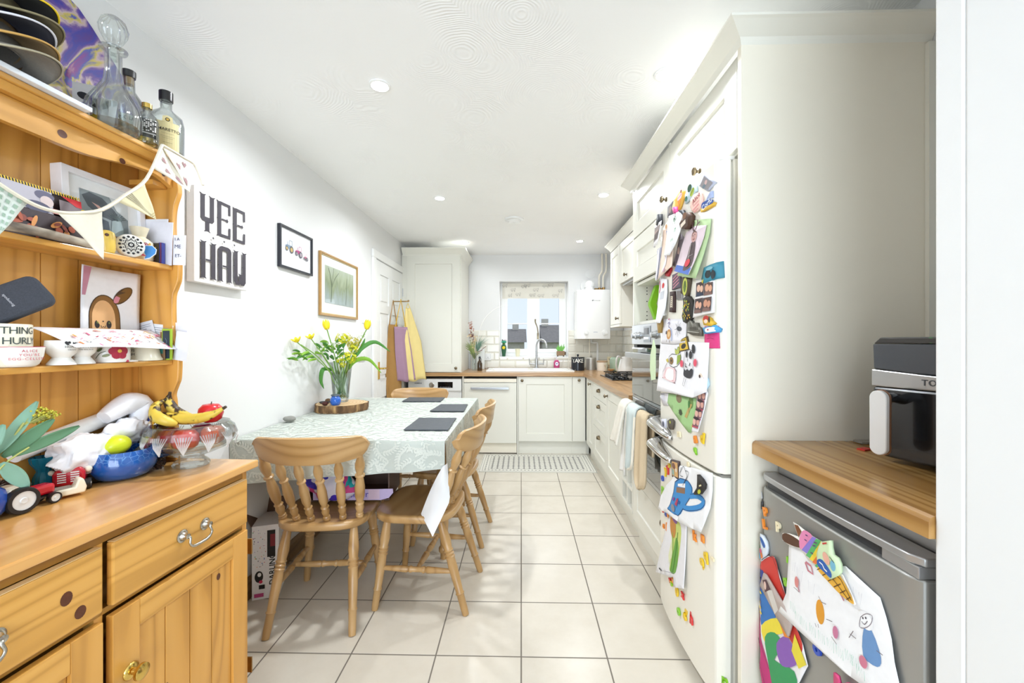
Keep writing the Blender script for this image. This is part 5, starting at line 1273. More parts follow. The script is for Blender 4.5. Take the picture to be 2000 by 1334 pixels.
mb = MB().use(MATS['toy_red']); mb.prism([(-.026, .016), (.026, .016), (.030, .030), (.030, .048), (.022, .062), (-.022, .062), (-.030, .048), (-.030, .030)], -.032, .03, 'xz'); mb.build('bonnet', tr, smooth=30, bevel=.006)
a = Art(f=lambda u, v, h: (u, -.0325-h, v))
for k in range(5): a.rect('#f4f2ee', -.020, .026+.006*k, -.004, .029+.006*k); a.rect('#f4f2ee', .004, .026+.006*k, .020, .029+.006*k)
a.build('grille_stripes', tr)
MB().use(MATS['toy_cream']).ball((.034, -.012, .05), .008).ball((-.034, -.012, .05), .008).box((-.02, -.02, .0625), (.02, .03, .066)).build('headlamps', tr)
for s_ in (-1, 1): wheel(tr, (s_*.034, -.022, .014), .014, .014, 'x'); wheel(tr, (s_*.040, .03, .026), .026, .018, 'x')
MB().use(MATS['toy_red']).ball((0, .04, .055), (.022, .02, .018)).build('seat', tr)
tr = thing('toy_tractor', 'glossy red toy tractor seen from the side with big grey hubbed wheel', 'toy', (-1.172, .945, TZ0), math.radians(82))
MB().use(MATS['toy_red']).box((-.01, -.016, .022), (.045, .016, .046)).build('bonnet', tr, smooth=0, bevel=.006)
MB().use(MATS['toy_cream']).prism([(-.055, .035), (-.045, .058), (-.015, .060), (.0, .045), (-.01, .035)], -.03, .03, 'xz').build('mudguard', tr, smooth=30, bevel=.006)
MB().use(MATS['rubber']).box((-.05, -.014, .018), (.042, .014, .0215)).build('chassis', tr, smooth=0)
MB().use(MATS['toy_red']).box((-.052, -.014, .047), (-.036, .014, .052)).cyl((-.014, 0, .058), (-.006, 0, .072), .002).build('seat', tr, smooth=0)
for s_ in (-1, 1): wheel(tr, (-.028, s_*.032, .030), .030, .018); wheel(tr, (.036, s_*.024, .013), .013, .012)
tl = thing('toy_truck', 'cream pottery toy truck between the two red tractors', 'toy', (-1.155, 1.010, TZ0), math.radians(60))
MB().use(MATS['toy_cream']).prism([(-.035, .006), (.035, .006), (.038, .02), (.032, .042), (.022, .044), (.016, .024), (-.035, .022)], -.016, .016, 'xz').build('body', tl, smooth=30, bevel=.004)
MB().use(C('#8f897d')).box((-.034, -.012, .0225), (.012, .012, .026)).build('load_bed', tl, smooth=0)
def ridge(mb, k0, c, amp, fr, seed):
    for i in range(k0, len(mb.v)):
        v = mb.v[i]-Vector(c); q = 1-abs(noise.noise(v*fr+Vector((seed, 1, 2))))*2.2; q2 = 1-abs(noise.noise(v*fr*2.3+Vector((3, seed, 2))))*2.2
        mb.v[i] = Vector(c)+v*(1+amp*(q-.4)+amp*.4*(q2-.4))
    return mb
pb = thing('carrier_bag', 'crumpled white plastic carrier bag heaped behind the blue bowl', 'bag', (-1.205, 1.135, TZ0))
ridge(crumple(MB().use(MATS['plastic_film']), (0, -.02, .078), (.042, .092, .056), 90, 60, amp=.22, fr=14, seed=2), 0, (0, -.02, .078), .16, 22, 5).build('bag_body', pb, smooth=35)
ridge(crumple(MB().use(MATS['plastic_film']), (-.002, .085, .115), (.030, .072, .045), 80, 50, amp=.25, fr=17, seed=8), 0, (-.002, .085, .115), .16, 24, 9).build('bag_fold', pb, smooth=35)
MB().use(MATS['plastic_film']).tube([(0, .12, .14), (-.01, .15, .19), (-.02, .11, .20), (-.02, .04, .17)], [.02, .03, .034, .02], n=12, sm=4).build('bag_handle', pb, smooth=35)
pr_ = thing('paper_roll', 'white rolled paper leaning behind the carrier bag', 'paper', (-1.257, .985, TZ0+.115))
MB().use(MATS['paper']).cyl((0, 0, 0), (-.0, .30, .062), .022, .022, 28).build('roll', pr_)
bp = thing('blue_vase', 'rounded dark blue pot at the left end of the dresser holding foliage', 'vase', (-1.185, .862, TZ0)); MB().use(plain('dark_blue_glaze', '#27489c', rough=.2, var=.2, scale=20)).lathe([(.0001, 0), (.03, 0), (.045, .018), (.049, .04), (.042, .062), (.03, .072), (.03, .08), (.027, .08), (.027, .07), (.0001, .06)], 32).build('pot_body', bp)
eu = thing('foliage_sprig', 'spray of grey green leaves and yellow berries standing in the blue pot', 'plant', (-1.185, .862, TZ0+.062))
plain('euca', '#7fa891', rough=.55, var=.15, scale=20); plain('euca_dark', '#567f5c', rough=.5, var=.2, scale=20); plain('berry', '#c5bd3e', rough=.5, var=.2, scale=50)
def bigleaf(base, tip, w, mat, cup=.2):
    w *= .6; base, tip = Vector(base), Vector(tip); d = tip-base; s_ = d.cross(Vector((.7, -.7, .1))).normalized(); nrm = s_.cross(d).normalized()
    def f(u, v):
        ww = w*math.sin(PI*min(.995, .05+.93*v))**.7; return base+d*v+s_*(u-.5)*2*ww+nrm*(cup*w*(2*abs(u-.5))**2-.1*w*math.sin(PI*v))
    MB().use(MATS[mat]).grid(lambda u, v: f(u, v), 6, 12).build('leaf', eu, smooth=60, solid=.0008)
MB().use(C('#b3b86a')).tube([(0, 0, -.05), (.0, .02, .04), (.005, .05, .09), (.01, .08, .14)], .0025, n=6, sm=4).build('stem', eu)
MB().use(C('#b3b86a')).tube([(0.0, .0, -.03), (.02, .03, .05), (.035, .07, .085)], .002, n=6, sm=4).build('stem', eu)
for b, tp, w, mt in (((.01, .03, .08), (.0, .115, .185), .022, 'euca'), ((.01, .04, .07), (.03, .125, .14), .024, 'euca_dark'), ((.02, .05, .07), (.05, .165, .115), .021, 'euca_dark'), ((.02, .03, .06), (.045, .06, -.005), .026, 'euca'), ((.0, .0, .06), (.02, .035, .145), .026, 'euca'), ((.0, .0, .05), (.03, .0, .10), .025, 'euca'), ((-.01, .02, .07), (-.05, .06, .13), .022, 'euca')): bigleaf(b, tp, w, mt)
mb = MB().use(MATS['berry']); r = random.Random(2); st2 = MB().use(C('#b3b86a'))
for k in range(150):
    v = Vector((r.gauss(0, 1), r.gauss(0, 1), r.gauss(0, 1))).normalized()*r.uniform(.3, 1); c_ = Vector((.005+.018*v.x, .125+.032*v.y, .150+.022*v.z)); mb.ball(c_, .0028, 5, 4)
    if k % 4 == 0: st2.tube([(.01, .08, .135), c_], .0007, n=4)
bc = mb.build('berry_head', eu, smooth=60); st2.build('stalklets', bc, smooth=0)

# ------------------------------------------------------------ lower shelf
SL = ZL+.0008; SM = ZM+.0008; ST = ZT+.0008
CW = MATS['ceramic_white']
def curved(cx, cy, r_, a0=0):   # print wrapped on a round body: u arc length measured from the side facing the camera
    def f(u, v, h):
        a = a0+u/r_; return (cx+(r_+h)*math.cos(a), cy+(r_+h)*math.sin(a), v)
    return f
VA = math.radians(-42)          # direction from the shelf toward the camera
def cup(name, lb, cat, loc, prof, mat=None, n=40, part='cup_body'):
    o = thing(name, lb, cat, loc); MB().use(mat or CW).lathe(prof, n).build(part, o, smooth=50); return o
mg = cup('mug', 'large cream mug with big dark serif lettering at the left of the lower shelf', 'mug', (-1.215, .925, SL), [(.0001, 0), (.050, 0), (.053, .004), (.053, .098), (.051, .100), (.049, .098), (.049, .008), (.0001, .006)], plain('cream_glaze', '#efe8d2', rough=.2))
a = Art(f=curved(0, 0, .053, math.radians(-20)))
for k, tx in enumerate(('SOOTHING', '& the HURLY', 'BURLY of')): a.text('#3f4a48', tx, -.004, .084-.024*k, .023, spacing=.9)
a.build('mug_lettering', mg)
al = cup('egg_bowl', 'small white bowl with pink rim and three lines of red lettering at shelf edge', 'bowl', (-1.172, .931, SL), [(.0001, 0), (.024, 0), (.031, .006), (.038, .025), (.0405, .046), (.039, .0465), (.036, .03), (.026, .01), (.0001, .006)])
MB().use(C('#c22350', .3)).lathe([(.0388, .0462), (.0405, .0462), (.0405, .0474), (.0388, .0474)], 40, cap=False).build('pink_rim', al)
a = Art(f=curved(0, 0, .0395, math.radians(-15)))
for k, tx in enumerate(('ALICE', "YOU'RE", 'EGG-CELLENT')): a.text('#c4475a', tx, .0, .037-.009*k, .0085, spacing=1.25)
a.build('bowl_lettering', al)
ec = cup('egg_cup', 'white footed egg cup lettered Mr, left of the pair', 'egg cup', (-1.168, 1.015, SL), [(.0001, 0), (.027, 0), (.0265, .004), (.017, .018), (.018, .020), (.027, .030), (.0305, .045), (.0295, .062), (.027, .062), (.027, .045), (.015, .028), (.0001, .026)])
a = Art(f=curved(0, 0, .0305, math.radians(-5))); a.text('#2c2c30', '♥ MR', 0, .054, .010, bold=.01); a.text('#2c2c30', 'HOPPER', 0, .0455, .0075); a.text('#2c2c30', 'THE BOSS', 0, .038, .004); a.build('lettering', ec)
ec = copy_tree(ec, loc=(-1.172, 1.066, SL), label='white footed egg cup lettered Mrs, right of the pair')
ml = [c for c in ec.children if c.name.startswith('lettering')][0]; bpy.data.objects.remove(ml)
a = Art(f=curved(0, 0, .0305, math.radians(-25))); a.text('#2c2c30', 'MRS', 0, .054, .012, bold=.01); a.text('#2c2c30', 'HOPPER', 0, .0455, .0085); a.text('#2c2c30', 'THE REAL BOSS', 0, .038, .004); a.build('lettering', ec)
fm = cup('floral_mug', 'white mug with large crimson flower behind the paper strip', 'mug', (-1.190, 1.154, SL), [(.0001, 0), (.046, 0), (.0475, .004), (.0475, .058), (.046, .06), (.044, .058), (.044, .008), (.0001, .006)])
a = Art(f=curved(0, 0, .0475, math.radians(-35)))
for k in range(6): a.ell('#a8283f', .016+.0135*math.cos(k*PI/3), .032+.0135*math.sin(k*PI/3), .0105, .0105, 12)
a.ell('#d8b24a', .016, .032, .005, .005, 10); a.line('#4d5a3c', [(-.032, .012), (-.024, .026), (-.012, .032)], .0015, sm=3); a.ell('#5e6a45', -.024, .036, .007, .0035, 10, .8); a.ell('#8a8f6a', -.012, .020, .008, .004, 10, .3); a.rect('#b03048', -.04, .0, .04, .006); a.build('flower_print', fm)
ib = cup('cream_bowl', 'squat cream bowl with dark lettering at the right of the lower shelf', 'bowl', (-1.192, 1.262, SL), [(.0001, 0), (.050, 0), (.051, .004), (.046, .012), (.040, .045), (.041, .052), (.038, .052), (.036, .02), (.0001, .01)], MATS['cream_glaze'])
a = Art(f=curved(0, 0, .0455, math.radians(-70)))
for k, tx in enumerate(('US', 'OS', 'ISH')): a.text('#33302e', tx, -.006, .044-.012*k, .011, bold=.01)
a.build('bowl_lettering', ib)
ld = cup('salt_dish', 'tiny white dish lying at the shelf edge before the cream bowl', 'dish', (-1.150, 1.184, SL), [(.0001, 0), (.014, 0), (.016, .003), (.0001, .006)], part='dish_body')
sp_ = thing('portable_speaker', 'dark grey fabric portable speaker tilted on top of the lettered mug', 'speaker', (-1.205, .938, SL+.152), rot=(math.radians(-14), math.radians(-33), math.radians(52)))
plain('grey_mesh', '#41444c', rough=.9, var=.35, scale=400, bump=.4, bscale=900)
mb = MB().use(MATS['grey_mesh']); pl = []
for (cx, cz, a0) in ((.05, -.022, -90), (.05, .022, 0), (-.05, .022, 90), (-.05, -.022, 180)):
    for k in range(6): aa = math.radians(a0+k*18); pl.append((cx+.018*math.cos(aa), cz+.018*math.sin(aa)))
mb.prism(pl, -.014, .014, 'xz').build('speaker_case', sp_, smooth=40, bevel=.006)
a = Art(f=lambda u, v, h: (u, -.0142-h, v)); a.text('#c9cbd0', 'Boompods', -.0, .0, .0075, rot=PI/2); a.build('badge', sp_)
def sheet(name, lb, cat, loc, rot, w, h, bend, col='#f3f2f6', part='sheet', nu=14, nv=14, solid=.0006):
    o = thing(name, lb, cat, loc, rot=rot); f = lambda u, v, hh: (u, -hh+bend(u/w, v/h), v)
    MB().use(C(col, .7)).grid(lambda u, v: f((u)*w, v*h, 0), nu, nv).build(part, o, smooth=60, solid=solid, off=0); return o, f
dn, f = sheet('bunny_drawing', 'curling white sheet with a crayon drawing of a brown bunny', 'drawing', (-1.236, 1.125, SL+.002), (math.radians(-2), 0, PI/2+math.radians(2)), .185, .275, lambda u, v: .012*math.sin(PI*u)*v-.012*v*v+.01*(u-.5)**2)
a = Art(f=f, step=.00015)
a.ell('#4a3420', .072, .130, .049, .067, 32); a.rect('#4a3420', .023, .07, .121, .13); a.ell('#8a5f2c', .072, .130, .046, .064, 32); a.rect('#8a5f2c', .026, .07, .118, .13); a.ell('#4a3420', .130, .200, .038, .018, 20, .75); a.ell('#7a5526', .130, .200, .035, .0155, 20, .75); a.ell('#d98a9b', .113, .188, .009, .016, 14, -.7)
a.ell('#e3b07a', .068, .128, .036, .052, 28); a.rect('#e3b07a', .032, .07, .104, .128); a.poly('#c88aa0', [(.002, .19), (.012, .19), (.03, .272), (.004, .272)])
for cx in (.047, .083): a.ell('#2a2226', cx, .108, .008, .012, 14); a.ell('#6d7d3c', cx+.001, .113, .003, .003, 8)
a.ell('#2a2226', .065, .117, .003, .002, 6); a.line('#2a2226', [(.058, .105), (.060, .098), (.065, .102), (.070, .098), (.072, .105)], .0018); a.build('crayon_bunny', dn)
ps, f = None, None
o = thing('painted_strip', 'long white paper strip with pink and orange crayon scribbles lying over the cups', 'drawing', (-1.175, 1.0, SL+.074), PI/2)
def pf(u, v, h): return (u, .045-.095*v-h, h+.022-.052*v**1.3-.008*(u/.34)*v+.003*math.sin(14*u)*v)
MB().use(C('#f6f3f6', .7)).grid(lambda u, v: pf(.34*u-.02+.035*v*(1-2*u)*0+(.03*v if u < .2 else 0)*(1-u/.2), v, 0), 34, 12).build('strip', o, smooth=60, solid=.0006, off=0)
a = Art(f=lambda u, v, h: pf(u, v, h), step=.00006); r = random.Random(5)
for k in range(60):
    u, v = r.uniform(.03, .31), r.uniform(.1, .92); c_ = r.choice(['#d9527f', '#e58a4a', '#d76a9a', '#e7a3bb', '#b33a52', '#e0b04a', '#e48f9c'])
    a.line(c_, [(u, v), (u+r.uniform(-.006, .012), v+r.uniform(-.08, .08)), (u+r.uniform(.004, .014), v+r.uniform(-.05, .1))], .005)
a.line('#4a4a56', [(.07, .75), (.10, .68), (.12, .78), (.15, .72)], .003, sm=3); a.line('#3a3a44', [(.20, .7), (.225, .68), (.235, .78), (.21, .82), (.20, .7)], .003, sm=3); a.line('#d9527f', [(.06, .15), (.12, .3), (.18, .28), (.24, .2), (.29, .22)], .003, sm=4)
a.build('scribbles', o)
def card(name, lb, x0, x1, y, z, h, col, tilt=0, rz=0, arts=None, th=.0015, cat='paper', skew=0):
    o = thing(name, lb, cat, (x0, y, z), rot=(0, math.radians(tilt), math.radians(rz))); w = x1-x0
    mb = MB().use(C(col, .65)); mb.prism([(0, 0), (w, 0), (w+skew, h), (skew, h)], -th/2, th/2, 'xz'); mb.build('card', o, smooth=0)
    if arts:
        a = Art(f=lambda u, v, hh: (u, -th/2-hh, v)); arts(a, w, h); a.build('print', o)
    return o
def lines(a, w, h, n=7, c='#9a9ba2', y0=.9):
    for k in range(n): a.rect(c, w*.1, h*(y0-.06*k), w*(.9-.2*(k % 3 == 2)), h*(y0-.06*k)+h*.012)
card('leaflet', 'white printed leaflet fanned out behind the others on lower shelf', -1.262, -1.185, 1.322, SL, .115, '#f0eff3', tilt=-14, arts=lambda a, w, h: lines(a, w, h))
card('leaflet', 'white folded letter with printed lines at the back of lower shelf', -1.240, -1.160, 1.326, SL, .120, '#eef0f3', tilt=6, arts=lambda a, w, h: lines(a, w, h, 9, '#8b8e96'))
card('envelope', 'plain white envelope leaning against the rack side on lower shelf', -1.205, -1.115, 1.336, SL, .125, '#eceaf3', tilt=3)
card('postcard', 'brown and white picture card on the lower shelf', -1.178, -1.148, 1.310, SL, .095, '#dccab8', arts=lambda a, w, h: (a.rect('#8d6646', .002, h*.6, w-.002, h*.95), a.rect('#d9dde2', .002, h*.3, w-.002, h*.55), lines(a, w, h, 3, '#7e6a58', .25)))
card('notebook', 'slim green edged dark booklet on the lower shelf', -1.160, -1.130, 1.300, SL, .100, '#9dbb2d', th=.006, cat='booklet', arts=lambda a, w, h: (a.rect('#22303c', .003, .004, w-.004, h-.006), a.line('#7f97b0', [(w*.3, h*.3), (w*.55, h*.6), (w*.4, h*.7)], .001)))
card('gift_card', 'small brown and teal card at the front of lower shelf', -1.172, -1.145, 1.292, SL, .055, '#8a6a4c', arts=lambda a, w, h: (a.rect('#2a7a70', .004, .02, w-.006, .04), a.rect('#46382c', .002, .042, w-.002, .05)))
card('envelope', 'white envelope sticking out past the edge of lower shelf', -1.142, -1.098, 1.318, SL, .095, '#eae8f2', tilt=8)

# ------------------------------------------------------------ middle shelf
wf = thing('whale_picture', 'deep white box frame with a grey whale picture on the middle shelf', 'picture', (-1.232, 1.079, SM), rot=(math.radians(-3), 0, PI/2-math.radians(2.4)))
MB().use(C('#f2f0f2', .35)).frame(0, .235, 0, .235, .018, -.0, .034).build('box_frame', wf, smooth=0, bevel=.0012)
MB().use(C('#eef1f2', .6)).box((.0181, .010, .0181), (.2169, .012, .2169)).build('mount', wf, smooth=0)
a = Art(f=lambda u, v, h: (u, .010-h, v))
a.rect('#8b979c', .05, .05, .185, .185); a.poly('#4a545c', [(.055, .168), (.075, .182), (.11, .176), (.145, .148), (.165, .12), (.14, .115), (.10, .122), (.07, .14)]); a.poly('#c9a49a', [(.08, .155), (.10, .150), (.115, .138), (.105, .136)]); a.poly('#cfd6d8', [(.13, .185), (.185, .185), (.185, .13), (.15, .15)])
a.poly('#46525e', [(.05, .05), (.12, .05), (.128, .08), (.125, .11), (.10, .115), (.05, .11)]); a.poly('#9fb0b4', [(.128, .05), (.17, .05), (.168, .10), (.16, .125), (.135, .115)])
for k in range(9): q = -1.1+k*.28; a.line('#5a6b6e', [(.15, .12), (.15+.014*math.sin(q), .12+.014*math.cos(q)), (.15+.028*math.sin(q), .12+.022*math.cos(q))], .002)
a.poly('#7d5a4d', [(.10, .05), (.175, .05), (.16, .066), (.135, .072)]); a.build('whale_print', wf)
MB().use(C('#8b979c')).box((.0182, .0121, .0182), (.2168, .0125, .2168)).build('backing', wf, smooth=0)
cd = thing('photo_card', 'wide photo card edged with black and yellow warning tape on middle shelf', 'photo', (-1.205, .893, SM), rot=(math.radians(-6), 0, PI/2))
MB().use(C('#3a2b2c', .3)).box((0, 0, 0), (.205, .008, .142)).build('card', cd, smooth=0)
a = Art(f=lambda u, v, h: (u, -h, v))
a.rect('#1c1b1d', 0, .132, .205, .142)
for k in range(34): a.poly('#e6bf22', [(.002+.006*k, .1325), (.005+.006*k, .1325), (.0035+.006*k, .1415), (.0005+.006*k, .1415)])
a.rect('#b9b5c0', .03, .075, .135, .131); a.ell('#5b5a74', .118, .118, .022, .012, 16); a.ell('#d8c6c4', .122, .104, .015, .014, 16); a.ell('#4b4c66', .10, .085, .03, .014, 16); a.rect('#7c6f74', .15, .075, .204, .12); a.ell('#c8323c', .165, .086, .011, .007, 14); a.rect('#d88c86', .132, .078, .16, .09)
a.poly('#d3212c', [(.155, .131), (.204, .131), (.204, .112), (.19, .112)])
a.rect('#33222a', 0, .0, .205, .073)
r = random.Random(8)
for k in range(22): a.ell(r.choice(['#d8743c', '#b3563a', '#e69a52', '#8a3f30']), r.uniform(.03, .18), r.uniform(.015, .05), r.uniform(.008, .018), r.uniform(.004, .009), 10, r.uniform(0, 3))
for k in range(4): a.poly('#e6bf22', [(.196, .075+k*.009), (.204, .077+k*.009), (.204, .081+k*.009), (.196, .079+k*.009)])
a.build('photo_print', cd)
lg_ = thing('driftwood', 'pale bark-covered stick lying on the front of the middle shelf', 'stick', (-1.163, .89, SM+.0118)); m, t = new_mat('birch', .8); n1 = t.n('TexNoise', Scale=22.0, Detail=6.0); t.l(t.coord((1, .4, 1)), n1.inputs['Vector']); t.l(t.ramp(n1.outputs['Fac'], [(.35, '#4e443c'), (.5, '#9d9080'), (.65, '#cfc6b4')]), t.b.inputs['Base Color']); t.bump(n1.outputs['Fac'], .6, .004)
MB().use(m).tube([(0, 0, 0), (.004, .08, .001), (-.002, .15, 0), (.002, .20, -.001)], [.0115, .0112, .0115, .010], n=12, sm=4).build('stick', lg_, smooth=50)
yp = thing('chick_ornament', 'small yellow painted pot with an eye, half hidden by the bunting', 'ornament', (-1.172, 1.132, SM)); MB().use(plain('yellow_glaze', '#ecc75a', rough=.25, var=.2, scale=40)).lathe([(.0001, 0), (.016, 0), (.019, .01), (.019, .045), (.016, .058), (.008, .063), (.0001, .064)], 28).build('pot_body', yp); MB().use(C('#5c3a34', .3)).ball((.013, -.012, .048), .0045).build('eye', yp)
ms = thing('painted_stone', 'round black and white mandala patterned ornament on the middle shelf', 'ornament', (-1.160, 1.189, SM), math.radians(52))
MB().use(C('#f1efe8', .25)).at((0, 0, .033), (PI/2, 0, 0)).lathe([(.0001, -.012), (.026, -.011), (.033, -.004), (.034, 0), (.033, .004), (.026, .011), (.0001, .012)], 36).build('disc', ms, smooth=50)
a = Art(f=lambda u, v, h: (u, -.0122-h+.0*u, v+.033))
for r0, n_, q in ((.0245, 14, .0034), (.0185, 12, .0018)):
    for k in range(n_): a.ell('#1d1b1c', r0*math.cos(2*PI*k/n_), r0*math.sin(2*PI*k/n_), q, q, 8)
a.line('#1d1b1c', [((.0145+.0015*math.cos(8*t_))*math.cos(t_), (.0145+.0015*math.cos(8*t_))*math.sin(t_)) for t_ in [2*PI*k/60 for k in range(61)]], .0022)
a.ell('#1d1b1c', 0, 0, .0075, .0075, 20); a.ell('#f1efe8', 0, 0, .0035, .0035, 14); a.ell('#1d1b1c', 0, 0, .0015, .0015, 10)
for k in range(8): a.ell('#1d1b1c', .0108*math.cos(k*PI/4), .0108*math.sin(k*PI/4), .0011, .0011, 6)
a.build('mandala', ms)
ow_ = cup('owl_vase', 'cream owl faced vase with pink ringed eyes standing behind painted stone', 'vase', (-1.205, 1.266, SM), [(.0001, 0), (.030, 0), (.034, .01), (.034, .062), (.026, .070), (.016, .078), (.020, .094), (.024, .108), (.022, .108), (.014, .085), (.0001, .08)], plain('owl_cream', '#e9ddc0', rough=.3, var=.12, scale=50), part='vase_body')
a = Art(f=curved(0, 0, .034, VA))
for u in (-.012, .012): a.ell('#6b2438', u, .052, .0065, .0065, 16); a.ell('#e9a3b0', u, .052, .0042, .0042, 14); a.ell('#6b2438', u, .052, .0018, .0018, 10)
for u in (-.022, 0, .022): a.ell('#d9a642', u, .055, .004, .004, 8)
a.build('owl_eyes', ow_)
bd = thing('blue_bird', 'flat bright blue bird ornament with white edge beside painted stone', 'ornament', (-1.152, 1.243, SM), math.radians(40))
MB().use(C('#f2f2f2', .4)).prism([(-.012, 0), (.002, .006), (.016, .022), (.018, .036), (.008, .047), (-.008, .046), (-.016, .034), (-.010, .016)], -.003, .003, 'xz').build('bird_back', bd, smooth=0)
MB().use(plain('sky_blue', '#3b8edb', rough=.4, var=.08)).prism([(-.010, .004), (.002, .009), (.014, .023), (.016, .035), (.007, .045), (-.007, .044), (-.014, .034), (-.008, .016)], -.0042, -.0032, 'xz').build('bird_front', bd, smooth=0); MB().use(C('#e3576a')).prism([(-.018, .012), (-.006, .012), (-.016, .02)], -.005, -.0043, 'xz').build('beak', bd, smooth=0)
card('booklet', 'dark patterned little booklet between the blue bird and white letters', -1.200, -1.166, 1.298, SM, .066, '#4a4238', th=.012, cat='booklet', arts=lambda a, w, h: ([a.ell(['#b28a3a', '#7a4a40', '#96886c', '#caa04a'][k % 4], w*(.2+.6*((k*37) % 10)/10), h*(.1+.8*((k*53) % 17)/17), .004, .003, 8, k) for k in range(16)]))
card('booklet', 'thin blue and purple spined booklet next to the patterned one', -1.168, -1.158, 1.300, SM, .068, '#4d54a8', th=.012, cat='booklet', arts=lambda a, w, h: a.rect('#8a3a4a', .006, 0, .009, h))
card('letter', 'tall plain white folded letter at the back of the middle shelf', -1.235, -1.160, 1.316, SM, .150, '#eeedf2', tilt=0, skew=.004)
card('letter', 'white folded letter just in front of the taller plain one', -1.215, -1.140, 1.311, SM, .140, '#e9e8f1', tilt=2)
card('note_card', 'white card handwritten in blue standing past the end of middle shelf', -1.142, -1.100, 1.318, SM, .098, '#efedf0', tilt=1, arts=lambda a, w, h: (a.text('#2f3a6b', 'ME', .016, .060, .017), a.text('#2f3a6b', 'ET-', .018, .030, .015), a.text('#2f3a6b', 'I A', .014, .084, .014)))

# ------------------------------------------------------------ on top of the dresser
def bottle(name, lb, loc, prof, cap, capm, glass='clear_glass', n=32, liquid=None, sq=None, rz=0):
    b = thing(name, lb, 'bottle', loc, rz); MB().use(MATS[glass]).lathe(prof, n, sq=sq).build('glass_body', b, smooth=50)
    MB().use(capm).lathe(cap, 24).build('cap', b)
    if liquid: MB().use(MATS['amber_liquid']).lathe(liquid, n, sq=sq).build('liquid', b, smooth=50)
    return b
d = thing('decanter', 'cut crystal decanter with round faceted stopper on top of the dresser', 'decanter', (-1.14, 1.120, ST), rot=(0, 0, 0))
MB().use(MATS['clear_glass']).lathe([(.0001, 0), (.052, 0), (.060, .012), (.061, .04), (.054, .07), (.036, .105), (.022, .135), (.0185, .17), (.0185, .215), (.030, .222), (.031, .226), (.022, .228), (.013, .224), (.0125, .17), (.017, .13), (.030, .103), (.048, .069), (.055, .04), (.053, .015), (.0001, .012)], 60, flute=(20, .03, .01, .12)).build('body', d, smooth=25)
MB().use(MATS['clear_glass']).lathe([(.0001, .195), (.010, .195), (.012, .226), (.010, .236), (.020, .248), (.029, .268), (.031, .285), (.025, .305), (.012, .316), (.0001, .318)], 48, flute=(16, .05, .24, .32)).build('stopper', d, smooth=25)
b = bottle('gin_bottle', 'clear spirit bottle with dark cork top behind the decanter', (-1.215, 1.242, ST), [(.0001, 0), (.038, 0), (.040, .008), (.040, .13), (.034, .155), (.015, .185), (.014, .225), (.012, .225), (.013, .183), (.032, .15), (.037, .13), (.037, .01), (.0001, .006)], [(.0001, .226), (.016, .226), (.017, .234), (.017, .246), (.0001, .248)], C('#2a2a2c', .4))
MB().use(C('#c99a52', .5)).cyl((0, 0, .205), (0, 0, .2255), .0115).build('cork', b); a = Art(f=curved(0, 0, .0402, VA)); a.rect('#f0efe9', -.028, .03, .028, .10); a.text('#2b2b2b', 'MOUNT', 0, .085, .014); a.build('label_print', b)
b = bottle('miniature_bottle', 'small gold capped bottle with black checked label and amber drink', (-1.130, 1.212, ST), [(.0001, 0), (.026, 0), (.028, .006), (.028, .075), (.022, .090), (.0105, .10), (.0105, .112), (.008, .112), (.009, .099), (.02, .088), (.026, .074), (.026, .008), (.0001, .005)], [(.0001, .1125), (.0125, .1125), (.0125, .126), (.0001, .127)], MATS['bright_brass'], liquid=[(.0001, .006), (.0255, .008), (.0255, .060), (.0001, .060)])
a = Art(f=curved(0, 0, .0282, VA)); a.rect('#17171a', -.018, .018, .02, .072); r = random.Random(12)
for i in range(7):
    for j in range(9):
        if r.random() < .55: a.rect('#e9e7e2', -.013+.004*i, .034+.004*j, -.010+.004*i, .037+.004*j)
a.rect('#b9b7b2', -.011, .025, .013, .028); a.build('label_print', b)
b = bottle('amaretto_bottle', 'flask shaped bottle with black cap and pale yellow amaretto label', (-1.165, 1.318, ST), [(.0001, 0), (.044, 0), (.048, .008), (.048, .125), (.042, .150), (.020, .166), (.0155, .172), (.0155, .196), (.013, .196), (.0135, .17), (.038, .147), (.045, .125), (.045, .01), (.0001, .006)], [(.0001, .1965), (.0185, .1965), (.019, .200), (.019, .226), (.0001, .228)], C('#18181a', .3), sq=.62, rz=math.radians(48), liquid=[(.0001, .007), (.044, .010), (.044, .034), (.0001, .034)])
a = Art(f=lambda u, v, h: (u, -.030*math.sqrt(max(.02, 1-(u/.0485)**2))-h-.0005, v))
for k in range(10): a.rect('#efe0a8', -.030+.006*k, .025, -.024+.006*k, .118)
a.poly('#efe0a8', [(-.014, .117), (.014, .117), (.012, .134), (0, .138), (-.012, .134)]); a.ell('#2b2419', 0, .125, .006, .006, 14); a.ell('#cda94c', 0, .125, .004, .004, 12)
a.text('#2b2419', 'AMARETTO', 0, .092, .0125, bold=.01); a.rect('#6a6048', -.016, .080, .016, .0805); a.rect('#8a7e5c', -.018, .070, .018, .0706); a.rect('#8a7e5c', -.014, .064, .014, .0646); a.rect('#8a7e5c', -.012, .05, .012, .0508); a.build('label_print', b)
pnt = thing('painting', 'floppy abstract painting in purple, blue and yellow propped on the wall above the dresser', 'painting', (XL+.004, .90, ST+.01), PI/2)
m, t = new_mat('abstract_paint', .5)
n1 = t.n('TexNoise', Scale=5.5, Detail=5.0, Distortion=2.2); t.l(t.coord(), n1.inputs['Vector'])
t.l(t.ramp(n1.outputs['Fac'], [(.28, '#5a2f7d'), (.40, '#3b3aa0'), (.46, '#6a4a98'), (.52, '#c6b0b8'), (.56, '#c8b853'), (.60, '#4b5ab0'), (.68, '#8a3f8e'), (.78, '#c9a0a8')]), t.b.inputs['Base Color'])
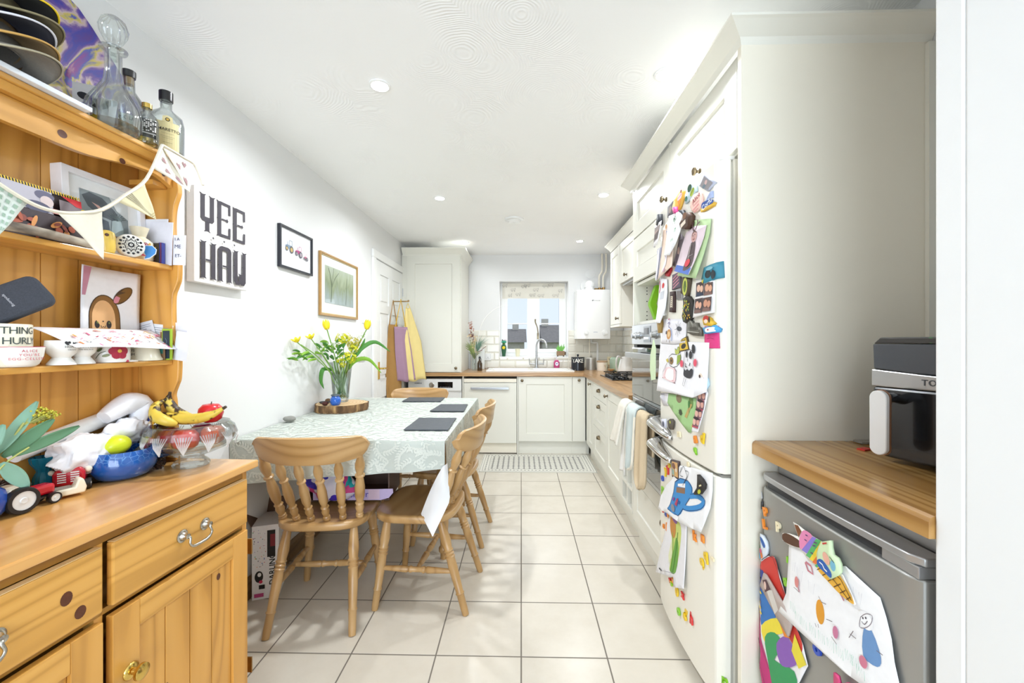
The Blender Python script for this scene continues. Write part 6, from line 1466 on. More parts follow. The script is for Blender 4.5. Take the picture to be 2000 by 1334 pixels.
MB().use(m).prism([(-.02, .02), (.30, .02), (.535, .16), (.47, .25), (.34, .37), (.30, .40), (.24, .42), (.0, .44)], -.003, 0, 'xz').build('canvas', pnt, smooth=0)
wb = thing('white_folder', 'flat white folder lying under the stack of caps on top of the dresser', 'folder', (-1.275, .70, ST), DR); MB().use(C('#e6eaf0')).box((0, 0, 0), (.155, .34, .012)).build('cover', wb, smooth=0, bevel=.002)
gc = card('bird_card', 'yellow greetings card with a blue bird propped beside the caps', -1.235, -1.185, 1.10, ST, .125, '#f0c92c', rz=28, th=.002, cat='card', arts=lambda a, w, h: (a.poly('#f2f2f4', [(0, h*.55), (w, h*.35), (w, h), (0, h)]), a.ell('#3b5bb5', w*.4, h*.5, .013, .009, 14, .5), a.ell('#23242e', w*.5, h*.72, .016, .010, 14, -.4), a.ell('#3b5bb5', w*.35, h*.2, .012, .006, 12, .3), a.poly('#23242e', [(w*.6, h*.6), (w, h*.5), (w*.95, h*.6), (w*.7, h*.72)]), a.poly('#d9662e', [(w*.2, h*.5), (w*.3, h*.46), (w*.3, h*.54)])))
card('plain_card', 'white folded card between the bird card and decanter', -1.22, -1.16, 1.115, ST, .10, '#f3f3f5', rz=34, th=.002, cat='card', skew=.01)
def cap(lb, z, col, under, edge, seed, zig=None):
    r = random.Random(seed); o = thing('baseball_cap', lb, 'cap', (-1.195+r.uniform(-.004, .004), .855+r.uniform(-.004, .004), z), math.radians(18+r.uniform(-6, 6)), group=None)
    R_ = .078; pr = MB().use(col)
    pr.lathe([(R_, 0), (R_*.985, .025), (R_*.9, .055), (R_*.66, .082), (R_*.3, .096), (.0001, .098)], 40, cap=False); cr = pr.build('crown', o, smooth=60, solid=.002, off=-1)
    def br(u, v):     # curved peak pointing along +x
        a = (u-.5)*math.radians(150); r0 = R_*.97; L = .072*math.cos(a*1.0)**.75 if abs(a) < PI/2 else 0
        rr = r0+L*v; x, y = rr*math.cos(a), r0*math.sin(a)+L*v*math.sin(a)*.4
        return (x, y, .004-.030*(y/.085)**2-.006*v)
    MB().use(col).grid(br, 30, 6).build('peak', o, smooth=60, solid=.0025, off=1)
    MB().use(under).grid(lambda u, v: tuple(Vector(br(.02+.96*u, v*.96))-Vector((0, 0, .0032))), 30, 6).build('underbrim', o, smooth=60, solid=.0006)
    MB().use(edge).tube([br(i/30, 1.0) for i in range(31)], .0022, n=6).build('piping', o, smooth=60)
    if zig:
        a = Art(f=lambda u, v, h: curved(0, 0, R_*(1-.25*(v/.09)**3)+.0015, math.radians(0))(u, v, h)); a.poly(C('#f2cf1d'), [(-.05, .02), (-.02, .02), (.0, .04), (-.02, .07), (-.04, .08), (-.06, .05)]); a.poly(C('#f4f4f4'), [(.005, .012), (.02, .012), (.024, .05), (.035, .055), (.012, .075), (-.008, .06), (.006, .05)]); a.poly(C('#62a7c8'), [(.02, .012), (.026, .012), (.03, .05), (.024, .05)]); a.build('crown_print', o)
    return o
gk = plain('cap_grey', '#77726a', rough=.9, var=.15, scale=200, bump=.2, bscale=500); ck = plain('cap_camo', '#6c6247', rough=.9, var=.6, scale=26); bk = plain('cap_black', '#242424', rough=.9, var=.1)
for k, (lb, c_, un, ed, zg) in enumerate((('grey brown cap at the bottom of the stack of caps', gk, gk, C('#a89f86'), 0), ('tan peaked cap second from the bottom of the stack', C('#8c7350', .9), C('#8c7350', .9), C('#c99c52'), 0), ('navy cap with pale edged peak in the middle of the stack', C('#33364a', .9), C('#2b2c38', .9), C('#d8d8e0'), 0), ('mottled camouflage cap second from the top of the stack', ck, ck, C('#8a8060'), 0), ('black cap with yellow edged peak on top of the stack', bk, bk, C('#f2cf1d'), 1))):
    cap(lb, ST+.048+.028*k, c_, un, ed, 20+k, zg)
bt = thing('bunting', 'fabric bunting of mixed cream flags looped across the front of the dresser', 'bunting', (0, 0, 0))
BX = -1.098
S = [(BX, .70, 1.66), (BX, .80, 1.60), (BX-.0, .885, 1.562), (BX, .945, 1.557), (BX, 1.00, 1.572), (BX, 1.052, 1.598), (BX+.002, 1.11, 1.655), (BX+.004, 1.172, 1.725), (BX+.006, 1.222, 1.848)]
MB().use(plain('bunting_tape', '#e9e2cf', rough=.85, var=.05, bump=.2, bscale=400)).tube(S, .0045, n=6, sm=5).build('tape', bt, smooth=50)
MB().use(MATS['bunting_tape']).tube([(BX+.006, 1.222, 1.848), (BX+.004, 1.30, 1.846), (BX+.008, 1.345, 1.838), (BX+.03, 1.352, 1.775)], .0042, n=6, sm=4).build('tape', bt, smooth=50)
def flag(nm, A, B, T, mat, deco=None):
    A, B, T = Vector(A), Vector(B), Vector(T)
    def f(u, v, h=0):
        p = (A*(1-u)+B*u)*(1-v)+T*v; return (p.x+h+.004*math.sin(5*u+3*v)*math.sin(PI*min(1, v+.1)), p.y, p.z)
    mb = MB().use(mat); mb.grid(lambda u, v: f(u, min(v, .995)), 10, 12); o = mb.build(nm, bt, smooth=60, solid=.001, off=0)
    if deco: q = MB(); deco(q, f); q.build('pattern', o, smooth=0, fixn=False)
def quad(q, f, u0, v0, u1, v1): q.add([f(u0, v0, .0016), f(u1, v0, .0016), f(u1, v1, .0016), f(u0, v1, .0016)], [(0, 1, 2, 3)])
def ging(q, f):
    q.use(C('#9fb8a4', .85))
    for k in range(7):
        for j in range(6): quad(q, f, .02+k*.14, .03+j*.15, .02+k*.14+.07, .03+j*.15+.075)
def stripes(q, f):
    q.use(C('#8b8672', .85))
    for u in (.25, .31, .37, .43): 
        for j in range(10): quad(q, f, u, j*.09, u+.022, j*.09+.088)
    q.use(C('#c9b98a', .85))
    for j in (.80, .86, .92): quad(q, f, .05, j, .95, j+.02)
def hearts(q, f):
    q.use(C('#a88487', .85))
    for (cu, cv, s_) in ((.3, .3, .13), (.65, .15, .12), (.55, .62, .2)): q.add([f(cu, cv+s_*.9, .0016), f(cu-s_*.8, cv, .0016), f(cu-s_*.4, cv-s_*.45, .0016), f(cu, cv-s_*.1, .0016), f(cu+s_*.4, cv-s_*.45, .0016), f(cu+s_*.8, cv, .0016)], [(0, 1, 2, 3, 4, 5)])
linen = plain('flag_linen', '#ece5d4', rough=.85, var=.06, scale=120, bump=.3, bscale=500)
flag('flag', (BX, .765, 1.615), (BX, .888, 1.558), (BX, .835, 1.47), plain('flag_green', '#d9e2da', rough=.85), ging)
flag('flag', (BX, .945, 1.555), (BX, 1.05, 1.594), (BX, 1.053, 1.465), linen)
flag('flag', (BX+.002, 1.085, 1.63), (BX+.004, 1.165, 1.715), (BX, 1.208, 1.617), plain('flag_stripe', '#e4dab4', rough=.85), stripes)
flag('flag', (BX+.006, 1.222, 1.842), (BX+.012, 1.335, 1.836), (BX+.01, 1.318, 1.735), linen, hearts)
flag('flag', (BX+.006, 1.185, 1.765), (BX+.006, 1.222, 1.842), (BX+.012, 1.32, 1.74), linen, hearts)
# ------------------------------------------------------------ tall fridge freezer
FX, FY, FW = .655, 1.955, .58
def bulge(x):
    t_ = max(-1, min(1, 2*x/FW-1)); return -.020*(1-t_*t_)+.020*max(0, (abs(t_)-.93)/.07)**2
ff = thing('fridge_freezer', 'tall cream fridge freezer covered in magnets, photos and drawings', 'fridge', (FX, FY, 0), RZ)
mb = MB().use(MATS['fridge_cream']).box((.008, .052, .03), (FW-.008, .60, 1.862)); mb.build('cabinet', ff, smooth=0, bevel=.006)
MB().use(C('#d9d6cc')).box((.012, .046, .05), (FW-.012, .0515, 1.85)).build('door_seal', ff, smooth=0)
def fdoor(z0, z1):
    n = 30; pl = [(FW*i/n, bulge(FW*i/n)) for i in range(n+1)]+[(FW, .045), (0, .045)]
    return MB().use(MATS['fridge_cream']).prism(pl, z0, z1, 'xy').build('door', ff, smooth=40, bevel=.006)
def fhandle(parent, z):
    def f(u, v):
        x = -.0+.215*u; a = (v*2-1)*PI*.5
        d = .060*(1-u)**.55+.004; hgt = .020*(1-u)**.4+.004
        return (x, bulge(max(0, x))-d*math.cos(a)*(.55+.45)-.001, z+hgt*math.sin(a)*1.1-.03*u)
    MB().use(MATS['chrome']).grid(f, 20, 14).build('curved_handle', parent, smooth=60, solid=.004)
d1 = fdoor(.806, 1.858); fhandle(d1, .872); d2 = fdoor(.045, .796); fhandle(d2, .775)
MB().use(MATS['white_plastic']).box((.02, .06, 0), (FW-.02, .58, .029)).build('base', ff, smooth=0)
MB().use(MATS['steel']).box((FW-.05, .012, .797), (FW-.004, .044, .805)).build('hinge', ff, smooth=0)
MB().use(MATS['white_plastic']).box((FW-.07, .01, 1.8585), (FW-.01, .06, 1.872)).build('hinge_cover', ff, smooth=0, bevel=.003)

def cutpoly(pts, step=.03):
    bm = bmesh.new(); vs = [bm.verts.new((p[0], p[1], 0)) for p in pts]; bm.faces.new(vs)
    for ax in (0, 1):
        lo, hi = min(p[ax] for p in pts), max(p[ax] for p in pts); k = math.floor(lo/step)+1
        while k*step < hi:
            co = (k*step, 0, 0) if ax == 0 else (0, k*step, 0); no = (1, 0, 0) if ax == 0 else (0, 1, 0)
            bmesh.ops.bisect_plane(bm, geom=bm.verts[:]+bm.edges[:]+bm.faces[:], plane_co=co, plane_no=no); k += 1
    bm.verts.index_update(); V = [tuple(v.co)[:2] for v in bm.verts]; F = [tuple(v.index for v in f.verts) for f in bm.faces]; bm.free(); return V, F
class Stuck:
    """something flat held on a door; positions are door coordinates (x across from the far edge, z up)"""
    def __init__(s, name, lb, cat, pts, col, lift=.001, curl=0, th=.0008, host='F', group=None, part='sheet'):
        s.pts = [(max(.004, p[0]), p[1]) for p in pts] if host == 'F' else pts; s.host = host
        s.cu = sum(p[0] for p in s.pts)/len(s.pts); s.cv = sum(p[1] for p in s.pts)/len(s.pts); s.lift = lift; s.curl = curl; s.th = th
        s.z0 = min(p[1] for p in s.pts); s.z1 = max(p[1] for p in s.pts); s.h = th
        ox, oy = (FX, FY) if host == 'F' else (GX, GY+.01)
        s.o = thing(name, lb, cat, (ox+s.base(s.cu), oy-s.cu, s.cv), RZ, group)
        V, F = cutpoly(s.pts); s.mb = MB().use(C(col, .6) if isinstance(col, str) else col); s.mb.add([s.f(u, v, 0) for u, v in V], F)
        s.sheet = s.mb.build(part, s.o, smooth=50, solid=th, off=-1)
        s.fixdir()
        s.art = Art(f=lambda u, v, h: s.f(u, v, h), step=.00022, h0=.0003)
    def fixdir(s):
        me = s.sheet.data; n = sum((p.normal.y*p.area for p in me.polygons))
        if n > 0: me.flip_normals()
    def base(s, u): return bulge(u) if s.host == 'F' else gbulge(u)
    def f(s, u, v, h):
        t_ = (s.z1-v)/(s.z1-s.z0+1e-6); return (u-s.cu, s.base(u)-s.base(s.cu)-s.lift-s.th-h-s.curl*t_*t_, v-s.cv)
    def poly(s, col, pts, step=.03):
        if len(pts) >= 5:
            q = list(pts); n = len(q); L = [Vector((a, b, 0)) for a, b in q[-2:]+q+q[:2]]; L = smooth_path(L, 3)[6:6+3*n]; pts = [(p.x, p.y) for p in L]
        s.art.h += s.art.step; s.art.mb.use(C(col)); V, F = cutpoly(pts, step); s.art.mb.add([s.f(u, v, s.art.h) for u, v in V], F); return s
    def ell(s, col, cu, cv, ru, rv, n=18, rot=0): s.art.ell(col, cu, cv, ru, rv, n, rot); return s
    def line(s, col, pts, w, **k): s.art.line(col, pts, w, **k); return s
    def text(s, *a, **k): s.art.text(*a, **k); return s
    def done(s, name='print'):
        if s.art.mb.f: s.art.build(name, s.o)
        return s.o
def clampx(p): return [(max(.004, a), b) for a, b in p]
def mag(name, lb, pts, col, th=.006, host='F', **k):
    s = Stuck(name, lb, 'magnet', pts, col, th=th, host=host, part='magnet_body', **k); return s
def inset(pts, k):
    cu = sum(p[0] for p in pts)/len(pts); cv = sum(p[1] for p in pts)/len(pts); return [(cu+(p[0]-cu)*k, cv+(p[1]-cv)*k) for p in pts]
def mid(pts): return sum(p[0] for p in pts)/len(pts), sum(p[1] for p in pts)/len(pts)

q = [(0.505, 1.836), (0.571, 1.782), (0.531, 1.766), (0.473, 1.808)]
s = mag('photo_magnet', 'diamond shaped photo magnet at the very top right of upper fridge door', q, '#b9bccb'); s.poly('#8f8a8c', inset(q, .8)); c = mid(q); s.ell('#c9a9a6', c[0], c[1]+.004, .008, .008).ell('#6a7a86', c[0]-.012, c[1]-.006, .01, .007); s.done()
q = [(0.54, 1.763), (0.556, 1.759), (0.556, 1.737), (0.509, 1.74)]
mag('small_magnet', 'small pale blue tag magnet tucked below the diamond photo', q, '#a9b8dc', th=.003).done()
q = [(0.389, 1.829), (0.419, 1.839), (0.454, 1.815), (0.457, 1.795), (0.399, 1.78), (0.368, 1.777), (0.365, 1.813)]
s = mag('cactus_magnet', 'green plant magnet on pale blue backing near the door top', q, '#c5dbe3'); c = mid(q); s.ell('#1f4a33', c[0]-.003, c[1]+.018, .017, .014).ell('#a7b832', c[0]+.018, c[1]-.004, .018, .012, rot=.6).line('#3d4a22', [(c[0]+.006, c[1]-.012), (c[0]+.03, c[1]+.006)], .003).ell('#2c6a55', c[0]-.03, c[1]-.012, .01, .01); s.done()
q = [(0.252, 1.83), (0.318, 1.844), (0.357, 1.832), (0.357, 1.808), (0.318, 1.773), (0.246, 1.78), (0.23, 1.804)]
s = mag('ice_cream_magnet', 'yellow backed ice cream magnet with pink swirl near the top edge', q, '#eab54a'); c = mid(q); s.ell('#f3d3d8', c[0]+.02, c[1]+.014, .024, .013, rot=.2).line('#d98a9a', [(c[0], c[1]+.012), (c[0]+.04, c[1]+.018)], .003).poly('#e58a2c', [(c[0], c[1]+.002), (c[0]+.035, c[1]+.004), (c[0]+.012, c[1]-.03)]).ell('#7a3a34', c[0]+.035, c[1]+.030, .008, .006); s.done()
q = [(0.161, 1.836), (0.237, 1.836), (0.235, 1.783), (0.161, 1.787)]
s = mag('photo_magnet', 'dark square photo magnet left of the yellow ice cream one', q, '#6d6a70', th=.003); c = mid(q); s.ell('#8f8078', c[0], c[1], .02, .014); s.done()
q = [(0.459, 1.788), (0.485, 1.776), (0.496, 1.759), (0.496, 1.734), (0.477, 1.722), (0.449, 1.72), (0.424, 1.73), (0.411, 1.752), (0.411, 1.78), (0.431, 1.79)]
s = mag('name_magnet', 'pale pink oval magnet with a girl\'s name in dark red', q, '#f3c9bc'); c = mid(q); s.text('#8f2f36', 'Alice', c[0], c[1]+.015, .028, rot=.35, bold=.01); s.line('#e58f8f', [(c[0]-.02, c[1]-.022), (c[0]+.02, c[1]-.012)], .005).line('#e58f8f', [(c[0]-.015, c[1]-.034), (c[0]+.015, c[1]-.026)], .004).line('#d98a90', [(c[0]-.02, c[1]-.008), (c[0]+.022, c[1]-.0)], .003); s.done()
q = [(0.487, 1.733), (0.5, 1.737), (0.527, 1.735), (0.556, 1.729), (0.569, 1.721), (0.565, 1.712), (0.531, 1.711), (0.505, 1.711), (0.485, 1.715)]
s = mag('souvenir_magnet', 'blue and yellow oval souvenir magnet right of the pink oval one', [(a, b-.006) for a, b in q], '#d9ab3d', th=.006); s.poly('#2c4f9a', inset([(a, b+.004) for a, b in q], .86)); c = mid(q); s.text('#e7ecf4', 'Corfu', c[0], c[1]+.002, .026, rot=.25, bold=.01); s.done()
q = [(0.323, 1.769), (0.351, 1.76), (0.37, 1.737), (0.362, 1.721), (0.335, 1.734)]
s = mag('penguin_magnet', 'small black and white penguin shaped magnet clip', q, '#23252b', th=.014); c = mid(q); s.ell('#f2f2f2', c[0]-.005, c[1]-.004, .007, .012); s.done()
q = clampx([(-0.037, 1.691), (0.075, 1.684), (0.06, 1.537), (-0.072, 1.557)])
for k, dz in enumerate((0, .004, .008)):
    Stuck('letter', ('folded white letter nearest the door in the clipped pile at the far edge', 'middle white letter of clipped pile at the far edge of fridge', 'outermost white letter of clipped pile with blue header lines')[k], 'letter', [(a, b-dz) for a, b in q], '#e9e7f0', lift=.004+.006*k, curl=.012, th=.001).line('#8f93b8', [(q[0][0]+.01, q[0][1]-.02), (q[0][0]+.05, q[0][1]-.016)], .003).line('#8f93b8', [(q[0][0]+.01, q[0][1]-.03), (q[0][0]+.04, q[0][1]-.026)], .002).done()
q = clampx([(0.012, 1.791), (0.154, 1.778), (0.112, 1.683), (-0.063, 1.693)])
s = Stuck('polaroid', 'white bordered photo of people clipped at the far edge of fridge', 'photo', q, '#f1eff2', lift=.026, curl=.01, th=.001); s.poly('#8b7f7c', [(q[0][0]+.012, q[0][1]-.012), (q[1][0]-.016, q[1][1]-.010), (q[2][0]-.012, q[2][1]+.03), (q[3][0]+.02, q[3][1]+.03)]); c = mid(q)
for k in range(4): s.ell('#c9a79c', c[0]-.035+.022*k, c[1]+.018-.002*k, .005, .007).line('#5d4d4a', [(c[0]-.035+.022*k, c[1]+.01), (c[0]-.035+.022*k, c[1]-.025)], .012)
s.done()
q = [(0.075, 1.828), (0.102, 1.822), (0.104, 1.778), (0.082, 1.774), (0.052, 1.787)]
mag('bulldog_clip', 'black clip magnet gripping the pile of letters', clampx(q), '#2b2c30', th=.02, lift=.008).done()
q = clampx([(0.112, 1.755), (0.201, 1.769), (0.265, 1.619), (0.262, 1.558), (0.06, 1.534), (0.097, 1.655)])
s = Stuck('greeting_card', 'peach card with tall blue lettered figures, under the green inked note', 'card', q, '#f0d8c6', lift=.008, curl=.012, th=.0012); c = mid(q)
for k in range(6): s.text('#6077b5', 'HAPPYD'[k], c[0]+.005+.003*(k % 2), c[1]+.075-.028*k, .030, bold=.01)
s.poly('#e9e2ea', [(c[0]-.05, c[1]-.10), (c[0]+.02, c[1]-.07), (c[0]+.035, c[1]-.02), (c[0]+.02, c[1]-.03)]); s.ell('#c79a6c', c[0]+.0, c[1]+.10, .014, .01).ell('#b58a9a', c[0]+.0, c[1]-.09, .014, .009); s.done()
q = [(0.271, 1.462), (0.335, 1.456), (0.335, 1.413), (0.277, 1.419)]
s = mag('photo_magnet', 'small clear framed grey photo below the pink grey square magnet', q, '#a9aaac', th=.004); s.poly('#77706e', inset(q, .7)); s.done()
q = [(0.312, 1.681), (0.348, 1.654), (0.34, 1.602), (0.265, 1.553), (0.227, 1.569), (0.277, 1.625)]
s = Stuck('photo', 'dark photo peeping between the inked note and the green card', 'photo', q, '#7b7276', lift=.002, th=.001); c = mid(q); s.ell('#b99a92', c[0], c[1], .012, .016).ell('#574a55', c[0]-.01, c[1]-.03, .02, .02); s.done()
q = [(0.221, 1.776), (0.265, 1.769), (0.329, 1.761), (0.362, 1.739), (0.378, 1.712), (0.351, 1.671), (0.318, 1.634), (0.265, 1.604), (0.188, 1.616), (0.201, 1.711)]
s = Stuck('inked_note', 'white scalloped note with green ink drawings in middle of the paper cluster', 'note', q, '#f3f3f3', lift=.016, curl=.012, th=.0012); c = mid(q)
s.line('#2f8f5a', [(c[0]-.01, c[1]+.045), (c[0]+.012, c[1]+.055), (c[0]+.02, c[1]+.04), (c[0], c[1]+.034)], .003, closed=True).ell('#1f5a3f', c[0]+.004, c[1]+.044, .005, .005)
for k in range(6): s.line('#2f8f5a', [(c[0]+.004+.02*math.cos(k), c[1]+.044+.016*math.sin(k)), (c[0]+.004+.027*math.cos(k), c[1]+.044+.022*math.sin(k))], .0015)
s.text('#2f8f5a', 'IT', c[0]+.018, c[1]-.005, .022); s.text('#2f8f5a', 'and', c[0]-.01, c[1]-.035, .02)
for k in range(6): s.line('#a9a6b5', [(c[0]-.0-.004*k, c[1]-.06-.009*k), (c[0]+.03-.006*k, c[1]-.05-.009*k)], .0012)
s.done()
q = [(0.274, 1.794), (0.295, 1.792), (0.306, 1.763), (0.283, 1.768)]
mag('peg_magnet', 'magenta peg magnet holding the green inked note', q, '#c0307a', th=.02).done()
q = [(0.434, 1.696), (0.546, 1.669), (0.541, 1.621), (0.487, 1.474), (0.323, 1.51), (0.409, 1.656)]
s = Stuck('card_mount', 'pale green card mount standing off the door at the right of cluster', 'card', q, '#b5cf9c', lift=.003, curl=.022, th=.0015); s.done()
q = [(0.378, 1.664), (0.449, 1.67), (0.527, 1.652), (0.514, 1.612), (0.46, 1.505), (0.454, 1.492), (0.306, 1.531), (0.346, 1.619)]
s = Stuck('portrait_photo', 'photo of a child in tartan pyjamas and antlers on the green mount', 'photo', q, '#d9c7cf', lift=.008, curl=.026, th=.001); c = mid(q)
s.poly('#3f62ad', [q[6], q[5], (q[4][0]+.0, q[4][1]+.012), (q[6][0]+.015, q[6][1]+.022)])
s.poly('#4c3a3c', [(c[0]-.035, c[1]-.075), (c[0]+.030, c[1]-.070), (c[0]+.034, c[1]-.01), (c[0]+.028, c[1]+.022), (c[0]-.004, c[1]+.018), (c[0]-.018, c[1]-.02)]).ell('#c79a94', c[0]+.018, c[1]+.040, .021, .021).poly('#5a3f38', [(c[0]-.002, c[1]+.045), (c[0]+.018, c[1]+.066), (c[0]+.040, c[1]+.048), (c[0]+.018, c[1]+.056)])
for k in (-1, 1): s.line('#6d4a56', [(c[0]+.02+k*.008, c[1]+.062), (c[0]+.024+k*.020, c[1]+.080), (c[0]+.026+k*.018, c[1]+.094)], .006).line('#6d4a56', [(c[0]+.022+k*.014, c[1]+.076), (c[0]+.03+k*.03, c[1]+.082)], .004)
s.ell('#2b2426', c[0]+.011, c[1]+.044, .0022, .0022).ell('#2b2426', c[0]+.026, c[1]+.045, .0022, .0022).line('#8f3a3f', [(c[0]+.012, c[1]+.031), (c[0]+.020, c[1]+.029), (c[0]+.026, c[1]+.032)], .002)
s.ell('#c22b3c', c[0]-.004, c[1]-.052, .020, .014).line('#9a8f92', [(c[0]-.01, c[1]-.03), (c[0]+.03, c[1]-.026)], .002).line('#c9bfb6', [(c[0]+.004, c[1]+.016), (c[0]-.003, c[1]-.04)], .003); s.done()
q = [(0.384, 1.737), (0.414, 1.732), (0.439, 1.711), (0.434, 1.683), (0.409, 1.669), (0.362, 1.688), (0.351, 1.707), (0.373, 1.718)]
s = mag('dog_magnet', 'brown dog shaped magnet with cream label holding up the child photo', q, '#4d3324', th=.022); c = mid(q); s.poly('#e5d8c6', [(c[0]-.03, c[1]-.022), (c[0]+.012, c[1]-.012), (c[0]+.010, c[1]+.003), (c[0]-.032, c[1]-.006)]).ell('#7a5238', c[0]+.004, c[1]+.018, .015, .012); s.done()
q = [(0.505, 1.509), (0.585, 1.516), (0.59, 1.461), (0.505, 1.453), (0.488, 1.471)]
s = mag('picture_magnet', 'teal and black picture magnet under the green mount', q, '#3c8aa0', th=.005); c = mid(q); s.ell('#1f2c33', c[0]-.005, c[1], .018, .014).ell('#1f2c33', c[0]+.024, c[1]-.006, .010, .016).ell('#7ab5c4', c[0]+.004, c[1]+.018, .02, .006).poly('#d9c93a', [(c[0]-.045, c[1]-.02), (c[0]-.03, c[1]-.012), (c[0]-.035, c[1]-.028)]); s.done()
q = [(0.444, 1.478), (0.565, 1.454), (0.569, 1.347), (0.439, 1.337)]
s = Stuck('photo_sheet', 'white bordered sheet of four photos of people in two rows', 'photo', q, '#f1eeec', lift=.003, curl=.008, th=.001)
u0, u1 = q[0][0]+.006, q[1][0]-.006; um = (u0+u1)/2
for (a0, a1, z0, z1, bg, hr) in ((u0, um-.002, 1.412, 1.462, '#e0b8a0', '#3a2a26'), (um+.002, u1, 1.410, 1.452, '#d9a486', '#5a3a2c'), (u0, um-.002, 1.352, 1.404, '#dca990', '#2f2426'), (um+.002, u1, 1.354, 1.402, '#c98f74', '#5e3b2c')):
    s.poly('#4b3a3c', [(a0, z0), (a1, z0), (a1, z1), (a0, z1)]); cx, cz = (a0+a1)/2, (z0+z1)/2
    s.ell(hr, cx, cz+.006, .021, .017).ell(bg, cx-.008, cz+.004, .012, .013).ell(bg, cx+.013, cz+.0, .010, .012).poly('#25334a' if hr[1] == '3' else '#7a5a52', [(a0, z0), (a1, z0), (a1-.006, z0+.010), (a0+.01, z0+.014)])
s.done()
q = [(0.14, 1.55), (0.221, 1.56), (0.217, 1.547), (0.182, 1.529), (0.14, 1.54)]
mag('red_magnet', 'glossy red blob magnet under the peach card', q, '#b3222c', th=.008).done()
q = [(0.052, 1.543), (0.161, 1.521), (0.172, 1.46), (0.168, 1.391), (0.119, 1.333), (0.044, 1.336), (0.038, 1.487)]
s = Stuck('sweet_bag', 'clear cellophane bag with red heart and ribbon hanging on the door', 'bag', q, MATS['plastic_film'], lift=.004, curl=.02, th=.006); c = mid(q); s.ell('#d3222c', c[0]+.012, c[1]+.06, .02, .012).line('#c23a5c', [(c[0]-.05, c[1]+.09), (c[0]-.04, c[1]+.05), (c[0]-.055, c[1]+.035)], .012).poly('#cfd3dc', [(c[0]-.03, c[1]+.035), (c[0]+.03, c[1]+.035), (c[0]+.028, c[1]), (c[0]-.028, c[1])]); s.done()
q = [(0.234, 1.527), (0.318, 1.527), (0.326, 1.464), (0.23, 1.464)]
s = mag('picture_magnet', 'pink and grey striped square magnet below the inked note', q, '#574f5c', th=.006); c = mid(q)
for k in range(4): s.line('#c9808f', [(c[0]-.032, c[1]-.026+.013*k), (c[0]+.032, c[1]-.010+.013*k)], .005)
s.done()
q = [(0.34, 1.501), (0.416, 1.487), (0.394, 1.416), (0.329, 1.441)]
s = mag('flip_flop_magnet', 'yellow green flip flop magnet on dark wooden tile', q, '#4a3d2c', th=.008); c = mid(q); s.ell('#c9cf5a', c[0], c[1], .021, .034, rot=-.15).ell('#5f7a2c', c[0], c[1], .012, .023, rot=-.15).line('#2b2a20', [(c[0]-.012, c[1]-.004), (c[0]+.001, c[1]+.018), (c[0]+.013, c[1]-.004)], .003); s.done()
q = [(0.217, 1.459), (0.265, 1.456), (0.26, 1.369), (0.208, 1.375)]
s = mag('chocolate_bar_magnet', 'tall dark brown chocolate bar magnet with pale lettering', q, '#3a2320', th=.010); c = mid(q); s.poly('#e4d7c2', inset(q, .55)); [s.line('#3a2320', [(c[0]-.008, c[1]-.024+.008*k), (c[0]+.008, c[1]-.022+.008*k)], .003) for k in range(7)]; s.done()
q = [(0.362, 1.415), (0.389, 1.423), (0.409, 1.419), (0.434, 1.399), (0.435, 1.369), (0.429, 1.34), (0.414, 1.323), (0.389, 1.319), (0.362, 1.326), (0.351, 1.349), (0.365, 1.375)]
s = mag('owl_magnet', 'black and yellow speckled oval magnet left of the four photo sheet', q, '#2b2620', th=.012); c = mid(q); r = random.Random(31)
for k in range(36): s.ell(r.choice(['#d9bd2c', '#8fae3c', '#d9a63a']), c[0]+r.uniform(-.026, .026), c[1]+r.uniform(-.036, .036), .0045, .003, 7, r.uniform(0, 3))
s.done()
q = [(0.403, 1.322), (0.418, 1.329), (0.429, 1.326), (0.436, 1.317), (0.45, 1.313), (0.452, 1.319), (0.468, 1.317), (0.472, 1.304), (0.493, 1.297), (0.494, 1.269), (0.445, 1.272), (0.392, 1.284)]
s = mag('castle_magnet', 'pewter grey castle shaped magnet', q, plain('pewter', '#77746b', rough=.45, metal=.6, var=.3, scale=90), th=.012); c = mid(q)
for k in range(7): s.line('#3e3c37', [(c[0]-.035+.011*k, c[1]-.014), (c[0]-.035+.011*k, c[1]-.002)], .003)
s.line('#c9c6ba', [(c[0]-.04, c[1]-.018), (c[0]+.045, c[1]-.024)], .002); s.done()
q = [(0.503, 1.303), (0.573, 1.302), (0.575, 1.227), (0.503, 1.226)]
s = Stuck('ticket', 'bright pink ticket hanging beneath the little doll magnet', 'ticket', q, '#d63a7c', lift=.002, th=.001); c = mid(q); s.line('#f3d3e0', [(q[3][0], c[1]-.028), (q[2][0], c[1]-.028)], .004).line('#8f1f4f', [(c[0]-.02, c[1]-.006), (c[0], c[1]-.002), (c[0]+.02, c[1]-.006)], .0015).line('#f3d3e0', [(q[3][0], c[1]+.012), (q[2][0], c[1]+.012)], .002); s.poly('#d9a9a0', [(q[0][0], c[1]+.014), (q[0][0]+.05, c[1]+.014), (q[0][0]+.05, c[1]+.026), (q[0][0], c[1]+.026)]); s.done()
q = [(0.514, 1.328), (0.53, 1.337), (0.55, 1.33), (0.57, 1.311), (0.562, 1.302), (0.522, 1.307)]
s = mag('doll_magnet', 'little doll magnet with red hat and yellow coat', q, '#e6b93a', th=.016); c = mid(q); s.ell('#b5322c', c[0]-.004, c[1]+.010, .017, .010).ell('#f0d6c4', c[0]-.004, c[1]+.000, .011, .007).ell('#3a2a22', c[0]+.016, c[1]+.004, .005, .010); s.done()
q = [(0.513, 1.297), (0.573, 1.305), (0.588, 1.292), (0.583, 1.28), (0.522, 1.276)]
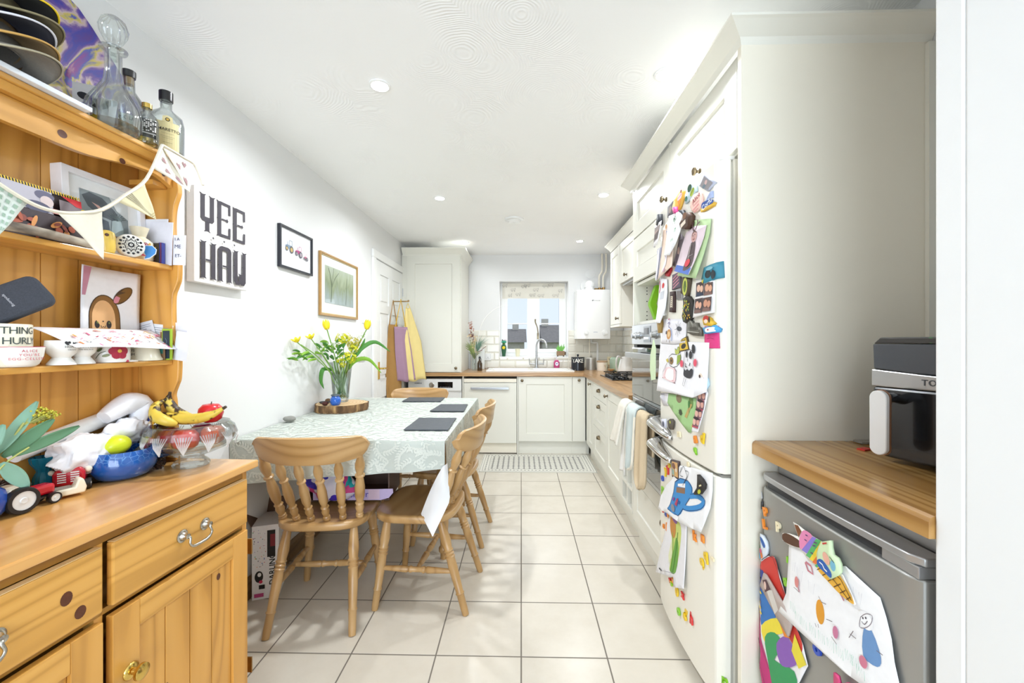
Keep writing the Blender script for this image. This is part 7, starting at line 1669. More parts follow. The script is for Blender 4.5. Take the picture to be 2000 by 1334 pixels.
s = mag('brick_magnet', 'blue and white block magnet pinning the pink ticket', q, '#4fa3d9', th=.014); s.poly('#f1f1f3', inset(q, .62)); c = mid(q); s.ell('#c23a3a', c[0]-.01, c[1], .004, .003); s.done()
q = [(0.1, 1.351), (0.374, 1.336), (0.369, 1.246), (0.263, 1.239), (0.065, 1.242)]
s = Stuck('animal_drawing', 'white sheet with an orange lion and a dark insect drawn in pen', 'drawing', q, '#eceaf0', lift=.002, curl=.006, th=.0008)
u, v = [(0.185, 1.277)][0]; s.ell('#c98f4a', u, v+.004, .030, .022).ell('#e3bf8a', u, v+.004, .017, .012).line('#8a6a4a', [(u-.025, v-.02), (u-.025, v-.030)], .004).line('#8a6a4a', [(u+.02, v-.02), (u+.02, v-.032)], .004).ell('#4a4a56', u-.035, v+.012, .010, .008)
u2, v2 = [(0.296, 1.301)][0]; s.ell('#4a4b52', u2+.01, v2, .026, .009, rot=-.1)
for k in range(8): s.line('#565a66', [(u2, v2), (u2+.034*math.cos(k*.8), v2+.032*math.sin(k*.8))], .0018)
s.line('#5a4b8f', [(u-.01, v+.05), (u+.012, v+.055), (u, v+.04), (u+.014, v+.03)], .004, sm=3).line('#c24a7a', [(u-.004, v+.066), (u+.014, v+.07)], .004).line('#4a7ac0', [(u+.03, v+.03), (u+.045, v-.0), (u+.05, v-.025)], .006, sm=3); s.done()
q = clampx([(0.044, 1.245), (0.323, 1.25), (0.535, 1.246), (0.532, 1.161), (0.535, 1.077), (0.445, 1.044), (0.274, 1.04), (-0.001, 1.018), (0.007, 1.128)])
s = Stuck('big_drawing', 'large white sheet with pen drawings of a bear bag and a panda ice lolly', 'drawing', q, '#f2f1f5', lift=.004, curl=.016, th=.0008)
def P_(pts): return pts
s.line('#27262b', [(0.185, 1.165), (0.194, 1.186), (0.228, 1.198), (0.28, 1.197), (0.32, 1.207), (0.33, 1.186), (0.32, 1.165), (0.291, 1.15), (0.251, 1.143), (0.21, 1.148), (0.185, 1.165)], .0028).ell('#8a6a3c', *[(0.224, 1.169)][0], .026, .016).ell('#2a221c', *[(0.224, 1.17)][0], .007, .005)
s.poly('#b9c25a', [(0.265, 1.221), (0.285, 1.215), (0.296, 1.228), (0.309, 1.228), (0.312, 1.207), (0.291, 1.198), (0.268, 1.202)]).poly('#c9b84a', [(0.151, 1.171), (0.179, 1.178), (0.194, 1.165), (0.173, 1.159)]).line('#3a4a22', [(0.265, 1.221), (0.285, 1.215), (0.296, 1.228), (0.309, 1.228), (0.312, 1.207), (0.296, 1.185), (0.323, 1.182)], .0022).poly('#8fa63c', [(0.291, 1.194), (0.326, 1.199), (0.326, 1.174), (0.291, 1.155)])
s.poly('#f0d3d6', [(0.166, 1.138), (0.263, 1.14), (0.285, 1.124), (0.28, 1.084), (0.147, 1.088), (0.121, 1.092)]).poly('#faf4f3', [(0.185, 1.132), (0.251, 1.135), (0.265, 1.122), (0.26, 1.091), (0.166, 1.094)]).line('#7a2a3a', [(0.173, 1.157), (0.121, 1.116), (0.121, 1.09), (0.291, 1.082), (0.294, 1.129), (0.263, 1.144)], .0028).line('#c27a86', [(0.166, 1.138), (0.151, 1.095), (0.274, 1.089), (0.268, 1.136)], .0022)
s.poly('#33333a', [(0.367, 1.145), (0.379, 1.139), (0.394, 1.146), (0.41, 1.141), (0.425, 1.15), (0.438, 1.143), (0.436, 1.124), (0.418, 1.113), (0.379, 1.115), (0.364, 1.124)]).line('#3a3a42', [(0.367, 1.134), (0.361, 1.184), (0.369, 1.213), (0.399, 1.221), (0.427, 1.216), (0.436, 1.198), (0.438, 1.139)], .0024)
s.ell('#2b2b30', *[(0.436, 1.223)][0], .012, .017, rot=.2).ell('#2b2b30', *[(0.384, 1.201)][0], .008, .013).ell('#2b2b30', *[(0.416, 1.2)][0], .012, .015).line('#2b2b30', [(0.379, 1.167), (0.379, 1.156), (0.389, 1.152)], .005).line('#2b2b30', [(0.416, 1.17), (0.41, 1.158)], .006).line('#2b2b30', [(0.395, 1.185), (0.395, 1.175)], .003)
s.ell('#e0526a', *[(0.345, 1.164)][0], .014, .014).ell('#e0526a', *[(0.455, 1.173)][0], .012, .014).line('#4a4a52', [(0.379, 1.115), (0.369, 1.083), (0.381, 1.08), (0.394, 1.11)], .002); s.done('pen_drawing')
q = [(0.312, 1.254), (0.379, 1.27), (0.401, 1.219), (0.312, 1.209)]
s = mag('picture_magnet', 'yellow picture magnet with dark animal at the top of big drawing', q, '#4e3e1c', th=.006); s.poly('#dcb93a', inset(q, .86)); c = mid(q); s.ell('#2b2418', c[0]+.003, c[1]-.006, .022, .010, rot=.2).line('#8a7a2c', [(c[0]-.02, c[1]+.014), (c[0]+.02, c[1]+.018)], .005); s.done()
q = [(0.051, 1.012), (0.173, 1.027), (0.166, 0.971), (0.086, 0.961), (0.044, 0.981), (-0.024, 0.982)]
s = Stuck('blue_scribble', 'small sheet with a blue pen scribble below the big drawing', 'drawing', q, '#eeedf2', lift=.002, th=.0008); c = mid(q); s.art.scrib('#4a55a8', c[0]-.03, c[1]-.012, c[0]+.035, c[1]+.024, 16, .0016); s.done()
q = [(0.173, 1.027), (0.447, 1.042), (0.436, 0.942), (0.403, 0.907), (0.384, 0.905), (0.296, 0.935), (0.156, 0.983)]
s = Stuck('map_drawing', 'pale green sheet with sketched trees and paths below the big drawing', 'drawing', q, '#a7cf8f', lift=.002, th=.001)
s.ell('#8a7a5c', *[(0.298, 1.022)][0], .028, .018).ell('#6b8a4a', *[(0.408, 1.021)][0], .018, .022).poly('#c2a868', [(0.399, 1.015), (0.418, 1.016), (0.374, 0.956), (0.354, 0.959)]).ell('#4a5a3c', *[(0.316, 0.969)][0], .016, .012).line('#5a6a44', [(0.403, 1.024), (0.389, 0.998), (0.394, 0.982)], .003).ell('#3f7a3a', *[(0.394, 1.013)][0], .008, .014)
for k in range(7): s.line('#4a5a44', [tuple([(0.316, 0.969)][0]), ([(0.316, 0.969)][0][0]+.026*math.cos(k*.9), [(0.316, 0.969)][0][1]+.018*math.sin(k*.9))], .0012)
s.done()
q = [(0.459, 1.067), (0.524, 1.079), (0.53, 1.072), (0.51, 1.01), (0.481, 0.926), (0.438, 0.921), (0.456, 1.001)]
s = Stuck('photo_strip', 'narrow photo booth strip of four small pictures hanging at right', 'photo', q, '#f2f0f4', lift=.005, curl=.01, th=.001)
for (y0, y1, x0) in ((800, 868, 522), (880, 955, 518), (968, 1040, 508), (1052, 1120, 500)):
    p4 = mk4 = None
for q4 in ([(0.467, 1.064), (0.518, 1.072), (0.514, 1.046), (0.463, 1.038)], [(0.462, 1.033), (0.512, 1.042), (0.508, 1.01), (0.459, 1.007)], [(0.456, 0.995), (0.506, 1.007), (0.5, 0.98), (0.452, 0.973)], [(0.451, 0.968), (0.496, 0.978), (0.487, 0.946), (0.445, 0.939)]):
    s.poly('#7d5a62', q4); c = mid(q4); s.ell('#e0b3a4', c[0]-.012, c[1]+.002, .011, .012).ell('#d9a596', c[0]+.013, c[1]+.004, .010, .011).ell('#3a2630', c[0], c[1]+.016, .02, .005).line('#b04a5c', [(c[0]-.02, c[1]-.016), (c[0]+.02, c[1]-.014)], .006)
s.done()
q = [(0.459, 1.118), (0.472, 1.126), (0.485, 1.13), (0.51, 1.13), (0.529, 1.122), (0.535, 1.102), (0.522, 1.086), (0.498, 1.072), (0.463, 1.068)]
s = mag('flip_flop_magnet', 'pale blue flip flop magnet with pink stripes pinning the photo strip', q, '#b9d6e8', th=.008); c = mid(q); s.ell('#f3e3d0', c[0]-.008, c[1]+.004, .018, .028).line('#d9485f', [(c[0]-.012, c[1]+.004), (c[0]+.016, c[1]+.016)], .004).line('#d9485f', [(c[0]-.018, c[1]-.006), (c[0]+.012, c[1]+.002)], .004).poly('#e8c22f', [(c[0]-.028, c[1]-.024), (c[0]-.002, c[1]-.024), (c[0]-.002, c[1]-.010), (c[0]-.026, c[1]-.012)]).ell('#5a4a4a', c[0]-.012, c[1]+.020, .006, .006); s.done()
q = clampx([(0.014, 1.368), (0.051, 1.369), (0.084, 1.332), (0.072, 1.291), (0.055, 1.289), (0.029, 1.335)])
mag('wooden_peg', 'long wooden peg magnet at the far edge of the upper door', q, '#a8894e', th=.018).done()
q = [(0.134, 0.906), (0.194, 0.918), (0.198, 0.88), (0.134, 0.873)]
s = mag('keyring', 'white framed photo keyring resting by the upper handle', [(a+.01, b+.004) for a, b in q], '#c6c7d4', th=.006, lift=.02); c = mid(q); s.ell('#4a4f66', c[0]+.01, c[1], .014, .012); s.done()
q = [(0.204, 0.913), (0.24, 0.929), (0.257, 0.923), (0.245, 0.885), (0.222, 0.887)]
s = mag('figure_magnet', 'small dark figure magnet beside the upper handle', q, '#5c5348', th=.014, lift=.004); c = mid(q); s.ell('#b5bf3a', c[0]+.008, c[1]+.008, .008, .006); s.done()
q = [(0.23, 0.584), (0.338, 0.565), (0.374, 0.54), (0.368, 0.3), (0.277, 0.252), (0.267, 0.286), (0.026, 0.175), (0.084, 0.314), (0.17, 0.478)]
s = Stuck('corn_drawing', 'white sheet with coloured pencil corn cob hanging under the mug drawing', 'drawing', [(max(.03, a), b) for a, b in q], '#eeedf1', lift=.003, curl=.02, th=.0008)
s.poly('#cfdc7a', [(0.211, 0.503), (0.312, 0.526), (0.324, 0.463), (0.286, 0.324), (0.22, 0.295), (0.239, 0.392)]).poly('#6aa63f', [(0.277, 0.454), (0.307, 0.426), (0.289, 0.319), (0.23, 0.293), (0.249, 0.368)]).poly('#e7ecc0', [(0.226, 0.415), (0.249, 0.368), (0.211, 0.312), (0.201, 0.343)]).ell('#c98a3a', *[(0.239, 0.486)][0], .035, .05).line('#4f8a2f', [(0.258, 0.302), (0.277, 0.383), (0.295, 0.483)], .006, sm=3).line('#8fbf4a', [(0.23, 0.293), (0.249, 0.383), (0.239, 0.457)], .006, sm=3).ell('#8a5a9a', *[(0.258, 0.52)][0], .03, .014)
s.line('#33333a', [(0.084, 0.223), (0.128, 0.236)], .006).line('#9a9aa4', [(0.139, 0.242), (0.277, 0.309)], .0015); s.done('pencil_drawing')
q = [(0.17, 0.628), (0.239, 0.678), (0.321, 0.76), (0.433, 0.785), (0.559, 0.806), (0.559, 0.747), (0.55, 0.685), (0.528, 0.634), (0.504, 0.581), (0.418, 0.56), (0.321, 0.54), (0.211, 0.525), (0.084, 0.492), (0.107, 0.559)]
s = Stuck('mug_drawing', 'white sheet with a big blue painted mug of steaming drink', 'drawing', q, '#f4f4f6', lift=.006, curl=.018, th=.0008)
s.poly('#3f8fd0', [(0.277, 0.68), (0.329, 0.712), (0.395, 0.724), (0.43, 0.71), (0.425, 0.679), (0.379, 0.622), (0.329, 0.564), (0.214, 0.545), (0.239, 0.573), (0.267, 0.634)]).poly('#8a6a52', [(0.295, 0.665), (0.374, 0.69), (0.374, 0.667), (0.295, 0.644)]).poly('#f3f3f5', [(0.307, 0.683), (0.374, 0.707), (0.374, 0.69), (0.307, 0.673)]).line('#1f3a6a', [(0.277, 0.68), (0.329, 0.712), (0.395, 0.724), (0.43, 0.71), (0.425, 0.679), (0.379, 0.622), (0.329, 0.564), (0.214, 0.545), (0.239, 0.573), (0.267, 0.634)], .003, closed=True)
s.line('#3f8fd0', [(0.415, 0.674), (0.469, 0.695), (0.511, 0.693), (0.49, 0.664), (0.418, 0.628), (0.368, 0.614)], .020, sm=3).line('#1f3a6a', [(0.418, 0.682), (0.476, 0.703), (0.52, 0.698), (0.497, 0.66), (0.418, 0.621), (0.368, 0.607)], .002, sm=3)
s.line('#33333c', [(0.324, 0.73), (0.354, 0.767), (0.374, 0.753), (0.387, 0.737), (0.363, 0.706)], .002, sm=3).line('#33333c', [(0.374, 0.756), (0.399, 0.758), (0.387, 0.731), (0.354, 0.693)], .002, sm=3).line('#33333c', [(0.338, 0.759), (0.324, 0.724), (0.354, 0.727)], .002, sm=3)
s.poly('#b03a5c', [(0.307, 0.624), (0.324, 0.631), (0.312, 0.595), (0.289, 0.593)]).poly('#7a3a9a', [(0.267, 0.613), (0.286, 0.62), (0.282, 0.604), (0.267, 0.602)]).poly('#2c4f9a', [(0.329, 0.623), (0.341, 0.627), (0.334, 0.611), (0.324, 0.61)]).ell('#8a8a92', *[(0.277, 0.574)][0], .02, .014); s.done('painting')
q = [(0.23, 0.758), (0.307, 0.772), (0.314, 0.7), (0.236, 0.688)]
s = mag('framed_photo_magnet', 'small dark framed photo magnet at the top of the lower door', q, '#4b3a38', th=.008); s.poly('#dcae72', inset(q, .8)); c = mid(q); s.ell('#7a5248', c[0]-.012, c[1]+.01, .018, .012).ell('#e9dccf', c[0]+.014, c[1], .008, .008).poly('#9ab5a8', [(c[0]-.03, c[1]-.026), (c[0]-.005, c[1]-.03), (c[0]-.006, c[1]-.006), (c[0]-.03, c[1]-.004)]); s.done()
q = [(0.49, 0.779), (0.517, 0.771), (0.533, 0.759), (0.53, 0.743), (0.504, 0.714), (0.469, 0.699), (0.465, 0.704), (0.487, 0.73), (0.49, 0.753)]
s = mag('bird_magnet', 'black bird shaped magnet with yellow marks on the mug drawing', q, '#26211f', th=.012, lift=.010); c = mid(q); s.ell('#c2c43a', c[0]+.006, c[1]-.016, .012, .007, rot=.7).line('#e3d7a8', [(c[0]+.006, c[1]+.004), (c[0]+.02, c[1]+.012)], .005); s.done()
LC = {'y': '#e8c21f', 'o': '#ee8d2b', 'r': '#d8302f', 'g': '#86c62f', 'b': '#2c4fb8', 'c': '#f0e3c0'}
LN = {'y': 'yellow', 'o': 'orange', 'r': 'red', 'g': 'green', 'b': 'blue', 'c': 'cream'}
def letter(host, ch, c_, p, size, rot, where):
    ox, oy = (FX, FY) if host == 'F' else (GX, GY+.01); bz = bulge(p[0]) if host == 'F' else gbulge(p[0])
    o = thing('letter_magnet', '%s plastic letter magnet %s' % (LN[c_], where), 'magnet', (ox+bz, oy-p[0], p[1]), RZ, 'plastic letter magnets on the fridges')
    vs, fs = text_mesh(ch, size, 'CENTER', .05, 1.0); ca, sa = math.cos(rot), math.sin(rot)
    P = [(x*ca-y*sa, x*sa+y*ca) for x, y, z in vs]
    mb = MB().use(C(LC[c_], .3)); mb.add([(x, -.0015, y) for x, y in P], fs); ob = mb.build('letter', o, smooth=0, solid=.006, off=1)
    if sum(f.normal.y*f.area for f in ob.data.polygons) > 0: ob.data.flip_normals()
SPEC = [
 ('c', 'm', [(0.302, 0.882)][0], .040, .2, 'below the upper handle'), ('o', 'a', [(0.443, 0.896)][0], .05, .3, 'under the end of the photo strip'), ('y', 'd', [(0.493, 0.909)][0], .05, -.2, 'right of the orange one under the photo strip'), ('g', 's', [(0.441, 0.852)][0], .05, .1, 'just above the gap between the doors'), ('y', 'o', [(0.429, 0.939)][0], .028, 0, 'peeping from behind photo strip'),
 ('c', 'e', [(0.387, 0.787)][0], .035, .2, 'just below the gap between the doors'), ('y', 'y', [(0.133, 0.683)][0], .05, .2, 'left one beneath the lower handle'), ('r', 'y', [(0.166, 0.704)][0], .05, .5, 'beneath the lower handle'), ('y', 'o', [(0.187, 0.722)][0], .035, 0, 'right one beneath the lower handle'), ('b', 'o', [(0.08, 0.632)][0], .045, 0, 'at the far edge above the green one'),
 ('g', 'p', [(0.084, 0.581)][0], .05, 0, 'at the far edge of the lower door'), ('r', 's', [(0.102, 0.559)][0], .04, 0, 'at the far edge under the green one'), ('y', 'i', [(0.089, 0.564)][0], .03, 0, 'squeezed between green and red ones'), ('b', 'z', [(0.08, 0.503)][0], .04, 0, 'left of the corn drawing top'), ('r', 'c', [(0.089, 0.489)][0], .03, 0, 'tiny, left of the corn drawing top'), ('b', 'n', [(0.139, 0.497)][0], .04, 0, 'just under the mug drawing'), ('o', 'u', [(0.17, 0.503)][0], .035, 0, 'beside the blue one under the mug drawing'),
 ('o', 'c', [(0.1, 0.424)][0], .035, 0, 'leftmost beside the corn stalk'), ('o', 'l', [(0.152, 0.439)][0], .045, 0, 'right one beside the corn stalk'), ('y', 'f', [(0.1, 0.34)][0], .05, 0, 'alone left of the corn drawing'), ('r', 'v', [(0.197, 0.236)][0], .036, .4, 'in the cluster under corn drawing, left'), ('g', 'o', [(0.218, 0.232)][0], .03, 0, 'in the cluster under corn drawing'), ('y', 'x', [(0.214, 0.234)][0], .03, .3, 'in the middle of cluster under corn drawing'), ('o', 'w', [(0.241, 0.258)][0], .036, 0, 'in the cluster under corn drawing, right'),
 ('y', '0', [(0.28, 0.235)][0], .05, .1, 'right under the corn drawing'), ('r', 'x', [(0.338, 0.259)][0], .038, 0, 'right of the yellow ring under corn drawing'), ('g', 'o', [(0.298, 0.171)][0], .05, .1, 'lowest left of bottom row of three'), ('y', 'g', [(0.359, 0.206)][0], .055, 0, 'in the middle of the bottom row of three'), ('r', 'h', [(0.41, 0.214)][0], .05, .2, 'lowest right of the bottom row of three'),
 ('o', 'k', [(0.436, 0.535)][0], .045, .2, 'left one at the corner of mug drawing'), ('o', 'n', [(0.493, 0.557)][0], .045, .1, 'right one at the corner of mug drawing'), ('y', 'q', [(0.513, 0.507)][0], .05, .2, 'beside the small cream bar'), ('y', '9', [(0.49, 0.46)][0], .05, .2, 'below the one next to the cream bar'), ('c', '-', [(0.556, 0.518)][0], .05, 0, 'bar shaped, at the right of lower door'), ('g', 'r', [(0.583, 0.126)][0], .05, 0, 'at the very bottom of the lower door')]
for c_, ch, p, size, rot, where in SPEC: letter('F', ch, c_, (max(.012, p[0]), p[1]), size, rot, where)

# ------------------------------------------------------------ undercounter fridge, worktop and air fryer at the right
GX, GY, GW = .748, 1.300, .515
def gbulge(x): 
    t_ = max(-1, min(1, 2*(x-.01)/GW-1)); return -.008*(1-t_*t_)+.012*max(0, (abs(t_)-.92)/.08)**2
gf = thing('undercounter_fridge', 'silver undercounter fridge with children\'s drawings under the short oak worktop', 'fridge', (GX, GY, 0), RZ)
GS = MATS['fridge_silver']; GL = MATS['fridge_silver_light']
MB().use(plain('fridge_side', '#77787a', rough=.4, metal=.3)).box((.006, .055, .02), (GW-.006, .50, .835)).build('cabinet', gf, smooth=0, bevel=.003)
n = 24; pl = [(GW*i/n, gbulge(GW*i/n+.01)) for i in range(n+1)]+[(GW, .05), (0, .05)]
MB().use(GS).prism(pl, .05, .800, 'xy').build('door', gf, smooth=40, bevel=.005)
mb = MB().use(plain('grip_dark', '#4c4d50', rough=.35, metal=.5)); mb.box((.02, .012, .8005), (GW-.085, .05, .824)).build('grip_recess', gf, smooth=0)
mb = MB().use(GL); pl2 = [(GW*i/n, gbulge(GW*i/n+.01)-.001) for i in range(n+1)]+[(GW, .05), (0, .05)]
mb.prism(pl2, .8245, .842, 'xy').build('door_top_trim', gf, smooth=40, bevel=.003)
MB().use(GL).box((GW-.084, .001, .8005), (GW-.004, .05, .824)).build('trim_end', gf, smooth=0, bevel=.002)
MB().use(GL).box((0, .055, .8355), (GW, .50, .868)).build('lid', gf, smooth=0, bevel=.006)
MB().use(GS).box((.01, .02, 0), (GW-.01, .48, .019)).build('base', gf, smooth=0)
swt = thing('short_worktop', 'short oak worktop over the silver fridge, ending at the partition', 'worktop', (.728, .7485, .897))
def prof(): return [(0, 0), (.0, .030), (.003, .037), (.010, .041), (.554, .041), (.554, 0)]
MB().use(MATS['oak_near']).prism(prof(), .0, .5605, 'xz').build('board', swt, smooth=0)
st = thing('scribe_strip', 'narrow cream scribing strip between the end panel and the wall corner', 'strip', (1.262, 1.296, .94)); MB().use(CR).box((0, 0, 0), (.022, .0135, 1.24)).build('strip_body', st, smooth=0)

q = [(0.083, 0.616), (0.108, 0.614), (0.125, 0.575), (0.161, 0.529), (0.142, 0.496), (0.195, 0.486), (0.224, 0.459), (0.213, 0.427), (0.171, 0.436), (0.104, 0.467), (0.037, 0.506), (-0.012, 0.526), (0.026, 0.569)]
s = Stuck('rainbow_drawing', 'long cut out painting with red outer band, hanging at the left of silver fridge', 'drawing', [(-0.127, 0.38), (-0.088, 0.473), (-0.037, 0.511), (0.029, 0.576), (0.064, 0.608), (0.097, 0.62), (0.118, 0.589), (0.159, 0.532), (0.145, 0.498), (0.195, 0.488), (0.224, 0.459), (0.244, 0.419), (0.213, 0.351), (0.171, 0.274), (0.068, 0.185), (0.005, 0.288), (-0.024, 0.387), (-0.055, 0.432), (-0.107, 0.387)], '#f1eef0', lift=.004, curl=.006, th=.001, host='G')
s.poly('#d23a30', q).poly('#c9257a', [(-0.122, 0.383), (-0.088, 0.468), (-0.037, 0.506), (-0.046, 0.452), (-0.003, 0.425), (0.021, 0.347), (0.075, 0.286), (0.111, 0.223), (0.064, 0.182), (0.005, 0.288), (-0.029, 0.389), (-0.057, 0.433)])
s.poly('#2b3f9a', [(-0.083, 0.463), (-0.029, 0.514), (0.037, 0.548), (0.06, 0.511), (0.083, 0.466), (0.108, 0.447), (0.033, 0.378), (0.001, 0.428), (-0.037, 0.457)]).poly('#2d74c0', [(-0.003, 0.454), (0.064, 0.513), (0.108, 0.45), (0.033, 0.378)])
s.poly('#f0dd3a', [(0.033, 0.376), (0.111, 0.452), (0.151, 0.439), (0.083, 0.381), (0.06, 0.338)]).poly('#2f9a5a', [(0.054, 0.356), (0.104, 0.405), (0.151, 0.397), (0.104, 0.326), (0.195, 0.365), (0.201, 0.301), (0.118, 0.229), (0.075, 0.295)]).poly('#8a5ab5', [(0.115, 0.382), (0.164, 0.436), (0.207, 0.402), (0.171, 0.357), (0.132, 0.339)]).poly('#e8882c', [(0.115, 0.465), (0.151, 0.456), (0.177, 0.441), (0.151, 0.426)]).poly('#e9d83c', [(0.195, 0.466), (0.242, 0.42), (0.213, 0.387), (0.183, 0.412)])
for k, (x, y) in enumerate([(-0.029, 0.496), (-0.02, 0.484), (0.017, 0.513), (0.015, 0.488), (0.029, 0.476), (0.023, 0.446), (0.028, 0.431), (0.033, 0.416)]): s.ell('#f0d23a', x, y, .006, .004)
for pts in ([(-0.122, 0.383), (-0.057, 0.433), (-0.024, 0.387), (0.009, 0.295), (0.075, 0.205)], [(0.037, 0.58), (0.097, 0.619), (0.158, 0.532)], [(-0.003, 0.435), (0.017, 0.344), (0.083, 0.283)]): s.line('#2b2330', pts, .002, sm=3)
s.done('painted_bands')
q = [(0.057, 0.552), (0.072, 0.554), (0.164, 0.519), (0.192, 0.488), (0.177, 0.445), (0.125, 0.463), (0.037, 0.502)]
s = Stuck('photo_frame_magnet', 'clear acrylic framed photo strip slanting over the rainbow painting', 'magnet', q, '#b7a79f', lift=.010, th=.005, host='G'); s.poly('#d9d3cb', [(0.075, 0.511), (0.104, 0.528), (0.135, 0.491), (0.118, 0.467)]).poly('#5a3a40', [(0.054, 0.528), (0.075, 0.542), (0.097, 0.526), (0.068, 0.5)]).ell('#e3c2b4', *[(0.068, 0.52)][0], .007, .012); s.done()
q = [(0.167, 0.696), (0.224, 0.716), (0.268, 0.696), (0.318, 0.716), (0.363, 0.74), (0.449, 0.722), (0.463, 0.691), (0.475, 0.656), (0.483, 0.615), (0.494, 0.584), (0.497, 0.555), (0.434, 0.519), (0.376, 0.507), (0.268, 0.499), (0.138, 0.489), (0.164, 0.556)]
s = Stuck('childs_drawing', 'large white sheet of faint crayon figures across the middle of silver fridge', 'drawing', q, '#f4f4f6', lift=.004, curl=.012, th=.0008, host='G')
s.ell('#e09a2c', *[(0.292, 0.589)][0], .014, .028, rot=.1)
s.poly('#6b93c4', [(0.414, 0.633), (0.433, 0.642), (0.456, 0.603), (0.449, 0.579), (0.416, 0.578)]).ell('#f4f4f6', *[(0.418, 0.654)][0], .018, .018).line('#8a8088', [(0.406, 0.653), (0.418, 0.668), (0.433, 0.674), (0.431, 0.656), (0.418, 0.638), (0.404, 0.631), (0.406, 0.653)], .0015, sm=3).line('#6a6068', [(0.409, 0.646), (0.416, 0.644), (0.423, 0.656)], .0015, sm=3).ell('#4a4048', *[(0.412, 0.655)][0], .0018, .0025).ell('#4a4048', *[(0.419, 0.66)][0], .0018, .0025)
s.line('#c97a86', [(0.236, 0.68), (0.247, 0.665), (0.265, 0.666), (0.257, 0.682), (0.238, 0.682)], .005).line('#c98a96', [(0.201, 0.619), (0.21, 0.604), (0.219, 0.594)], .004).line('#b5707c', [(0.343, 0.677), (0.356, 0.668), (0.363, 0.661)], .004).ell('#cf7a90', *[(0.419, 0.566)][0], .010, .012).ell('#c97a9a', *[(0.344, 0.576)][0], .008, .014).ell('#d98a86', *[(0.208, 0.613)][0], .008, .014)
for pts in ([(0.288, 0.625), (0.298, 0.617), (0.313, 0.621)], [(0.392, 0.613), (0.382, 0.591)], [(0.384, 0.601), (0.4, 0.602)], [(0.449, 0.613), (0.463, 0.614)], [(0.283, 0.555), (0.288, 0.549)], [(0.293, 0.56), (0.296, 0.553)], [(0.336, 0.56), (0.352, 0.554)], [(0.318, 0.589), (0.336, 0.595)], [(0.201, 0.595), (0.224, 0.595)]): s.line('#6a5a5f', pts, .0015)
for (x, y) in [(0.201, 0.543), (0.224, 0.53), (0.247, 0.53), (0.278, 0.535), (0.308, 0.539), (0.336, 0.542), (0.363, 0.544), (0.388, 0.554), (0.404, 0.553), (0.419, 0.545)]: s.art.scrib('#a8d3c2', x-.010, y-.010, x+.012, y+.010, 8, .0014, seed=int(x*999))
for (x, y) in [(0.195, 0.648), (0.224, 0.641), (0.268, 0.635), (0.371, 0.697), (0.404, 0.697)]: s.art.scrib('#d3d3dc', x-.010, y-.014, x+.012, y+.014, 7, .001, seed=int(x*777))
s.done('crayon_figures')
s = Stuck('ice_cream_cutout', 'cut out paper ice cream cone coloured in rainbow stripes with chocolate flake', 'cutout', [(0.148, 0.714), (0.177, 0.727), (0.213, 0.736), (0.192, 0.765), (0.213, 0.766), (0.236, 0.764), (0.268, 0.762), (0.308, 0.765), (0.318, 0.723), (0.363, 0.72), (0.384, 0.698), (0.401, 0.678), (0.396, 0.672), (0.363, 0.675), (0.322, 0.682), (0.288, 0.696), (0.257, 0.694), (0.224, 0.708), (0.177, 0.696), (0.15, 0.695)], '#f3efe6', lift=.009, curl=.004, th=.001, host='G')
s.poly('#5a3a28', [(0.15, 0.713), (0.177, 0.725), (0.224, 0.727), (0.223, 0.711), (0.177, 0.698), (0.151, 0.697)]).poly('#7a4a2c', [(0.198, 0.761), (0.213, 0.765), (0.227, 0.756), (0.216, 0.735)]).poly('#e58ab5', [(0.22, 0.735), (0.236, 0.763), (0.268, 0.762), (0.247, 0.727), (0.224, 0.709)]).poly('#8a7ad0', [(0.23, 0.709), (0.268, 0.762), (0.281, 0.764), (0.252, 0.71)]).poly('#5ab56a', [(0.247, 0.704), (0.281, 0.763), (0.298, 0.766), (0.263, 0.704)]).poly('#efd23c', [(0.26, 0.701), (0.298, 0.765), (0.307, 0.761), (0.273, 0.702)]).poly('#ea7a3c', [(0.271, 0.699), (0.307, 0.759), (0.313, 0.745), (0.283, 0.7)]).poly('#4fae5a', [(0.281, 0.695), (0.313, 0.742), (0.318, 0.73), (0.288, 0.695)])
s.poly('#e8b040', [(0.289, 0.694), (0.319, 0.721), (0.358, 0.715), (0.384, 0.696), (0.399, 0.676), (0.363, 0.675), (0.323, 0.683)])
for k in range(6):
    a_, b_ = [(0.289, 0.694)][0], [(0.399, 0.676)][0]; t0 = k/6; pa = (a_[0]+(b_[0]-a_[0])*t0, a_[1]+(b_[1]-a_[1])*t0); s.line('#5a3a1c', [(pa[0], pa[1]-.004), (pa[0]+.024*(1-t0)+.006, pa[1]+.020*(1-t0)+.004)], .0018)
for pts in ([(0.301, 0.706), (0.345, 0.696), (0.388, 0.677)], [(0.313, 0.716), (0.363, 0.709), (0.394, 0.681)]): s.line('#5a3a1c', pts, .0018)
for pts in ([(0.247, 0.756), (0.255, 0.757)], [(0.244, 0.743), (0.252, 0.743)], [(0.278, 0.752), (0.288, 0.755)], [(0.274, 0.742), (0.284, 0.746)], [(0.268, 0.722), (0.277, 0.723)]): s.line('#5a3a6a', pts, .003)
s.done('coloured_stripes')
q = [(0.293, 0.732), (0.301, 0.754), (0.308, 0.768), (0.336, 0.785), (0.337, 0.769), (0.342, 0.755), (0.356, 0.754), (0.363, 0.744), (0.363, 0.726), (0.356, 0.714), (0.336, 0.694), (0.318, 0.701), (0.296, 0.704)]
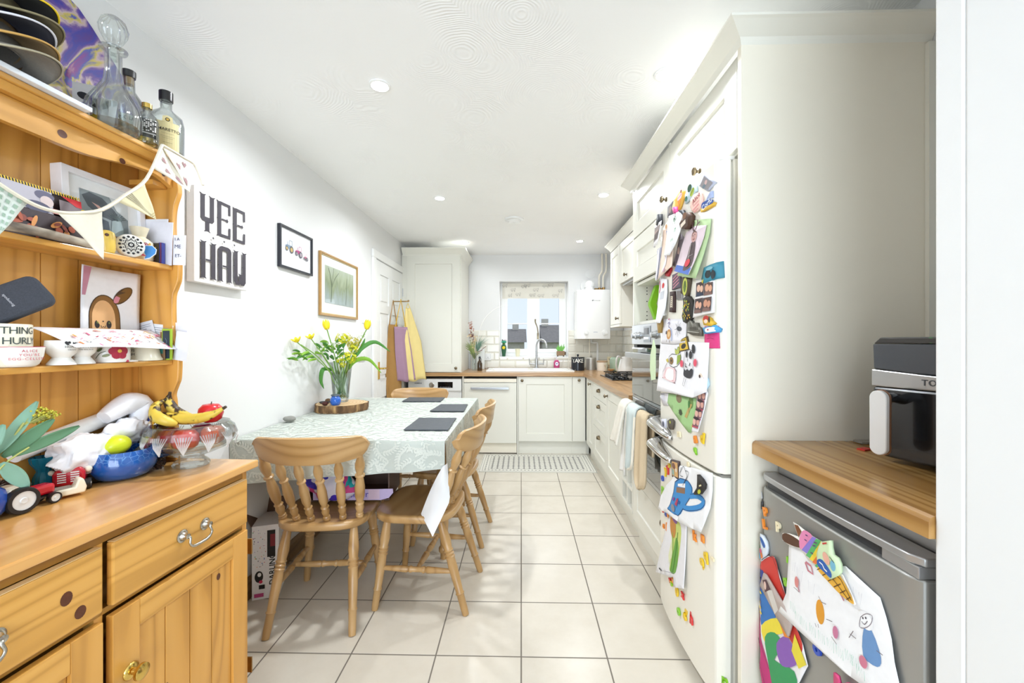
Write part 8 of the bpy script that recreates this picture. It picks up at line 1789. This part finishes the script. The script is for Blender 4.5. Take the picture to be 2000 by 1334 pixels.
s = mag('holiday_magnet', 'pale green village shaped souvenir magnet with blue wavy sign', q, '#cfe3b8', host='G', th=.008, lift=.011); s.poly('#2c5fae', [(0.296, 0.718), (0.313, 0.727), (0.339, 0.713), (0.339, 0.699), (0.318, 0.701), (0.298, 0.705)]).line('#f2f2f4', [(0.303, 0.717), (0.313, 0.716), (0.319, 0.709), (0.328, 0.707)], .003).ell('#e8b09a', *[(0.325, 0.737)][0], .010, .014, rot=.5).ell('#7ab8d0', *[(0.346, 0.731)][0], .008, .012).poly('#c23a34', [(0.313, 0.768), (0.327, 0.776), (0.328, 0.773), (0.315, 0.765)]).line('#4a5a44', [(0.336, 0.747), (0.35, 0.74)], .002); s.done()
q = [(0.021, 0.654), (0.041, 0.657), (0.059, 0.647), (0.065, 0.631), (0.062, 0.612), (0.049, 0.591), (0.033, 0.574), (0.013, 0.577), (0.009, 0.613)]
s = mag('round_magnet', 'round white holiday magnet with colourful flowers at far side of silver fridge', q, '#dfe7f0', host='G', th=.008); c = mid(q); s.poly('#2c5fae', [(0.026, 0.647), (0.041, 0.647), (0.057, 0.634), (0.049, 0.623), (0.033, 0.634)]).ell('#5ab06a', *[(0.02, 0.604)][0], .008, .016).ell('#d9507f', *[(0.031, 0.603)][0], .007, .010).ell('#e07a3a', *[(0.037, 0.594)][0], .007, .009).ell('#4aa0d0', *[(0.026, 0.588)][0], .006, .010); s.done()
q = [(-0.012, 0.774), (-0.001, 0.779), (0.007, 0.759), (0.001, 0.75), (-0.01, 0.757)]
mag('white_sticker', 'tiny white paper magnet at the top far corner of silver fridge', q, '#e5e8ee', host='G', th=.002).done()
q = [(-0.005, 0.742), (0.025, 0.756), (0.028, 0.735), (0.001, 0.722)]
mag('square_magnet', 'small dark grey square magnet near the top of silver fridge', q, '#4e4e52', host='G', th=.003).done()
for c_, ch, p, size, rot, where in (('o', 'p', [(0.047, 0.739)][0], .034, .3, 'top one of the two at the far side of silver fridge'), ('o', 'L', [(0.045, 0.692)][0], .036, .2, 'L shaped, second down on the silver fridge'), ('c', 'P', [(0.117, 0.715)][0], .036, .1, 'just above the ice cream flake on silver fridge'), ('g', 'i', [(0.161, 0.649)][0], .030, 0, 'behind the left edge of the white sheet'), ('g', 'a', [(0.153, 0.583)][0], .040, .3, 'beside the white sheet and the red band'), ('b', 'o', [(0.274, 0.487)][0], .045, .4, 'under the white sheet on silver fridge')): letter('G', ch, c_, p, size, rot, where)
q = [(0.345, 0.484), (0.358, 0.486), (0.363, 0.472), (0.384, 0.493), (0.392, 0.497), (0.384, 0.47), (0.345, 0.437)]
mag('pink_magnet', 'pink and white magnet at the very bottom of the white sheet', q, '#d9487f', host='G', th=.006, lift=.012).done()

af = thing('air_fryer', 'black twin basket air fryer with steel band standing on the short worktop', 'air fryer', (.938, 1.115, .9388), math.radians(-73.7))
w_, d_, h_ = .315, .245, .322
def af_prof(z0, z1, ins0=0, ins1=0): return [(ins0, z0), (w_-ins0, z0), (w_-ins1, z1), (ins1, z1)]
BK = plain('fryer_black', '#1c1d20', rough=.18, var=.08, coat=.5)
mb = MB().use(BK)
mb.prism([(.022, .012), (w_-.022, .012), (w_, .045), (w_, .192), (0, .192), (0, .045)], 0, d_, 'xz').build('lower_body', af, smooth=0, bevel=.006)
MB().use(plain('steel_band', '#b4b5b6', rough=.28, metal=.85)).prism([(-.002, .193), (w_+.002, .193), (w_+.002, .226), (.24, .2275), (.12, .230), (-.002, .238)], -.002, d_-.0, 'xz').build('steel_band', af, smooth=0, bevel=.003)
MB().use(plain('fryer_panel', '#33373f', rough=.08, coat=.6)).prism([(0.002, .2385), (.12, .2305), (.24, .228), (w_-.002, .2265), (w_-.002, .305), (.0, .305)], 0, d_-.004, 'xz').build('control_panel', af, smooth=0, bevel=.003)
MB().use(plain('fryer_top', '#3a3836', rough=.3)).prism([(0, .3055), (w_, .3055), (w_-.016, h_), (.016, h_)], .002, d_-.006, 'xz').build('top_lid', af, smooth=0, bevel=.003)
MB().use(C('#0b0b0c', .4)).box((.148, -.0008, .05), (.151, .004, .19)).build('basket_gap', af, smooth=0)
a = Art(f=lambda u, v, h: (u, -.0022-h, v)); a.text('#4a4c50', 'TOWER', .146, .2115, .020, bold=.02, spacing=1.1); a.build('brand_lettering', af)
a = Art(f=lambda u, v, h: (u, .004-h*2, v)); a.line('#3fc04a', [(.193+.008*math.cos(t_)-.07, .314+.005*math.sin(t_)) for t_ in [2*PI*k/18 for k in range(19)]], .003); a.text('#3fc04a', 'VORTX', .158, .314, .010); o = a.build('vortex_badge', af)
for k, hx in enumerate((.068, .228)):
    hb_ = MB().use(BK); hb_.tube([(hx, .0, .165), (hx, -.045, .172), (hx, -.062, .150), (hx, -.064, .06)], .012, n=10, sm=4); o = hb_.build('basket_handle', af, smooth=50)
    pl = [(hx+.019*math.cos(t_), (.172 if math.sin(t_) >= 0 else .052)+.019*math.sin(t_)) for t_ in [2*PI*i/28 for i in range(28)]]
    MB().use(plain('handle_white', '#e3e2e1', rough=.3, var=.03)).prism(pl, -.086, -.074, 'xz').build('front_plate', o, smooth=30, bevel=.002)
    MB().use(plain('copper_edge', '#b08468', rough=.3, metal=.7)).prism([(hx+(a0-hx)*1.06, .112+(b0-.112)*1.02) for a0, b0 in pl], -.0735, -.070, 'xz').build('copper_back', o, smooth=30)
tray = thing('clear_case', 'small clear plastic case lying on the worktop behind the air fryer handle', 'case', (1.03, 1.262, .9385)); MB().use(plain('clear_plastic', '#c9c2b8', rough=.1, trans=.5)).box((0, 0, 0), (.10, .035, .007)).build('case_body', tray, smooth=0, bevel=.002)
rp_ = thing('red_packet', 'small red packet peeping out beside the air fryer base', 'packet', (.975, 1.185, .9385), .4); MB().use(C('#c8342c', .4)).box((0, 0, 0), (.035, .02, .004)).build('packet_body', rp_, smooth=0)
bk_ = thing('leaning_tray', 'dark triangular tray leaning in the corner behind the air fryer', 'tray', (1.232, .90, .9385), math.radians(0)); MB().use(C('#2b2420', .5)).prism([(0, .0), (.20, 0), (.20, .0), (.155, .345), (.0, .40)], 0, .008, 'yz').build('tray_board', bk_, smooth=0)
# ------------------------------------------------------------ on the worktops
WZ = .9068
def lathe_thing(name, lb, cat, loc, prof, mat, part='body', n=36, **k):
    o = thing(name, lb, cat, loc); MB().use(mat).lathe(prof, n, **k).build(part, o, smooth=50); return o
tin = lathe_thing('cake_tin', 'black enamel canister with white capital lettering and dark knob lid', 'canister', (.675, 4.90, WZ), [(.0001, 0), (.078, 0), (.078, .15), (.080, .150), (.080, .158), (.0001, .162)], plain('tin_black', '#1d222b', rough=.25), 'canister_body')
MB().use(MATS['tin_black']).lathe([(.0001, .161), (.006, .163), (.006, .168), (.014, .178), (.012, .189), (.0001, .193)], 24).build('lid_knob', tin)
a = Art(f=curved(0, 0, .0784, -PI/2-.13)); a.text('#f1efe9', 'TAKE', 0, .115, .066, bold=.01, spacing=.85); a.rect('#f1efe9', -.070, .004, -.030, .012); a.build('white_lettering', tin)
c2 = lathe_thing('steel_canister', 'dull grey metal canister between the black tin and cream jar', 'canister', (.845, 4.99, WZ), [(.0001, 0), (.058, 0), (.058, .135), (.061, .136), (.055, .15), (.0001, .156)], plain('zinc', '#b7b3ab', rough=.4, metal=.6), 'canister_body')
MB().use(MATS['zinc']).ball((0, 0, .166), .011).build('lid_knob', c2)
c3 = lathe_thing('cream_jar', 'cream canister with a hanging heart and wooden lid band', 'canister', (.955, 4.86, WZ), [(.0001, 0), (.060, 0), (.060, .11), (.0001, .11)], plain('jar_cream', '#ece2d3', rough=.35), 'jar_body')
MB().use(C('#b79a7c')).lathe([(.061, .098), (.063, .1), (.063, .116), (.061, .117), (.0001, .117)], 36).build('wooden_lid', c3)
hm = MB().use(C('#d8c3a6')); hm.add([(.0605*math.cos(t_), .0605*math.sin(t_), z) for t_, z in ((-1.15, .035), (-1.42, .060), (-1.35, .072), (-1.2, .068), (-1.15, .062), (-1.05, .070), (-.9, .072), (-.85, .058))], [(0, 1, 2, 3, 4, 5, 6, 7)]); hm.v = [v*1.02 for v in hm.v]; hm.build('heart', c3, smooth=0)
m_ = thing('mug_stand', 'small cream wooden figure stand behind the cream jar', 'ornament', (1.07, 4.98, WZ)); MB().use(C('#e3d3ae')).box((-.028, -.012, .06), (.028, .012, .16)).build('head_board', m_, smooth=0, bevel=.006); MB().use(C('#c9b08a')).cyl((0, 0, 0), (0, 0, .06), .02).build('post', m_); MB().use(C('#7a5a42')).ball((-.008, -.013, .13), .006).ball((.012, -.013, .07), .007).build('eyes', m_)
dish = lathe_thing('wooden_dish', 'little wooden dish on the worktop just beyond the hob', 'dish', (1.035, 4.74, WZ), [(.0001, 0), (.018, 0), (.02, .012), (.042, .024), (.040, .027), (.0001, .018)], C('#c49a6a'), 'dish_body')
to = thing('toaster', 'mint green retro toaster between jar and kettle', 'toaster', (1.085, 4.70, WZ), math.radians(8)); pl = [(0, .01), (.01, 0), (.145, 0), (.155, .01), (.155, .135), (.135, .16), (.02, .16), (0, .135)]
MB().use(plain('mint', '#bcd6bf', rough=.2, coat=.4)).prism(pl, -.0, .22, 'xz').build('toaster_body', to, smooth=30, bevel=.008)
MB().use(C('#3b3f3d')).box((.04, .02, .158), (.06, .20, .161)).box((.095, .02, .158), (.115, .20, .161)).build('slots', to, smooth=0)
a = Art(f=lambda u, v, h: (u, -.0088-h, v)); a.line('#6f7f73', [(.04, .106), (.07, .109), (.09, .104), (.115, .107)], .006); a.rect('#e9efe9', .02, .03, .05, .055); a.rect('#e9efe9', .10, .03, .13, .055); a.build('front_print', to)
ke = thing('kettle', 'white domed kettle with handle on the left, in front of the oven tower edge', 'kettle', (1.12, 4.42, WZ))
MB().use(plain('kettle_white', '#e9e7e3', rough=.18, coat=.4)).lathe([(.0001, 0), (.085, 0), (.088, .012), (.080, .06), (.066, .12), (.052, .165), (.045, .178), (.0001, .185)], 40).build('kettle_body', ke, smooth=60)
MB().use(C('#a8a29a', .3)).lathe([(.0001, .184), (.012, .186), (.012, .196), (.0001, .2)], 20).lathe([(.089, 0), (.091, .004), (.089, .012)], 36, cap=False).build('trim', ke)
MB().use(C('#d6d3ce', .3)).tube([(-.05, -.02, .165), (-.085, -.03, .185), (-.105, -.035, .15), (-.108, -.035, .08), (-.095, -.03, .03)], [.009, .011, .010, .009, .007], n=10, sm=4).build('handle', ke)
MB().use(MATS['kettle_white']).tube([(.05, .015, .13), (.075, .02, .16), (.082, .022, .168)], [.022, .014, .012], n=10, sm=3).build('spout', ke)
so = lathe_thing('soap_bottle', 'clear pump soap bottle with pink liquid behind the sink', 'bottle', (.44, 5.10, .9235), [(.0001, 0), (.034, 0), (.036, .01), (.036, .07), (.026, .09), (.012, .098), (.0001, .1)], plain('pink_soap', '#d85a8f', rough=.15, trans=.3, ior=1.3), 'bottle_body', sq=.7)
MB().use(C('#ece9f2', .3)).cyl((0, 0, .1), (0, 0, .135), .006).tube([(0, 0, .135), (-.008, -.005, .14), (-.028, -.012, .136)], .005, n=8).build('pump', so); a = Art(f=lambda u, v, h: (u, -.0262-h, v)); a.ell('#f4eef6', 0, .05, .020, .024); a.ell('#5a55a8', 0, .052, .012, .006); a.build('label_print', so)
br = lathe_thing('brown_bottle', 'brown swing top glass bottle beside the dried flowers', 'bottle', (-.490, 4.83, WZ), [(.0001, 0), (.028, 0), (.030, .008), (.030, .085), (.022, .105), (.012, .118), (.011, .14), (.0001, .141)], plain('bottle_brown', '#3d2a14', rough=.1, var=.3, coat=.6), 'bottle_body')
MB().use(C('#2a2c34', .4)).lathe([(.0001, .141), (.014, .142), (.015, .15), (.010, .165), (.0001, .168)], 20).tube([(.012, 0, .15), (.022, -.01, .13), (.018, -.012, .11)], .003, n=6).build('stopper', br)
cb = thing('glass_board', 'white rectangular board leaning against the tiles behind the dried flowers', 'board', (-.615, 5.06, WZ), rot=(math.radians(-8), 0, 0)); MB().use(C('#e6e9e6', .2)).box((0, 0, 0), (.16, .008, .26)).build('board_body', cb, smooth=0, bevel=.002)
vz = thing('dried_flower_vase', 'slim clear glass vase for dried flowers at the left of the sink', 'vase', (-.558, 4.86, WZ)); MB().use(MATS['clear_glass']).lathe([(.0001, 0), (.026, 0), (.028, .01), (.026, .16), (.034, .20), (.0325, .201), (.024, .16), (.0255, .012), (.0001, .008)], 30).build('glass_body', vz)
df = thing('dried_flowers', 'tall spray of dried flowers, russet, cream and grey green, in the slim glass vase', 'flowers', (-.558, 4.86, WZ+.012))
r = random.Random(77)
plain('dry_stem', '#8a7a52', rough=.8); plain('russet', '#a8522f', rough=.8, var=.3, scale=60); plain('burgundy', '#6a2a2c', rough=.8, var=.3, scale=60); plain('dry_cream', '#e3c9a0', rough=.8, var=.15); plain('grey_green', '#6f8f7c', rough=.8, var=.2); plain('olive', '#8a9a5c', rough=.8, var=.2)
def dstem(pts): MB().use(MATS['dry_stem']).tube(pts, .0016, n=5, sm=4).build('stem', df)
def blossoms(name, pts, mat, size, n):
    mb = MB().use(MATS[mat])
    for p in pts:
        for k in range(n): small_flower(mb, (p[0]+r.uniform(-1, 1)*size*1.6, p[1]+r.uniform(-1, 1)*size, p[2]+r.uniform(-1, 1)*size*1.4), size, 4, (r.uniform(-1, 1), -1, r.uniform(-.3, 1)))
    mb.build(name, df, smooth=0)
dstem([(0, 0, 0), (-.01, 0, .2), (-.03, 0, .38), (-.04, 0, .545)]); blossoms('russet_blossoms', [(-.045, 0, .55), (-.035, 0, .51), (-.05, 0, .49), (-.03, 0, .47)], 'russet', .014, 5); blossoms('dark_blossoms', [(-.035, 0, .43), (-.03, 0, .40), (-.028, 0, .37), (-.02, 0, .33)], 'burgundy', .015, 6)
dstem([(.005, 0, 0), (.0, 0, .2), (-.05, -.01, .32), (-.055, -.01, .39)]); blossoms('cream_blossoms', [(-.055, -.01, .40), (.0, -.01, .30), (.01, -.015, .34), (-.005, -.02, .26), (.01, -.01, .22), (.02, -.01, .37)], 'dry_cream', .016, 6)
def blades(name, base, spread, n, L, mat, w=.004):
    mb = MB().use(MATS[mat])
    for k in range(n):
        a = r.uniform(*spread); l = L*r.uniform(.7, 1.1); x, z = base[0]+l*math.sin(a), base[2]+l*math.cos(a); y = base[1]+r.uniform(-.03, .03)
        mx_, mz = base[0]+l*.5*math.sin(a*.7), base[2]+l*.55*math.cos(a*.7)
        mb.add([(base[0]-w*.4, base[1], base[2]), (base[0]+w*.4, base[1], base[2]), (mx_+w, y, mz), (x, y, z), (mx_-w, y, mz)], [(0, 1, 2, 4), (4, 2, 3)])
    mb.build(name, df, smooth=0)
blades('grey_green_foliage', (.02, 0, .18), (.0, .9), 26, .24, 'grey_green'); blades('olive_foliage', (-.01, 0, .14), (-.75, .1), 26, .22, 'olive', .006); blades('lower_foliage', (0, 0, .12), (-.9, .9), 20, .14, 'olive', .006)
mb = MB().use(MATS['burgundy'])
for k in range(9): mb.ball((.055+.010*k+r.uniform(-.004, .004), 0, .205+.008*k+r.uniform(-.008, .008)), .005, 8, 6)
mb.build('berries', df, smooth=60); dstem([(.0, 0, .05), (.02, 0, .15), (.06, 0, .21), (.14, 0, .275)])
MB().use(plain('reed_white', '#f1f0ec', rough=.8)).tube([(.02, 0, .15), (.05, .0, .40), (.10, .0, .56), (.19, .03, .68), (.30, .06, .75), (.40, .10, .77)], [.0015, .003, .0045, .0045, .003, .001], n=6, sm=5).build('pampas_reed', df)
SZ = wz0+.0045
dgn = thing('frog_planter', 'dark green figure with yellow daffodil at the left end of the window sill', 'ornament', (-.222, 5.22, SZ)); MB().use(plain('dk_green', '#245a3c', rough=.4)).lathe([(.0001, 0), (.02, 0), (.026, .05), (.034, .11), (.03, .14), (.02, .15), (.0001, .15)], 24).build('green_body', dgn, smooth=50)
MB().use(plain('teal_green', '#2f9a78', rough=.4)).ball((.002, -.0, .185), (.034, .03, .018)).build('head', dgn); MB().use(C('#4e7a34')).cyl((.0, 0, .148), (.0, 0, .175), .018).build('neck', dgn); MB().use(C('#33263c')).cyl((-.015, 0, .20), (-.018, 0, .218), .012, .002, 10).build('ear', dgn); MB().use(C('#d9c9cf')).ball((.02, 0, .207), (.018, .014, .010)).build('cap', dgn)
mb = MB().use(MATS['petal_yellow'])
for k in range(6): mb.ball((.0+.012*math.cos(k), -.034, .112+.012*math.sin(k)), (.009, .004, .009), 8, 6)
mb.ball((0, -.04, .112), .007, 8, 6); mb.build('daffodil', dgn)
gl = lathe_thing('sill_glass', 'pale cream cup standing in front of the left window pane', 'cup', (-.045, 5.22, SZ), [(.0001, 0), (.024, 0), (.034, .10), (.032, .10), (.022, .006), (.0001, .006)], C('#ece7c9', .3), 'cup_body')
pb2 = thing('wooden_trough', 'small driftwood trough planter at the right end of the window sill', 'planter', (.50, 5.215, SZ)); MB().use(plain('driftwood', '#9a7f63', rough=.9, var=.4, scale=60)).box((-.05, -.025, .012), (.05, .025, .07)).build('trough', pb2, smooth=0, bevel=.006); MB().use(C('#5a4535')).box((-.045, -.02, 0), (-.03, .02, .0118)).box((.03, -.02, 0), (.045, .02, .0118)).box((.05, -.02, .02), (.066, .02, .06)).build('feet', pb2, smooth=0)
pl_ = thing('sill_plant', 'bright green leafy plant growing in the driftwood trough', 'plant', (.50, 5.215, SZ+.07)); mb = MB().use(plain('sill_leaf', '#7cc25c', rough=.5, var=.3, scale=50))
for k in range(34):
    a = r.uniform(-1.0, 1.0); l = r.uniform(.05, .11); y = r.uniform(-.02, .02); x0 = r.uniform(-.035, .04); x1 = x0+l*math.sin(a)*.6; z1 = l*math.cos(a); w = .008
    mb.add([(x0, y, -.005), (x0+(x1-x0)*.5+w, y, z1*.5), (x1, y, z1), (x0+(x1-x0)*.5-w, y+.004, z1*.5)], [(0, 1, 2, 3)])
mb.build('leaves', pl_, smooth=0)
ns = thing('green_stand', 'lime green folding stand in the niche above the oven', 'stand', (.800, 2.47, 1.3708), 0); mb = MB().use(plain('lime_plastic', '#86c81f', rough=.4, var=.08)); mb.prism([(0, .0), (.035, 0), (.005, .105), (.035, .215), (.0, .215), (-.035, .115), (-.035, .095)], -.02, .02, 'xz').build('stand_body', ns, smooth=0, bevel=.004)
for k, (c_, lb) in enumerate((('#e6d9d6', 'pale pink board standing in the niche beside the green stand'), ('#d9d3cf', 'light grey board standing behind the pale pink one'))): b = thing('board', lb, 'board', (.845+.02*k, 2.44, 1.3708)); MB().use(C(c_)).box((0, -.1, 0), (.008, .12, .19)).build('board_body', b, smooth=0)
plain('towel', '#ded8cb', rough=.95, var=.08, scale=40, bump=.5, bscale=260); plain('glove_blue', '#c8d2cf', rough=.95, var=.08, scale=16, bump=.3, bscale=260); plain('glove_tan', '#d3bf9f', rough=.95, var=.06, bump=.5, bscale=300); plain('glove_trim', '#e9e2d2', rough=.95)
def drape(name, lb, cat, y0, y1, zb, zbk, mat, xo, seed, flare=0, th=.012, rnd=False, trim=None):
    o = thing(name, lb, cat, (TX-.060, (y0+y1)/2, .862), RZ); w = y1-y0
    def f(u, v):
        hL = .862-zb; hB = .862-zbk; tot = hL+hB; s_ = v*tot
        ww = w*(1+flare*max(0, (s_-hB)/hL)); x = -(u-.5)*ww
        if rnd and s_ > hB: q_ = (s_-hB)/hL; x *= math.sqrt(max(0.02, 1-max(0, (q_-.82)/.18)**2)) if q_ > .82 else 1
        if s_ < hB: z, y = -(hB-s_)+.022, .024
        else: z, y = -(s_-hB)+.022, -.026-xo*((s_-hB)/hL)**1.0
        k = abs(s_-hB)
        if k < .025: t_ = (s_-hB)/.025; z = .022-.012*t_*t_+.0; y = -.0-.024*t_
        return (x, y-.006*math.sin(9*u+seed)*min(1, v*1.5)-.004*math.sin(17*u+seed*2)*v, z)
    MB().use(mat).grid(f, 18, 44).build('cloth_panel', o, smooth=60, solid=th, off=1)
    if trim: 
        pts = [f(0, .45+.55*i/30) for i in range(31)]+[f(i/12, 1.0) for i in range(13)]+[f(1, 1-.55*i/30) for i in range(31)]
        MB().use(trim).tube([(p[0], p[1]-.006, p[2]) for p in pts], .008, n=6).build('binding', o, smooth=60)
    return o
drape('tea_towel', 'cream towel bunched over the oven door handle, furthest from the viewer', 'towel', 2.42, 2.565, .62, .70, MATS['towel'], .055, 1, flare=.35, th=.014)
drape('oven_glove', 'pale blue oven glove with cream binding in the middle of the oven handle', 'oven glove', 2.235, 2.405, .515, .66, MATS['glove_blue'], .02, 3, rnd=True, trim=MATS['glove_trim'])
drape('oven_glove', 'tan backed pointed oven glove nearest the fridge on the oven handle', 'oven glove', 2.085, 2.22, .46, .64, MATS['glove_tan'], .012, 5, rnd=True)
drape('white_cloth', 'thin white cloth hanging lowest below the cream towel', 'towel', 2.345, 2.45, .47, .75, plain('cloth_white', '#e6e3dd', rough=.95, var=.04), .03, 7, flare=.3, th=.006)
gg = thing('green_bag', 'pale green paper bag hanging at the far edge behind the big drawing', 'bag', (.640, 2.02, 1.06), RZ); MB().use(C('#d3e6bf', .7)).prism([(-.0, .0), (.055, .01), (.06, .16), (.03, .20), (-.015, .12), (-.02, .05)], -.004, .0, 'xz').build('bag_body', gg, smooth=0)
